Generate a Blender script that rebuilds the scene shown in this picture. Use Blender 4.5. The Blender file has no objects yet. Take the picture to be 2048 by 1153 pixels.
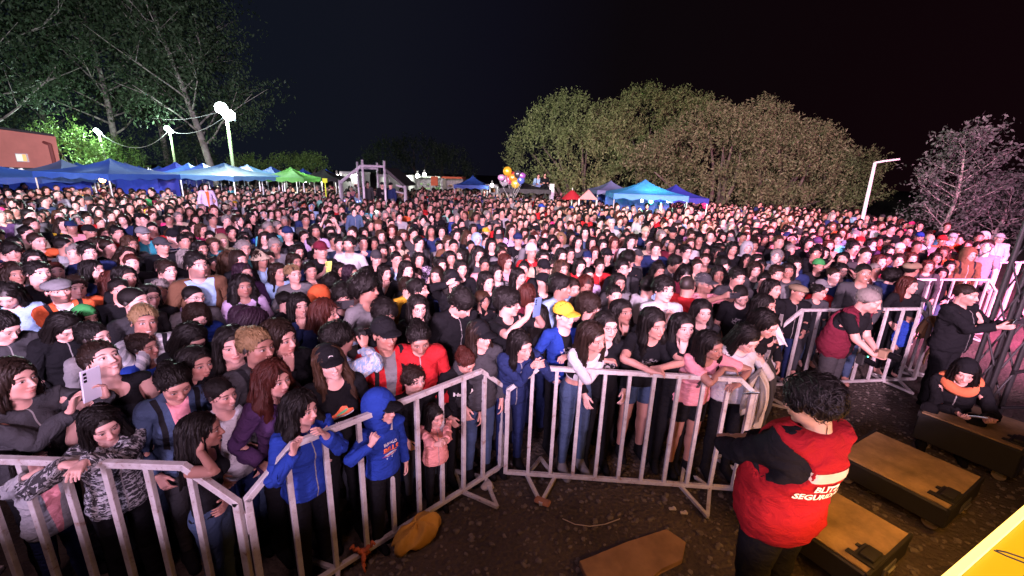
import bpy, bmesh, math, random
import numpy as np
from mathutils import Vector, Matrix
from mathutils.bvhtree import BVHTree
rad = math.radians
rnd = random.Random(7)
SC = bpy.context.scene
COL = SC.collection

# ------------------------------------------------------------------ camera
CAM_H, CAM_F, TILT, ROLL = 2.75, 834.0, rad(15.2), rad(2.03)
cam_d = bpy.data.cameras.new('camera'); cam = bpy.data.objects.new('camera', cam_d); COL.objects.link(cam)
cam_d.sensor_width = 36.0; cam_d.lens = CAM_F / 2048 * 36.0; cam_d.clip_start = 0.05; cam_d.clip_end = 2000
CAM_M = Matrix.Rotation(math.pi / 2 - TILT, 3, 'X') @ Matrix.Rotation(ROLL, 3, 'Z')
cam.matrix_world = Matrix.Translation((0, 0, CAM_H)) @ CAM_M.to_4x4()
SC.camera = cam
def ray(px, py): return CAM_M @ Vector(((px - 1024) / CAM_F, -(py - 576.5) / CAM_F, -1))
def at(px, py, z=0.0):
    d = ray(px, py); t = (z - CAM_H) / d.z
    return Vector((d.x * t, d.y * t, z))
def atd(px, py, Y):
    d = ray(px, py); t = Y / d.y
    return Vector((d.x * t, Y, CAM_H + d.z * t))

# ------------------------------------------------------------------ night sky
W = bpy.data.worlds.new('World'); SC.world = W; W.use_nodes = True
wn, wl = W.node_tree.nodes, W.node_tree.links
bg = wn['Background']
tc = wn.new('ShaderNodeTexCoord'); sx = wn.new('ShaderNodeSeparateXYZ'); wl.new(tc.outputs['Generated'], sx.inputs[0])
mr = wn.new('ShaderNodeMapRange'); mr.inputs[1].default_value = -0.75; mr.inputs[2].default_value = 0.8
wl.new(sx.outputs['X'], mr.inputs[0])
cr = wn.new('ShaderNodeValToRGB'); wl.new(mr.outputs[0], cr.inputs[0])
el = cr.color_ramp.elements
el[0].position = 0.0; el[0].color = (0.0050, 0.0075, 0.014, 1)
el[1].position = 1.0; el[1].color = (0.0052, 0.0014, 0.0025, 1)
for p, c in ((0.30, (0.0055, 0.0062, 0.0115, 1)), (0.45, (0.0042, 0.0040, 0.0085, 1)), (0.62, (0.0032, 0.0020, 0.0030, 1)), (0.85, (0.0040, 0.0013, 0.0022, 1))):
    e = el.new(p); e.color = c
wl.new(cr.outputs[0], bg.inputs['Color']); bg.inputs['Strength'].default_value = 1.0

# ------------------------------------------------------------------ stage rig lamps above and behind the camera, plus an added pit fill
def spot(name, loc, to, power, color, deg, size=0.25, blend=0.5):
    L = bpy.data.lights.new(name, 'SPOT'); L.energy = power; L.color = color
    L.spot_size = rad(deg); L.spot_blend = blend; L.shadow_soft_size = size
    o = bpy.data.objects.new(name, L); COL.objects.link(o); o.location = loc
    o.rotation_euler = (Vector(to) - Vector(loc)).to_track_quat('-Z', 'Y').to_euler()
    return o
spot('stage_and_fill_spot', (-5.0, -6.5, 4.6), (-4, 9, 1.0), 4100, (.90, .64, 1.0), 88, 0.8)
spot('stage_and_fill_spot', (4.5, -6.5, 4.6), (3, 12, 1.0), 4300, (1.0, 0.62, 0.86), 88, 0.8)
for sx_, pw_, cl_ in ((-19, 30000, (.93, .66, .98)), (0, 36000, (1.0, .64, .90)), (18, 32000, (1.0, .60, .84))):
    spot('stage_and_fill_spot', (sx_ * -.12, -7.0, 5.4), (sx_, 24, 2.0), pw_, cl_, 38, 0.4, .75)
spot('stage_and_fill_spot', (9.0, -2.5, 5.6), (11, 13, 1.0), 36000, (1.0, 0.27, 0.56), 52, 0.25)
spot('stage_and_fill_spot', (9.5, 0.5, 5.2), (11.4, 8.4, 0.0), 30000, (1.0, 0.09, 0.34), 30, 0.15, 0.35)
spot('stage_and_fill_spot', (-9, -7.0, 8.5), (13, 30, 10.0), 62000, (1.0, 0.90, 0.74), 46, 0.35)
spot('stage_and_fill_spot', (-5, -7.0, 6.5), (-26, 30, 3.5), 46000, (0.95, 0.86, 0.95), 44, 0.4)
spot('stage_and_fill_spot', (-1.5, -1.0, 6.2), (-.5, 3.2, 0.0), 380, (1.0, 0.55, 0.62), 85, 0.5)  # weak fill added to brighten the shadowed pit and lower fence bars
SC.view_settings.view_transform = 'Standard'; SC.view_settings.look = 'None'
SC.view_settings.exposure = 0.0; SC.view_settings.gamma = 1.0
SC.cycles.use_denoising = True
SC.cycles.max_bounces = 4; SC.cycles.diffuse_bounces = 2; SC.cycles.glossy_bounces = 2

# ------------------------------------------------------------------ materials
def new_mat(name):
    m = bpy.data.materials.new(name); m.use_nodes = True
    nt = m.node_tree; b = nt.nodes['Principled BSDF']
    return m, nt, nt.nodes, nt.links, b
class G:
    """tiny node-graph helper"""
    def __init__(s, nt): s.nt = nt; s.n = nt.nodes; s.l = nt.links
    def _set(s, sock, v):
        if isinstance(v, bpy.types.NodeSocket): s.l.new(v, sock)
        elif v is not None: sock.default_value = v
    def m(s, op, a=None, b=None, c=None, clamp=False):
        x = s.n.new('ShaderNodeMath'); x.operation = op; x.use_clamp = clamp
        for i, v in enumerate((a, b, c)):
            if v is not None: s._set(x.inputs[i], v)
        return x.outputs[0]
    def mix(s, f, a, b, bt='MIX'):
        x = s.n.new('ShaderNodeMix'); x.data_type = 'RGBA'; x.blend_type = bt
        s._set(x.inputs[0], f)
        for i, v in ((6, a), (7, b)):
            if isinstance(v, (tuple, list)) and len(v) == 3: v = (*v, 1)
            s._set(x.inputs[i], v)
        return x.outputs[2]
    def xyz(s, v):
        x = s.n.new('ShaderNodeSeparateXYZ'); s.l.new(v, x.inputs[0]); return x.outputs
    def geo(s, name, kind='GEOMETRY'):
        x = s.n.new('ShaderNodeAttribute'); x.attribute_type = kind; x.attribute_name = name; return x
    def noise(s, vec, scale, detail=3, rough=0.5, dist=0.0):
        x = s.n.new('ShaderNodeTexNoise'); x.inputs['Scale'].default_value = scale; x.inputs['Detail'].default_value = detail
        x.inputs['Roughness'].default_value = rough; x.inputs['Distortion'].default_value = dist
        if vec is not None: s.l.new(vec, x.inputs['Vector'])
        return x.outputs['Fac']
    def vmul(s, v, t):
        x = s.n.new('ShaderNodeVectorMath'); x.operation = 'MULTIPLY'; s.l.new(v, x.inputs[0]); x.inputs[1].default_value = t; return x.outputs[0]
    def ramp(s, f, *stops):
        x = s.n.new('ShaderNodeValToRGB'); s.l.new(f, x.inputs[0]); e = x.color_ramp.elements
        e[0].position, e[0].color = stops[0][0], (*stops[0][1], 1); e[1].position, e[1].color = stops[-1][0], (*stops[-1][1], 1)
        for p, c in stops[1:-1]:
            k = e.new(p); k.color = (*c, 1)
        return x.outputs[0]
    def bump(s, h, strength, dist=0.01):
        x = s.n.new('ShaderNodeBump'); x.inputs['Strength'].default_value = strength; x.inputs['Distance'].default_value = dist
        s.l.new(h, x.inputs['Height']); return x.outputs[0]
    def ell(s, x, z, cx, cz, rx, rz, soft=0.25):
        """soft mask, 1 inside the ellipse"""
        a = s.m('POWER', s.m('DIVIDE', s.m('SUBTRACT', x, cx), rx), 2.0)
        b = s.m('POWER', s.m('DIVIDE', s.m('SUBTRACT', z, cz), rz), 2.0)
        r = s.m('SQRT', s.m('ADD', a, b))
        return s.m('DIVIDE', s.m('SUBTRACT', 1 + soft / 2, r), soft, clamp=True)

def simple(name, col, rough=0.6, metal=0.0, noise=0.0, nscale=6.0, bump=0.0, bscale=40.0, emit=None, es=0.0, spec=None, coord='Object'):
    m, nt, n, l, b = new_mat(name); g = G(nt)
    b.inputs['Base Color'].default_value = (*col, 1); b.inputs['Roughness'].default_value = rough; b.inputs['Metallic'].default_value = metal
    if spec is not None: b.inputs['Specular IOR Level'].default_value = spec
    t = n.new('ShaderNodeTexCoord')
    if noise:
        f = g.noise(t.outputs[coord], nscale, 5, 0.6)
        c = g.ramp(f, (0.3, tuple(x * (1 - noise) for x in col)), (0.7, tuple(min(1, x * (1 + noise * 0.6)) for x in col)))
        l.new(c, b.inputs['Base Color'])
    if bump:
        l.new(g.bump(g.noise(t.outputs[coord], bscale, 4), bump), b.inputs['Normal'])
    if emit: b.inputs['Emission Color'].default_value = (*emit, 1); b.inputs['Emission Strength'].default_value = es
    return m

def skin_mat(kind):
    m, nt, n, l, b = new_mat('skin_' + kind.lower()); g = G(nt)
    at_ = g.geo('skin', kind); base = at_.outputs['Color']
    P = g.geo('rest').outputs['Vector']; X, Y, Z = g.xyz(P)
    ax = g.m('ABSOLUTE', X); z = g.m('SUBTRACT', Z, 1.64)
    front = g.m('LESS_THAN', Y, -0.045)
    face = g.m('MULTIPLY', front, g.m('GREATER_THAN', z, -0.115))
    nz = g.noise(P, 18, 4)
    c = g.mix(g.m('MULTIPLY', nz, 0.35), base, (0.62, 0.40, 0.33), 'MULTIPLY')
    c = g.mix(0.25, c, base)
    # cheeks, nose tip and lips a little redder
    ck = g.ell(ax, z, 0.036, -0.034, 0.026, 0.022, 1.4)
    c = g.mix(g.m('MULTIPLY', g.m('MULTIPLY', ck, face), 0.45), c, g.mix(1.0, base, (1.0, 0.62, 0.58), 'MULTIPLY'))
    sm = g.geo('smile', kind).outputs['Fac']; zs = g.m('SUBTRACT', z, g.m('MULTIPLY', sm, g.m('MULTIPLY', g.m('MULTIPLY', ax, ax), 9.0)))
    lip = g.ell(ax, zs, 0.0, -0.066, 0.0245, 0.0105, 0.5)
    c = g.mix(g.m('MULTIPLY', g.m('MULTIPLY', lip, face), 0.85), c, g.mix(1.0, base, (0.86, 0.50, 0.50), 'MULTIPLY'))
    ml = g.ell(ax, zs, 0.0, -0.0645, 0.025, 0.0016, 0.8)
    c = g.mix(g.m('MULTIPLY', g.m('MULTIPLY', ml, face), 0.8), c, (0.06, 0.02, 0.02))
    te = g.m('MULTIPLY', g.ell(ax, zs, 0.0, -0.0655, 0.0185, 0.0046, 0.4), g.m('GREATER_THAN', sm, 0.6))
    c = g.mix(g.m('MULTIPLY', g.m('MULTIPLY', te, face), 0.9), c, (.55, .50, .47))
    # beard shadow where the person has one
    bd = g.geo('beard', kind).outputs['Fac']
    jaw = g.m('MULTIPLY', g.m('SUBTRACT', -2.6, g.m('MULTIPLY', g.m('SUBTRACT', z, g.m('MULTIPLY', ax, .45)), 60.0), clamp=True), g.m('LESS_THAN', Y, 0.01))
    jaw = g.m('MULTIPLY', jaw, g.m('GREATER_THAN', z, -0.125))
    jaw = g.m('MULTIPLY', jaw, g.m('SUBTRACT', 1.0, lip))
    c = g.mix(g.m('MULTIPLY', g.m('MULTIPLY', jaw, bd), g.m('ADD', 0.55, g.m('MULTIPLY', nz, 0.5))), c, (0.035, 0.022, 0.018))
    # brows
    dz = g.m('SUBTRACT', z, g.m('MULTIPLY', g.m('SUBTRACT', 0.033, g.m('ABSOLUTE', g.m('SUBTRACT', ax, 0.033))), 0.22))
    br = g.ell(ax, dz, 0.033, 0.0185, 0.0205, 0.0046, 0.7)
    c = g.mix(g.m('MULTIPLY', g.m('MULTIPLY', br, face), 0.85), c, (0.02, 0.013, 0.01))
    # lids, whites, iris
    lid = g.ell(ax, z, 0.0315, 0.0025, 0.0185, 0.0098, 0.45)
    c = g.mix(g.m('MULTIPLY', g.m('MULTIPLY', lid, face), 0.75), c, g.mix(1.0, base, (0.16, 0.10, 0.09), 'MULTIPLY'))
    ew = g.ell(ax, z, 0.0315, 0.0000, 0.0140, 0.0048, 0.35)
    c = g.mix(g.m('MULTIPLY', ew, face), c, (0.50, 0.46, 0.45))
    ir = g.m('MULTIPLY', g.ell(ax, z, 0.0315, 0.0012, 0.0070, 0.0070, 0.3), ew)
    c = g.mix(g.m('MULTIPLY', ir, face), c, (0.018, 0.010, 0.007))
    no = g.ell(ax, z, 0.0085, -0.0415, 0.0045, 0.003, 0.8)
    c = g.mix(g.m('MULTIPLY', g.m('MULTIPLY', no, face), 0.6), c, (0.10, 0.03, 0.025))
    # scalp under the hair
    sc_ = g.m('MULTIPLY', g.m('GREATER_THAN', g.m('ADD', z, g.m('MULTIPLY', Y, 0.9)), -0.012), g.m('GREATER_THAN', z, -0.02))
    sc_ = g.m('MULTIPLY', sc_, g.m('SUBTRACT', 1.0, g.geo('bald', kind).outputs['Fac']))
    c = g.mix(g.m('MULTIPLY', sc_, g.m('GREATER_THAN', Y, -0.086)), c, (0.02, 0.014, 0.012))
    l.new(c, b.inputs['Base Color'])
    rg = g.m('SUBTRACT', 0.5, g.m('MULTIPLY', g.m('MULTIPLY', ew, face), 0.35)); l.new(rg, b.inputs['Roughness'])
    b.inputs['Specular IOR Level'].default_value = 0.35
    b.inputs['Subsurface Weight'].default_value = 0.0
    l.new(g.bump(g.noise(P, 160, 2), 0.12, 0.002), b.inputs['Normal'])
    return m
def hair_mat(kind):
    m, nt, n, l, b = new_mat('hair_' + kind.lower()); g = G(nt)
    base = g.geo('hair', kind).outputs['Color']
    P = g.geo('rest').outputs['Vector']
    st = g.noise(g.vmul(P, (260, 260, 9)), 1.0, 3, 0.6, 0.4)
    c = g.mix(g.m('MULTIPLY', st, 0.9), g.mix(1.0, base, (0.45, 0.42, 0.4), 'MULTIPLY'), g.mix(1.0, base, (1.7, 1.6, 1.5), 'MULTIPLY'))
    l.new(c, b.inputs['Base Color']); b.inputs['Roughness'].default_value = 0.48
    b.inputs['Specular IOR Level'].default_value = 0.16
    l.new(g.bump(st, 0.8, 0.006), b.inputs['Normal'])
    return m
def cloth_mat(kind):
    m, nt, n, l, b = new_mat('cloth_' + kind.lower()); g = G(nt)
    base = g.geo('tint', kind).outputs['Color']
    P = g.geo('rest').outputs['Vector']; X, Y, Z = g.xyz(P)
    nz = g.noise(P, 7, 4, 0.6); wv = g.noise(P, 320, 1)
    c = g.mix(g.m('MULTIPLY', nz, 0.5), base, g.mix(1.0, base, (0.55, 0.55, 0.58), 'MULTIPLY'))
    if kind == 'OBJECT':
        in_ = g.geo('inner', kind); w = g.geo('inner_w', kind).outputs['Fac']
        wz = g.m('MULTIPLY', w, g.m('MAXIMUM', 0.2, g.m('ADD', 0.35, g.m('MULTIPLY', g.m('SUBTRACT', Z, 0.9), 1.5))))
        msk = g.m('MULTIPLY', g.m('LESS_THAN', g.m('ABSOLUTE', X), wz), g.m('LESS_THAN', Y, -0.02))
        c = g.mix(msk, c, in_.outputs['Color'])
        # print pattern: 1 = horizontal stripes, 2 = blotches, 3 = scattered dark sprigs
        pt = g.geo('pattern', kind).outputs['Fac']; pc = g.geo('pcol', kind).outputs['Color']
        s1 = g.m('MULTIPLY', g.m('COMPARE', pt, 1.0, 0.1), g.m('GREATER_THAN', g.m('SINE', g.m('MULTIPLY', Z, 130.0)), 0.1))
        s2 = g.m('MULTIPLY', g.m('COMPARE', pt, 2.0, 0.1), g.m('GREATER_THAN', g.noise(g.vmul(P, (22, 22, 48)), 1.0, 3, 0.6, 1.2), 0.52))
        s3 = g.m('MULTIPLY', g.m('COMPARE', pt, 3.0, 0.1), g.m('GREATER_THAN', g.noise(g.vmul(P, (38, 38, 38)), 1.0, 5, 0.75, 2.0), 0.62))
        s = g.m('MAXIMUM', s1, g.m('MAXIMUM', s2, s3))
        c = g.mix(s, c, pc)
        fr = g.m('LESS_THAN', Y, -0.02); ax = g.m('ABSOLUTE', X)
        c = g.mix(g.m('MULTIPLY', g.m('MULTIPLY', g.geo('zip', kind).outputs['Fac'], fr), g.m('LESS_THAN', ax, .0045)), c, (.22, .21, .21))
        st = g.m('MULTIPLY', g.m('COMPARE', ax, .115, .017), g.m('GREATER_THAN', Z, 1.12))
        c = g.mix(g.m('MULTIPLY', g.m('MULTIPLY', g.geo('strap', kind).outputs['Fac'], st), g.m('LESS_THAN', Y, .03)), c, (.012, .012, .014))
        vm = n.new('ShaderNodeVectorMath'); vm.operation = 'ADD'; l.new(P, vm.inputs[0]); cx = n.new('ShaderNodeCombineXYZ'); l.new(g.geo('mseed', kind).outputs['Fac'], cx.inputs[1]); l.new(cx.outputs[0], vm.inputs[1])
        mo = g.m('MULTIPLY', g.ell(X, Z, 0.0, 1.27, .085, .055, .2), g.m('GREATER_THAN', g.noise(vm.outputs[0], 38, 2), .52))
        c = g.mix(g.m('MULTIPLY', g.m('MULTIPLY', g.geo('motif', kind).outputs['Fac'], fr), g.m('MULTIPLY', mo, .8)), c, (.38, .34, .34))
    l.new(c, b.inputs['Base Color']); b.inputs['Roughness'].default_value = 0.95; b.inputs['Specular IOR Level'].default_value = 0.07
    hh = g.m('ADD', g.m('MULTIPLY', g.noise(g.vmul(P, (9, 9, 16)), 1.0, 4, 0.55, 1.5), 1.0), g.m('MULTIPLY', wv, 0.03))
    l.new(g.bump(hh, 0.6, 0.03), b.inputs['Normal'])
    return m
SKIN, HAIR, CLOTH = skin_mat('OBJECT'), hair_mat('OBJECT'), cloth_mat('OBJECT')
SKIN_G, HAIR_G, CLOTH_G = skin_mat('GEOMETRY'), hair_mat('GEOMETRY'), cloth_mat('GEOMETRY')
GLASS_FRAME = simple('spectacle_frame', (0.02, 0.02, 0.022), 0.3)

# ------------------------------------------------------------------ implicit bodies
class Field:
    def __init__(s, xs, ys, zs):
        s.x, s.y, s.z = xs, ys, zs
        s.v = np.full((len(xs), len(ys), len(zs)), 1.0, np.float32)
    def win(s, lo, hi):
        a = [max(0, np.searchsorted(g, l) - 1) for g, l in zip((s.x, s.y, s.z), lo)]
        b = [min(len(g), np.searchsorted(g, h) + 1) for g, h in zip((s.x, s.y, s.z), hi)]
        sl = tuple(slice(i, j) for i, j in zip(a, b))
        X = s.x[sl[0]][:, None, None]; Y = s.y[sl[1]][None, :, None]; Z = s.z[sl[2]][None, None, :]
        return sl, X, Y, Z
    def put(s, sl, d, k, mode):
        o = s.v[sl]
        if mode == 'add':
            if k > 0:
                h = np.clip(0.5 + 0.5 * (o - d) / k, 0, 1); s.v[sl] = o * (1 - h) + d * h - k * h * (1 - h)
            else: s.v[sl] = np.minimum(o, d)
        else:
            d = -d
            if k > 0:
                h = np.clip(0.5 - 0.5 * (o - d) / k, 0, 1); s.v[sl] = o * (1 - h) + d * h + k * h * (1 - h)
            else: s.v[sl] = np.maximum(o, d)
    def ell(s, c, r, k=0.02, mode='add', rot=0.0):
        R = max(r) + k + 0.03
        sl, X, Y, Z = s.win([q - R for q in c], [q + R for q in c])
        x, y, z = X - c[0], Y - c[1], Z - c[2]
        if rot: x, z = x * math.cos(rot) + z * math.sin(rot), -x * math.sin(rot) + z * math.cos(rot)
        k0 = np.sqrt((x / r[0])**2 + (y / r[1])**2 + (z / r[2])**2); k1 = np.sqrt((x / r[0]**2)**2 + (y / r[1]**2)**2 + (z / r[2]**2)**2)
        s.put(sl, k0 * (k0 - 1) / np.maximum(k1, 1e-6), k, mode)
    def cap(s, a, b, ra, rb, k=0.02, mode='add', sy=1.0, sx=1.0):
        R = max(ra, rb) * max(sy, sx, 1) + k + 0.03
        sl, X, Y, Z = s.win([min(p, q) - R for p, q in zip(a, b)], [max(p, q) + R for p, q in zip(a, b)])
        dx, dy, dz = [q - p for p, q in zip(a, b)]
        L = dx * dx + dy * dy + dz * dz + 1e-9
        t = np.clip(((X - a[0]) * dx + (Y - a[1]) * dy + (Z - a[2]) * dz) / L, 0, 1)
        d = np.sqrt(((X - a[0] - t * dx) / sx)**2 + ((Y - a[1] - t * dy) / sy)**2 + (Z - a[2] - t * dz)**2) - (ra + (rb - ra) * t)
        s.put(sl, d * min(1, sy, sx), k, mode)

def nets(F, mirror=True):
    """surface nets on a rectilinear grid; returns verts, quads"""
    V, xs, ys, zs = F.v, F.x, F.y, F.z
    if mirror:
        V = np.concatenate([V[:0:-1], V], 0); xs = np.concatenate([-xs[:0:-1], xs])
    V = np.pad(V, 1, constant_values=1.0)
    ext = lambda g: np.concatenate([[2 * g[0] - g[1]], g, [2 * g[-1] - g[-2]]])
    xs, ys, zs = ext(xs), ext(ys), ext(zs)
    S = V < 0
    c = sum(S[i:S.shape[0] - 1 + i, j:S.shape[1] - 1 + j, k:S.shape[2] - 1 + k].astype(np.int8) for i in (0, 1) for j in (0, 1) for k in (0, 1))
    act = np.argwhere((c > 0) & (c < 8)); idx = np.full(c.shape, -1, np.int64); idx[tuple(act.T)] = np.arange(len(act))
    I, J, K = act.T
    P = np.zeros((len(act), 3)); N = np.zeros(len(act))
    crn = [(i, j, k) for i in (0, 1) for j in (0, 1) for k in (0, 1)]
    for a in crn:
        for ax in range(3):
            if a[ax]: continue
            b = list(a); b[ax] = 1
            va = V[I + a[0], J + a[1], K + a[2]]; vb = V[I + b[0], J + b[1], K + b[2]]
            m = (va < 0) != (vb < 0); t = np.where(m, va / np.where(va - vb == 0, 1, va - vb), 0)
            pa = np.stack([xs[I + a[0]], ys[J + a[1]], zs[K + a[2]]], 1); pb = np.stack([xs[I + b[0]], ys[J + b[1]], zs[K + b[2]]], 1)
            P += np.where(m[:, None], pa + (pb - pa) * t[:, None], 0); N += m
    P /= N[:, None]
    Q = []
    for ax in range(3):
        lo = [slice(1, n - 1) for n in V.shape]; A = list(lo); B = list(lo); A[ax] = slice(0, V.shape[ax] - 1); B[ax] = slice(1, V.shape[ax])
        sa, sb = S[tuple(A)], S[tuple(B)]
        for flip in (False, True):
            e = np.argwhere((sa & ~sb) if not flip else (~sa & sb))
            off = np.ones(3, int); off[ax] = 0; e = e + off
            u, w = [q for q in range(3) if q != ax]
            def cell(du, dw):
                f = e.copy(); f[:, u] -= du; f[:, w] -= dw; return idx[tuple(f.T)]
            q = np.stack([cell(1, 1), cell(0, 1), cell(0, 0), cell(1, 0)], 1)
            if flip != (ax == 1): q = q[:, ::-1]
            Q.append(q)
    return P, np.concatenate(Q)

def mesh_of(P, Q, name='m'):
    me = bpy.data.meshes.new(name); n, f = len(P), len(Q); k = Q.shape[1]
    me.vertices.add(n); me.vertices.foreach_set('co', np.asarray(P, np.float32).ravel())
    me.loops.add(f * k); me.loops.foreach_set('vertex_index', np.asarray(Q, np.int32).ravel())
    me.polygons.add(f); me.polygons.foreach_set('loop_start', np.arange(0, f * k, k, dtype=np.int32))
    me.polygons.foreach_set('use_smooth', np.ones(f, bool))
    me.update(calc_edges=True); return me
def decimate(me, target):
    o = bpy.data.objects.new('tmp', me); COL.objects.link(o)
    t = o.modifiers.new('t', 'TRIANGULATE'); d = o.modifiers.new('d', 'DECIMATE'); d.ratio = min(1.0, target / (len(me.polygons) * 2.0))
    dg = bpy.context.evaluated_depsgraph_get(); e = o.evaluated_get(dg)
    r = bpy.data.meshes.new_from_object(e, depsgraph=dg); bpy.data.objects.remove(o); return r
def co_of(me):
    a = np.empty(len(me.vertices) * 3, np.float32); me.vertices.foreach_get('co', a); return a.reshape(-1, 3)

ST = random.Random(3)
_dirs = [(np.array([ST.gauss(0, 1) for _ in range(3)]), ST.uniform(0, 6.28)) for _ in range(24)]
def wob(X, Y, Z, f, n=8, o=0, sc=(1, 1, 1)):
    r = 0
    for d, p in _dirs[o:o + n]: r = r + np.sin((X * d[0] * sc[0] + Y * d[1] * sc[1] + Z * d[2] * sc[2]) * f + p * 3)
    return r / n

# joints of the rest pose (A-pose, faces -Y, 1.75 m)
D0 = np.array([.7071, 0, -.7071])
SH = np.array([.17, .012, 1.425]); EL = SH + D0 * .285; WR = EL + D0 * .255; KN = WR + D0 * .088; FT = KN + D0 * .045
BONES = {  # name: (parent, head, tail, radius)
 'pelvis': (None, (0, .01, .93), (0, .01, 1.02), .13), 'spine': ('pelvis', (0, .01, 1.04), (0, .01, 1.18), .13),
 'chest': ('spine', (0, .01, 1.20), (0, .015, 1.42), .135), 'neck': ('chest', (0, .025, 1.46), (0, .015, 1.52), .055),
 'head': ('neck', (0, .01, 1.545), (0, 0, 1.70), .085)}
for s_, sg in (('L', 1), ('R', -1)):
    f = lambda p: (p[0] * sg, p[1], p[2])
    BONES['uarm' + s_] = ('chest', f(SH), f(EL), .05); BONES['farm' + s_] = ('uarm' + s_, f(EL), f(WR), .04)
    BONES['hand' + s_] = ('farm' + s_, f(WR), f(KN), .045); BONES['fa' + s_] = ('hand' + s_, f(KN + D0 * .004), f(FT), .035)
    BONES['fb' + s_] = ('fa' + s_, f(FT), f(FT + D0 * .05), .03)
    BONES['thigh' + s_] = ('pelvis', (.092 * sg, .01, .90), (.10 * sg, 0, .50), .085)
    BONES['shin' + s_] = ('thigh' + s_, (.10 * sg, 0, .49), (.105 * sg, .02, .09), .055)
    BONES['foot' + s_] = ('shin' + s_, (.105 * sg, .02, .08), (.115 * sg, -.15, .03), .05)
BN = list(BONES)
def seg_d(P, a, b):
    a, b = np.array(a), np.array(b); ab = b - a; t = np.clip(((P - a) @ ab) / (ab @ ab), 0, 1)
    return np.linalg.norm(P - a - t[:, None] * ab, axis=1)
def weights(P, kind='body'):
    P = P.astype(np.float64); Wt = np.zeros((len(P), len(BN)))
    for i, b in enumerate(BN):
        _, a, t, r = BONES[b]; Wt[:, i] = (1 / (seg_d(P, a, t) / r + .06))**(7 if b[:2] not in ('fa', 'fb') else 9)
        if b.endswith('L'): Wt[P[:, 0] < -.005, i] *= 0
        if b.endswith('R'): Wt[P[:, 0] > .005, i] *= 0
    hi = BN.index('head'); nk = BN.index('neck'); ch = BN.index('chest')
    hz = np.clip((P[:, 2] - 1.495) / .05 + (-(P[:, 1]) - .03) * 6 * (P[:, 2] > 1.5), 0, 1)
    near = np.linalg.norm(P[:, :2], axis=1) < .2
    m = near & (P[:, 2] > 1.47)
    Wt[m] /= Wt[m].sum(1, keepdims=True)
    Wt[m] *= (1 - hz[m])[:, None]; Wt[m, hi] += hz[m]
    thumb = (P[:, 1] < -.028) & (np.abs(P[:, 0]) > .5)
    for s_ in 'LR':
        a, b = BN.index('fa' + s_), BN.index('fb' + s_); h = BN.index('hand' + s_)
        Wt[thumb, h] += Wt[thumb, a] + Wt[thumb, b]; Wt[thumb, a] = 0; Wt[thumb, b] = 0
    if kind == 'hair':
        Wt[:] = 0; k = np.clip((1.52 - P[:, 2]) / .28, 0, 1) * .75; Wt[:, hi] = 1 - k; Wt[:, ch] = k
    if kind == 'head': Wt[:] = 0; Wt[:, hi] = 1
    return Wt / Wt.sum(1, keepdims=True)

def grid(parts):
    g = []
    for a, b, n in parts: g.append(np.arange(a, b - 1e-6, n))
    return np.unique(np.round(np.concatenate(g), 5))
HC = np.array([0, 0, 1.64])
def head_prims(F, fem):
    c = lambda x, y, z: (x, y, z + 1.64)
    F.ell(c(0, .018, .032), (.0765, .094, .087), 0)
    F.ell(c(0, -.030, -.030), (.059, .060, .083), .03)
    F.ell(c(0, -.066, -.098), (.020, .018, .016), .03)
    F.ell(c(.043, -.012, -.066), (.017 if fem else .021, .035, .025), .03)
    F.ell(c(.036, -.058, -.022), (.024, .024, .022), .025)
    F.ell(c(0, -.074, .030), (.052, .018, .020), .02)
    F.ell(c(.0315, -.104, .002), (.0195, .0165, .0125), .012, 'sub')
    F.ell(c(.0315, -.0775, .001), (.0155, .0125, .0125), .004)
    F.cap(c(0, -.086, .010), c(0, -.110, -.034), .0075, .0105, .012)
    F.ell(c(.0115, -.098, -.037), (.0085, .0095, .0075), .006)
    F.ell(c(0, -.0885, -.0585), (.024, .011, .0062), .006)
    F.ell(c(0, -.0865, -.0705), (.020, .0105, .0068), .005)
    F.ell(c(.078, .012, -.004), (.008, .019, .030), .006)
    F.cap(c(0, .020, -.06), (0, .028, 1.43), .050 if fem else .058, .056 if fem else .064, .02)
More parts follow.
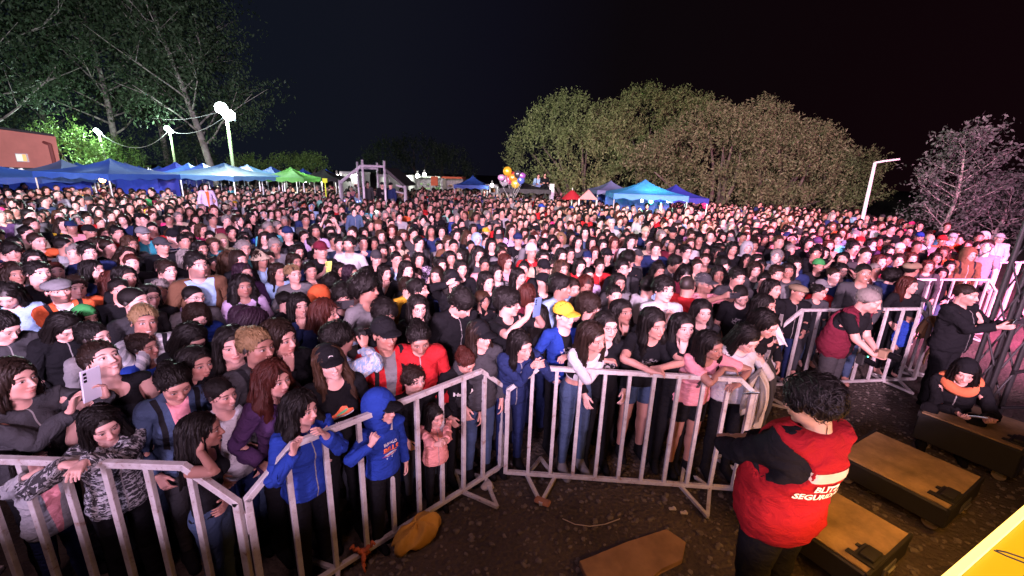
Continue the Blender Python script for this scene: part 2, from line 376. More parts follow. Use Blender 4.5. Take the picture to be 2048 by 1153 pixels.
def torso_prims(F, t, arms=True, extra=0.0, legs=True, hands=False):
    fem, f = t['fem'], t['fat']; e = extra
    la = 1 + (f - 1) * .7
    F.ell((0, .012, .955), ((.162 if fem else .150) * f + e, .108 * f + e, .12 + e), 0)
    F.ell((0, .005 - .02 * (f - 1) * 3, 1.10), ((.122 if fem else .138) * f + e, .092 * f + .05 * (f - 1) + e, .17 + e), .06)
    F.ell((0, .010, 1.29), ((.140 if fem else .158) * (1 + (f - 1) * .7) + e, .100 * (1 + (f - 1) * .8) + e, .165 + e), .05)
    F.cap((0, .02, 1.415), (.150 if fem else .165, .015, 1.412), .062 + e, .052 + e, .03)
    F.cap((0, .03, 1.47), (.12, .02, 1.425), .045 + e, .035 + e, .03)
    if fem: F.ell((.068, -.078, 1.285), (.056 * la + e, .048 * la + e, .056 + e), .03)
    else: F.ell((.065, -.055, 1.32), (.07 + e, .045 + e, .06 + e), .04)
    F.ell((.070, .062, .925), (.072 * f + e, .060 * f + e, .08 + e), .04)
    if arms:
        r = .9 if fem else 1.0
        F.cap(SH, EL, .052 * r * la + e, .040 * r * la + e, .03)
        F.cap(EL, WR, .040 * r * la + e, .027 * r + e, .015)
    if legs:
        F.cap((.088, .01, .90), (.098, 0, .50), .084 * la + e, .055 * la + e, .03)
        F.cap((.098, .012, .49), (.104, .022, .10), .052 * la + e, .035 + e, .02)
        F.ell((.100, .035, .36), (.044 * la + e, .045 * la + e, .10), .03)
    if hands:
        N0 = np.array([-.7071, 0, -.7071]); Yv = np.array([0, 1, 0])
        def hp(u, w, n): return WR + D0 * u + Yv * w + N0 * n
        F.cap(WR - D0 * .03, hp(.02, 0, 0), .026, .022, .012)
        offs = (-.030, -.0105, .009, .0275)
        for i, w in enumerate(offs):
            F.cap(hp(.012, w * .55, 0), hp(.088, w, 0), .015, .0105, .010)
            Lf = (.073, .081, .075, .059)[i]; p = hp(.088, w, 0); a = 0.10; sp = w * 1.3
            for j, q in enumerate((.44, .31, .25)):
                a += (.16, .30, .25)[j]
                d = D0 * math.cos(a) + N0 * math.sin(a) + Yv * sp; p2 = p + d * Lf * q
                F.cap(p, p2, .0088 - j * .0007, .0084 - j * .0008, .0035); p = p2
        F.cap(hp(.012, -.018, .004), hp(.048, -.047, .014), .016, .0115, .010)
        F.cap(hp(.048, -.047, .014), hp(.088, -.060, .026), .0105, .0085, .004)
def foot_prims(F, e=0.0, sole=False):
    F.ell((.108, .005, .052), (.040 + e, .058 + e, .045 + e), .02)
    F.cap((.108, -.01, .042), (.114, -.135, .030), .040 + e, .030 + e, .03, sx=1.0)
    F.cap((.104, .022, .16), (.104, .024, .07), .036 + e, .036 + e, .02)

def finish(P, Q, targets, kind):
    base = mesh_of(P, Q); out = []
    for t in targets:
        me = decimate(base, t); co = co_of(me); a = me.attributes.new('rest', 'FLOAT_VECTOR', 'POINT'); a.data.foreach_set('vector', co.ravel())
        me.polygons.foreach_set('use_smooth', np.ones(len(me.polygons), bool)); me.materials.clear()
        out.append((me, co.astype(np.float64), weights(co, kind)))
    bpy.data.meshes.remove(base)
    return out
TYPES = {'m': dict(fem=False, fat=1.0), 'f': dict(fem=True, fat=1.0), 'H': dict(fem=False, fat=1.30), 'h': dict(fem=True, fat=1.22), 'G': dict(fem=False, fat=1.46)}
TPL = {}
def build_body(k):
    t = TYPES[k]
    F = Field(grid([(0, .1, .004), (.1, .5, .011), (.5, .74, .004)]), grid([(-.17, -.13, .006), (-.13, .10, .0042), (.10, .18, .01)]),
              grid([(-.02, .86, .013), (.86, 1.06, .004), (1.06, 1.48, .011), (1.48, 1.80, .004)]))
    torso_prims(F, t, hands=True); foot_prims(F); head_prims(F, t['fem'])
    P, Q = nets(F); return finish(P, Q, (15000, 2600, 420), 'body')
def gfield(dz=(0, 1.62), step=.013, ym=.30):
    return Field(grid([(0, .78, step)]), grid([(-ym, ym, step)]), grid([(dz[0], dz[1], step)]))
def xyz(F): return F.x[:, None, None], F.y[None, :, None], F.z[None, None, :]
def arm_u(X, Z): return (X - SH[0]) * D0[0] + (Z - SH[2]) * D0[2]   # distance along the arm
def build_top(k, style):
    t = TYPES[k]; F = gfield((.78, 1.58)); X, Y, Z = xyz(F)
    e = {'long': .020, 'jacket': .030, 'tee': .015, 'tank': .009, 'vest': .034, 'crop': .012}[style]
    torso_prims(F, t, extra=e, legs=False)
    if style in ('jacket', 'long', 'tee', 'vest'):      # hangs straight instead of following the waist
        F.cap((0, 0, 1.25), (0, .008, .93), (.135 if t['fem'] else .15) * t['fat'] + e, (.145 if t['fem'] else .15) * t['fat'] + e, .05, sy=.76)
    folds = wob(X, Y, Z, 26, 9, 0, (1, 1, .6)) * .008 + (.45 - np.abs(wob(X, Y, Z, 34, 7, 5, (1, .6, 1.5)) * 2.2)) * .008 + wob(X, Y, Z, 60, 7, 9, (1, 1, .7)) * .0025
    if style == 'jacket': folds = folds * 1.5
    if style in ('tank', 'crop'): folds = folds * .4
    F.v += folds.astype(np.float32)
    u = arm_u(X, Z); arm = (X > .17)
    cut = np.full(F.v.shape, -1.0)
    hem = {'long': .90, 'jacket': .86, 'tee': .87, 'tank': .95, 'vest': .79, 'crop': 1.10}[style]
    cut = np.maximum(cut, hem - Z + wob(X, Y, 0 * Z, 20, 6) * .012 + (X > .27) * -1)
    sl = {'long': .525, 'jacket': .525, 'tee': .20 if t['fem'] else .225, 'tank': -.01, 'vest': -.005, 'crop': .525}[style]
    cut = np.maximum(cut, np.where((X > .12) & (u > -.12) & (np.abs((X - SH[0]) * .7071 + (Z - SH[2]) * .7071) < .115), u - sl, -1))
    cut = np.maximum(cut, Z - 1.515)
    # neckline
    nr, nz, ny = {'long': (.075, 1.475, -.05), 'jacket': (.072, 1.50, -.05), 'tee': (.085, 1.475, -.06), 'tank': (.125, 1.44, -.10), 'vest': (.075, 1.50, -.04), 'crop': (.11, 1.45, -.08)}[style]
    nk = 1 - np.sqrt((X / nr)**2 + ((Y - ny) / .085)**2 + ((Z - nz - .02) / .075)**2)
    cut = np.maximum(cut, nk * .06)
    F.v = np.maximum(F.v, cut.astype(np.float32))
    if style == 'jacket':     # collar / folded hood round the neck
        F.cap((0, .10, 1.475), (.085, .055, 1.455), .034, .028, .02); F.cap((.085, .055, 1.455), (.065, -.045, 1.425), .026, .015, .02)
    P, Q = nets(F); return finish(P, Q, (7000, 1300, 180), 'body')
def build_legs(k, style):
    t = TYPES[k]; F = gfield((0, 1.08)); X, Y, Z = xyz(F)
    e = {'trousers': .016, 'jeans': .009, 'shorts': .018, 'skirt': .02}[style]
    torso_prims(F, t, arms=False, extra=e)
    if style == 'trousers': F.cap((.10, .005, .5), (.108, .02, .10), .068, .060, .03)
    if style == 'skirt': F.cap((0, .01, .95), (0, .01, .5), .17, .22, .03, sy=.75)
    F.v += ((wob(X, Y, Z, 34, 8, 2, (1, 1, 1.3)) * .006)).astype(np.float32)
    bot = {'trousers': .045, 'jeans': .085, 'shorts': .66, 'skirt': .56}[style]
    F.v = np.maximum(F.v, np.maximum(Z - 1.04, bot - Z).astype(np.float32) + 0 * X + 0 * Y)
    P, Q = nets(F); return finish(P, Q, (4500, 800, 110), 'body')
def build_shoes(k):
    F = Field(grid([(0, .2, .006)]), grid([(-.22, .12, .006)]), grid([(-.03, .2, .006)])); X, Y, Z = xyz(F)
    foot_prims(F, .008); F.cap((.108, .04, .018), (.114, -.145, .018), .044, .038, .004, sx=1.0)
    F.v = np.maximum(F.v, np.maximum(.002 - Z, Z - .125).astype(np.float32) + 0 * X + 0 * Y)
    P, Q = nets(F); return finish(P, Q, (1600, 300, 40), 'body')
def build_hair(style):
    lo = 1.02 if style in ('long', 'wavy') else 1.44
    s = .0062
    F = Field(grid([(0, .24, s)]), grid([(-.20, .26, s)]), grid([(lo, 1.84, s if lo > 1.3 else .0078)])); X, Y, Z = xyz(F)
    c = lambda x, y, z: (x, y, z + 1.64); z = Z - 1.64
    vol = {'short': .010, 'crop': .003, 'mop': .022, 'long': .008, 'wavy': .015, 'bun': .006, 'pony': .006, 'bob': .015, 'fro': .045}[style]
    F.ell(c(0, .022, .036), (.079 + vol, .098 + vol, .088 + vol), 0)
    if style in ('mop', 'fro'): F.ell(c(0, -.045, .092), (.055, .040, .026), .02)
    if style in ('long', 'wavy'):
        w = .022 if style == 'wavy' else 0
        F.ell(c(0, .075, -.10), (.098 + w, .058 + w, .20), .03)
        F.cap(c(.078, .020, .02), c(.094 + w, .004, -.16), .020, .032 + w, .03, sy=1.3)
        F.cap(c(.098 + w, .000, -.16), c(.105, -.070, -.36), .036 + w, .022, .03, sy=1.1)
        F.cap(c(.06, .09, -.15), c(.07, .125, -.42), .055 + w, .03, .03)
    if style == 'bob':
        F.cap(c(.078, .025, .02), c(.088, .015, -.13), .026, .032, .03, sy=1.5); F.ell(c(0, .085, -.06), (.095, .05, .10), .03)
    if style == 'bun': F.ell(c(0, .095, .090), (.040, .040, .036), .012)
    if style == 'pony': F.cap(c(0, .120, .05), c(0, .165, -.02), .022, .030, .01); F.cap(c(0, .165, -.02), c(0, .15, -.19), .030, .012, .01)
    # opening for the face, ears and neck
    hl = {'fro': .056, 'mop': .036, 'short': .066, 'crop': .072, 'long': .100, 'wavy': .098}.get(style, .084)
    if style in ('long', 'wavy'): F.ell(c(0, -.125, -.04), (.066, .105, .152), .006, 'sub')
    else: F.ell(c(0, -.125, -.045), (.068, .095, .045 + hl), .008, 'sub')
    F.ell(c(0, -.115, -.13), (.075, .090, .10), .01, 'sub')
    if style in ('short', 'crop', 'mop', 'fro', 'bun', 'pony'):
        cut = np.where(Y < .045, -.012 - (Y) * .25 - z, -.075 - z)      # above the ears in front, to the nape behind
        if style == 'pony': cut = np.where(Y > .10, -1, cut)
        F.v = np.maximum(F.v, (cut + 0 * X).astype(np.float32))
        F.ell(c(.085, .004, -.012), (.022, .028, .030), .006, 'sub')
    if style in ('long', 'wavy'):
        F.v = np.maximum(F.v, ((-.40 + wob(X, Y, 0 * Z, 60, 6) * .05) - z).astype(np.float32))
    th = np.arctan2(X, Y - .02)
    if style in ('fro',): F.v += (wob(X, Y, Z, 150, 10) * .016 + wob(X, Y, Z, 70, 8) * .010).astype(np.float32)
    elif style in ('mop', 'short'): F.v += (wob(X, Y, Z, 110, 10, 0, (1, .6, 1)) * .009 + wob(X, Y, Z, 240, 10, 6) * .006 + wob(X, Y, Z, 50, 8) * .004).astype(np.float32)
    elif style == 'wavy': F.v += (np.sin(th * 17 + np.sin(z * 42) * 1.6) * .007 + wob(X, Y, Z, 45, 8) * .010).astype(np.float32)
    elif style == 'crop': F.v += (wob(X, Y, Z, 200, 10, 3) * .004).astype(np.float32)
    else: F.v += (np.sin(th * 26 + np.sin(z * 13) * .8) * .0055 + wob(X, Y, Z, 40, 8) * .004).astype(np.float32) * (1 if style != 'crop' else .3)
    P, Q = nets(F); out = finish(P, Q, (4200 if style in ('long', 'wavy') else 2600, 560, 90), 'hair')
    if style == 'crop': return [merge_locks(out[0], *hair_locks(P, Q, style, 260, 6, .0035, 5)), out[1], out[2]]
    n0_, n1_ = {'long': (230, 60), 'wavy': (250, 70), 'bob': (200, 50), 'fro': (650, 150), 'mop': (480, 110), 'short': (480, 110)}.get(style, (170, 50))
    return [merge_locks(out[0], *hair_locks(P, Q, style, n0_, 13, .0062 if style in ('long', 'wavy', 'bob') else .0055, 5)), merge_locks(out[1], *hair_locks(P, Q, style, n1_, 8, .010 if style in ('long', 'wavy') else .008, 6)), out[2]]
def merge_locks(tp, LV, LF, LR):
    me, co, w = tp; f = np.empty(len(me.loops), np.int32); me.loops.foreach_get('vertex_index', f); f = f.reshape(-1, 3)
    V = np.concatenate([co, LV]); F_ = np.concatenate([f, LF + len(co)]); m = mesh_of(V, F_, 'hair')
    R_ = np.concatenate([co, LR]); a = m.attributes.new('rest', 'FLOAT_VECTOR', 'POINT'); a.data.foreach_set('vector', R_.astype(np.float32).ravel())
    return (m, V.astype(np.float64), weights(V.astype(np.float32), 'hair'))
def hair_locks(P, Q, style, n, npt, width, seed):
    tri = np.concatenate([Q[:, :3], Q[:, [0, 2, 3]]]); tree = BVHTree.FromPolygons([Vector(v) for v in P], [list(map(int, t)) for t in tri])
    q = random.Random(seed); LV, LF, LR = [], [], []
    longh = style in ('long', 'wavy', 'bob', 'bun', 'pony'); step = {'long': .032, 'wavy': .032, 'bob': .02}.get(style, .013)
    ups = [i for i in range(len(P)) if P[i][2] > (1.66 if longh else 1.60)]
    for k in range(n):
        p = Vector(P[q.choice(ups)]); sg = 1 if p.x + q.uniform(-.01, .01) > 0 else -1; pts = []; vdir = None; lift = q.uniform(-.002, .007) if longh else q.uniform(0, .010)
        jit = Vector((q.gauss(0, .22), q.gauss(0, .22), 0)); npk = npt if longh else max(3, npt // 2)
        for j in range(npk):
            hit = tree.find_nearest(p)
            if hit[0] is None: break
            c, nn = hit[0], hit[1]
            rad_ = (c - Vector((0, .02, 1.66))).normalized()
            if nn.dot(rad_) < 0: nn = -nn
            t = j / (npk - 1)
            pts.append((c + nn * (lift * (1 + t * (1.5 if not longh else .8))), nn))
            if style in ('bun', 'pony'): g_ = Vector((0, 1, .1)) if c.y < .08 else Vector((0, .3, -1))
            elif longh: g_ = Vector((sg * (1.2 if c.z > 1.70 else .12), .25 if c.z > 1.66 else 0, -1))
            else: g_ = Vector((jit.x * 3, .5 if c.z > 1.72 else .15, -.8)) + jit
            d = g_ + jit * (.25 if longh else 1); d = d - nn * d.dot(nn)
            if d.length < 1e-4: break
            d.normalize(); p = c + d * step * q.uniform(.8, 1.2)
        if len(pts) < 3: continue
        b0 = len(LV) and sum(len(x) for x in LV); V = []; m = len(pts); hl = 1 / 2
        for j, (c, nn) in enumerate(pts):
            tn = (pts[min(j + 1, m - 1)][0] - pts[max(j - 1, 0)][0]).normalized(); sd = tn.cross(nn).normalized()
            wv = 1.0 if style != 'wavy' else 1.0; ox = sd * (math.sin(j * 1.4 + k) * (.007 if style == 'wavy' else .0015 if longh else .002))
            w_ = width * (1 - (j / (m - 1))**2 * .92) * (.5 if j == 0 else 1)
            V += [c + ox - sd * w_, c + ox + nn * w_ * .8, c + ox + sd * w_]
        V = np.array([list(v) for v in V]); F_ = []
        for j in range(m - 1):
            for a in range(2):
                i0 = j * 3 + a; F_ += [[i0, i0 + 1, i0 + 4], [i0, i0 + 4, i0 + 3]]
        LF.append(np.array(F_) + int(b0)); LV.append(V); LR.append(np.tile(V[:1], (len(V), 1)) + (V - V[:1]) * (.25, .25, 1) + (q.uniform(-1, 1), 0, 0))
    return np.concatenate(LV), np.concatenate(LF), np.concatenate(LR)
def build_hat(style):
    s = .0065
    F = Field(grid([(0, .26, s)]), grid([(-.25, .24, s)]), grid([(1.56, 1.86, s)])); X, Y, Z = xyz(F); z = Z - 1.64
    c = lambda x, y, z: (x, y, z + 1.64)
    if style == 'cap':
        F.ell(c(0, .018, .045), (.091, .110, .093), 0)
        F.v = np.maximum(F.v, ((.034 + Y * .05) - z + 0 * X).astype(np.float32))
        B = Field(F.x, F.y, F.z); B.ell(c(0, -.085, .036), (.078, .105, .30), 0)
        arc = .052 - (X / .078)**2 * .022 + (Y + .08) * .16
        B.v = np.maximum(B.v, (np.abs(z - arc) - .0055).astype(np.float32)); B.v = np.maximum(B.v, (Y + .055 + 0 * z + 0 * X).astype(np.float32))
        F.v = np.minimum(F.v, B.v)
    if style == 'flat':
        F.ell(c(0, .005, .062), (.100, .135, .058), 0); F.ell(c(0, -.095, .040), (.070, .055, .020), .02)
        F.v = np.maximum(F.v, (.022 - z + 0 * X + 0 * Y).astype(np.float32))
    if style == 'bucket':
        F.ell(c(0, .018, .060), (.092, .110, .078), 0); F.v = np.maximum(F.v, (.03 - z + 0 * X + 0 * Y).astype(np.float32))
        B = Field(F.x, F.y, F.z); r = np.sqrt(X**2 + ((Y - .018) * .86)**2); B.v = (np.abs(z - (.085 - (r - .05) * .85)) - .006 + 0 * X + 0 * Y).astype(np.float32)
        B.v = np.maximum(B.v, np.maximum(r - .135, .085 - r).astype(np.float32) + 0 * z.astype(np.float32)); F.v = np.minimum(F.v, B.v)
    if style == 'beanie':
        F.ell(c(0, .022, .050), (.094, .114, .105), 0); F.v = np.maximum(F.v, (.030 - z + Y * -.15 + 0 * X).astype(np.float32))
    if style == 'sun':
        F.ell(c(0, .018, .060), (.092, .108, .085), 0); F.v = np.maximum(F.v, (.03 - z + 0 * X + 0 * Y).astype(np.float32))
        B = Field(F.x, F.y, F.z); r = np.sqrt(X**2 + ((Y - .01) * .9)**2); B.v = (np.abs(z - (.036 - (r - .1) * .25)) - .006 + 0 * X + 0 * Y).astype(np.float32)
        B.v = np.maximum(B.v, (r - .185).astype(np.float32) + 0 * z.astype(np.float32)); F.v = np.minimum(F.v, B.v)
    P, Q = nets(F); return finish(P, Q, (2200, 420, 70), 'head')
def build_hood():
    s = .009
    F = Field(grid([(0, .2, s)]), grid([(-.18, .26, s)]), grid([(1.40, 1.86, s)])); X, Y, Z = xyz(F); z = Z - 1.64
    c = lambda x, y, z: (x, y, z + 1.64)
    F.ell(c(0, .02, .025), (.112, .130, .128), 0); F.cap(c(0, .04, -.05), c(0, .035, -.19), .105, .11, .04)
    F.v += (wob(X, Y, Z, 45, 8) * .006).astype(np.float32)
    F.ell(c(0, -.16, -.02), (.078, .12, .112), .01, 'sub')
    F.ell(c(0, .0, -.01), (.086, .108, .10), 0.0, 'sub')
    P, Q = nets(F); return finish(P, Q, (2600, 500, 90), 'hair')
def tpl(key):
    if key not in TPL:
        a = key.split('.')
        TPL[key] = (build_body(a[1]) if a[0] == 'body' else build_top(a[1], a[2]) if a[0] == 'top' else build_legs(a[1], a[2]) if a[0] == 'legs'
                    else build_shoes('m') if a[0] == 'shoes' else build_hair(a[1]) if a[0] == 'hair' else build_hat(a[1]) if a[0] == 'hat' else build_hood())
        me0 = TPL[key]
        mat = SKIN if a[0] == 'body' else HAIR if a[0] == 'hair' else CLOTH
        for me, _, _ in me0: me.materials.append(mat)
    return TPL[key]

# ------------------------------------------------------------------ posing
def nrm(v): v = np.asarray(v, float); return v / (np.linalg.norm(v) + 1e-9)
def frame(a, b):
    a = nrm(a); b = nrm(np.asarray(b) - a * np.dot(a, b)); return np.stack([a, b, np.cross(a, b)], 1)
def euler(rx=0, ry=0, rz=0): return np.array(Matrix.Rotation(rad(rz), 3, 'Z') @ Matrix.Rotation(rad(ry), 3, 'Y') @ Matrix.Rotation(rad(rx), 3, 'X'))
def pose(P):
    """P: bone -> euler degrees (x pitch forward +, y roll, z turn); 'wL','wR' wrist targets, 'aL','aR' ankle targets, 'hL' (finger dir, palm normal), 'curl' """
    Gm = {}
    for b in BN:
        par, h, t, r = BONES[b]; h = np.array(h)
        M0 = Gm[par] if par else np.eye(4)
        R = np.eye(3)
        if b in P: R = euler(*P[b])
        s = b[-1]; sg = 1 if s == 'L' else -1
        M = None
        if b[:4] == 'uarm':
            cw = M0 @ np.append(h, 1); S = cw[:3]
            d0 = np.array([D0[0] * sg, 0, D0[2]])
            tgt = np.array(P.get('w' + s, (.25 * sg, -.04 + .01, .90))); l1, l2 = .285, .255
            v = tgt - S; L = min(np.linalg.norm(v), (l1 + l2) * .998); v = nrm(v)
            a = (l1 * l1 - l2 * l2 + L * L) / (2 * L); hh = math.sqrt(max(l1 * l1 - a * a, 1e-6))
            pole = np.array(P.get('p' + s, (.55 * sg, .6, -.6))); pole = nrm(pole - v * np.dot(pole, v))
            E = S + v * a + pole * hh; Wp = S + v * L
            du, df = nrm(E - S), nrm(Wp - E); ax = np.cross(du, df)
            if np.linalg.norm(ax) < .05: ax = -np.cross(v, pole) * -1
            hx = np.cross(d0, (0, -1, 0))
            Ru = frame(du, ax) @ frame(d0, hx).T; Rf = frame(df, ax) @ frame(d0, hx).T
            M = np.eye(4); M[:3, :3] = Ru; M[:3, 3] = S - Ru @ h; P['_f' + s] = (Rf, E, Wp, d0)
        elif b[:4] == 'farm':
            Rf, E, Wp, d0 = P['_f' + s]; M = np.eye(4); M[:3, :3] = Rf; M[:3, 3] = E - Rf @ h
        elif b[:4] == 'hand':
            Rf, E, Wp, d0 = P['_f' + s]; n0 = np.array([-.7071 * sg, 0, -.7071]); Rh = Rf
            if 'h' + s in P: Rh = frame(*P['h' + s]) @ frame(d0, n0).T
            M = np.eye(4); M[:3, :3] = Rh; M[:3, 3] = Wp - Rh @ h; P['_h' + s] = Wp
        elif b[:2] in ('fa', 'fb'):
            cu = P.get('curl' + s, P.get('curl', 15)); an = rad(cu) * (1 if b[:2] == 'fa' else 1.2)
            # toward the palm: rotation about +-Y
            R = np.array(Matrix.Rotation(an * sg, 3, 'Y'))
        elif b[:5] == 'thigh' and 'a' + s in P:
            cw = M0 @ np.append(h, 1); S = cw[:3]; d0 = nrm(np.array([.01 * sg, -.01, -.41])); l1, l2 = .41, .405
            tgt = np.array(P['a' + s]); v = tgt - S; L = min(np.linalg.norm(v), (l1 + l2) * .998); v = nrm(v)
            a = (l1 * l1 - l2 * l2 + L * L) / (2 * L); hh = math.sqrt(max(l1 * l1 - a * a, 1e-6))
            pole = np.array(P.get('k' + s, (.12 * sg, -1, 0))); pole = nrm(pole - v * np.dot(pole, v))
            E = S + v * a + pole * hh; Wp = S + v * L; du, df = nrm(E - S), nrm(Wp - E); ax = np.cross(pole, v)
            Ru = frame(du, ax) @ frame(d0, (1, 0, 0)).T; Rf = frame(df, ax) @ frame(d0, (1, 0, 0)).T
            M = np.eye(4); M[:3, :3] = Ru; M[:3, 3] = S - Ru @ h; P['_l' + s] = (Rf, E, Wp)
        elif b[:4] == 'shin' and 'a' + s in P:
            Rf, E, Wp = P['_l' + s]; M = np.eye(4); M[:3, :3] = Rf; M[:3, 3] = E - Rf @ h
        elif b[:4] == 'foot' and 'a' + s in P:
            Rf, E, Wp = P['_l' + s]; R3 = euler(0, 0, P.get('toe' + s, 0)); M = np.eye(4); M[:3, :3] = R3; M[:3, 3] = Wp + np.array([0, 0, 0]) - R3 @ h
        if M is None:
            T = np.eye(4); T[:3, :3] = R; T[:3, 3] = h - R @ h; M = M0 @ T
            if b == 'pelvis' and 'root' in P: M[:3, 3] += np.array(P['root'])
            if b == 'neck': M[:3, 3] += M[:3, :3] @ np.array([0, 0, -.02])
        Gm[b] = M
    return Gm
def skin_co(tp, Gm, hs=1.0):
    _, co, w = tp
    fv = Gm.get('_fv')
    if fv is not None:
        k = (np.clip((co[:, 2] - 1.50) / .05, 0, 1) * (np.linalg.norm(co[:, :2], axis=1) < .3))[:, None]; lowf = np.clip((1.62 - co[:, 2]) / .1, 0, 1)[:, None]
        co = co + (co - HC) * k * (np.array([fv[0], fv[1], fv[2]]) - 1) + np.concatenate([(co[:, :1]) * lowf * k * fv[3], 0 * co[:, :2]], 1)
    if hs != 1.0:
        c0 = np.array([0, .01, 1.50]); k = np.clip((co[:, 2] - 1.44) / .07, 0, 1) * (np.linalg.norm(co[:, :2], axis=1) < .3)
        co = co + (co - c0) * ((hs - 1) * k)[:, None]
    H = np.concatenate([co, np.ones((len(co), 1))], 1)
    A = np.stack([Gm[b][:3] for b in BN])                     # B,3,4
    Mx = np.tensordot(w, A, (1, 0))                           # V,3,4
    return np.einsum('vij,vj->vi', Mx, H)

def put_mesh(name, me, co, parent):
    m = me.copy(); m.vertices.foreach_set('co', np.asarray(co, np.float32).ravel()); m.update()
    o = bpy.data.objects.new(name, m); COL.objects.link(o); o.parent = parent; return o
def tagit(o, label=None, cat=None, group=None, kind=None):
    if label: o['label'] = label
    if cat: o['category'] = cat
    if group: o['group'] = group
    if kind: o['kind'] = kind
    return o
def empty(name, loc=(0, 0, 0), rz=0.0, label=None, cat=None, group=None):
    o = bpy.data.objects.new(name, None); COL.objects.link(o); o.location = loc; o.rotation_euler = (0, 0, rz)
    o.empty_display_size = 0.1
    return tagit(o, label, cat, group)

def spectacles(Gm, hs, parent, dark=False):
    bm = bmesh.new(); c0 = np.array([0, .01, 1.50])
    def T(p):
        p = np.array(p) + HC
        p = p + (p - c0) * (hs - 1); return Vector((Gm['head'] @ np.append(p, 1))[:3])
    def tube(pts, r):
        for a, b in zip(pts, pts[1:]):
            a, b = T(a), T(b); d = b - a
            if d.length < 1e-6: continue
            q = d.to_track_quat('Z', 'Y').to_matrix().to_4x4()
            bmesh.ops.create_cone(bm, cap_ends=True, segments=5, radius1=r, radius2=r, depth=d.length, matrix=Matrix.Translation((a + b) / 2) @ q)
    for s in (-1, 1):
        ring = [(s * .033 + .023 * math.cos(t), -.104 + abs(s * .033 + .023 * math.cos(t)) * .12, -.001 + .018 * math.sin(t)) for t in np.linspace(0, 2 * math.pi, 13)]
        tube(ring, .0022)
        tube([(s * .056, -.098, .006), (s * .080, -.03, .006), (s * .082, .01, .004)], .002)
        if dark:
            vs = [bm.verts.new(T(p)) for p in ring[:-1]]; bm.faces.new(vs)
    tube([(-.010, -.104, .003), (.010, -.104, .003)], .002)
    me = bpy.data.meshes.new('spectacles'); bm.to_mesh(me); bm.free(); me.materials.append(GLASS_FRAME)
    o = bpy.data.objects.new('sunglasses' if dark else 'glasses', me); COL.objects.link(o); o.parent = parent

PALETTE = dict(black=(.010, .010, .012), white=(.50, .50, .52), grey=(.16, .16, .17), lgrey=(.34, .35, .37), dgrey=(.045, .045, .05), red=(.42, .02, .025),
    maroon=(.12, .015, .03), orange=(.52, .10, .035), yellow=(.70, .42, .04), blue=(.02, .05, .30), navy=(.018, .028, .09), lblue=(.28, .42, .62), denim=(.055, .085, .155),
    teal=(.03, .22, .28), cyan=(.10, .48, .58), green=(.05, .28, .08), pink=(.72, .30, .34), hotpink=(.70, .05, .20), purple=(.07, .035, .10), brown=(.12, .06, .035),
    beige=(.45, .36, .26), khaki=(.22, .17, .11), lilac=(.48, .36, .55), mint=(.25, .62, .50), olive=(.08, .08, .04), salmon=(.72, .30, .26))
CNAME = dict(lgrey='pale grey', dgrey='dark grey', lblue='light blue', hotpink='bright pink', navy='navy')
HAIRC = dict(k=(.006, .005, .005), d=(.014, .008, .006), b=(.038, .020, .012), g=(.16, .15, .15), y=(.17, .115, .06), r=(.045, .012, .009), u=(.022, .011, .022))
SKINC = [(.53, .295, .25), (.46, .245, .20), (.58, .34, .295), (.31, .16, .125), (.62, .38, .335)]

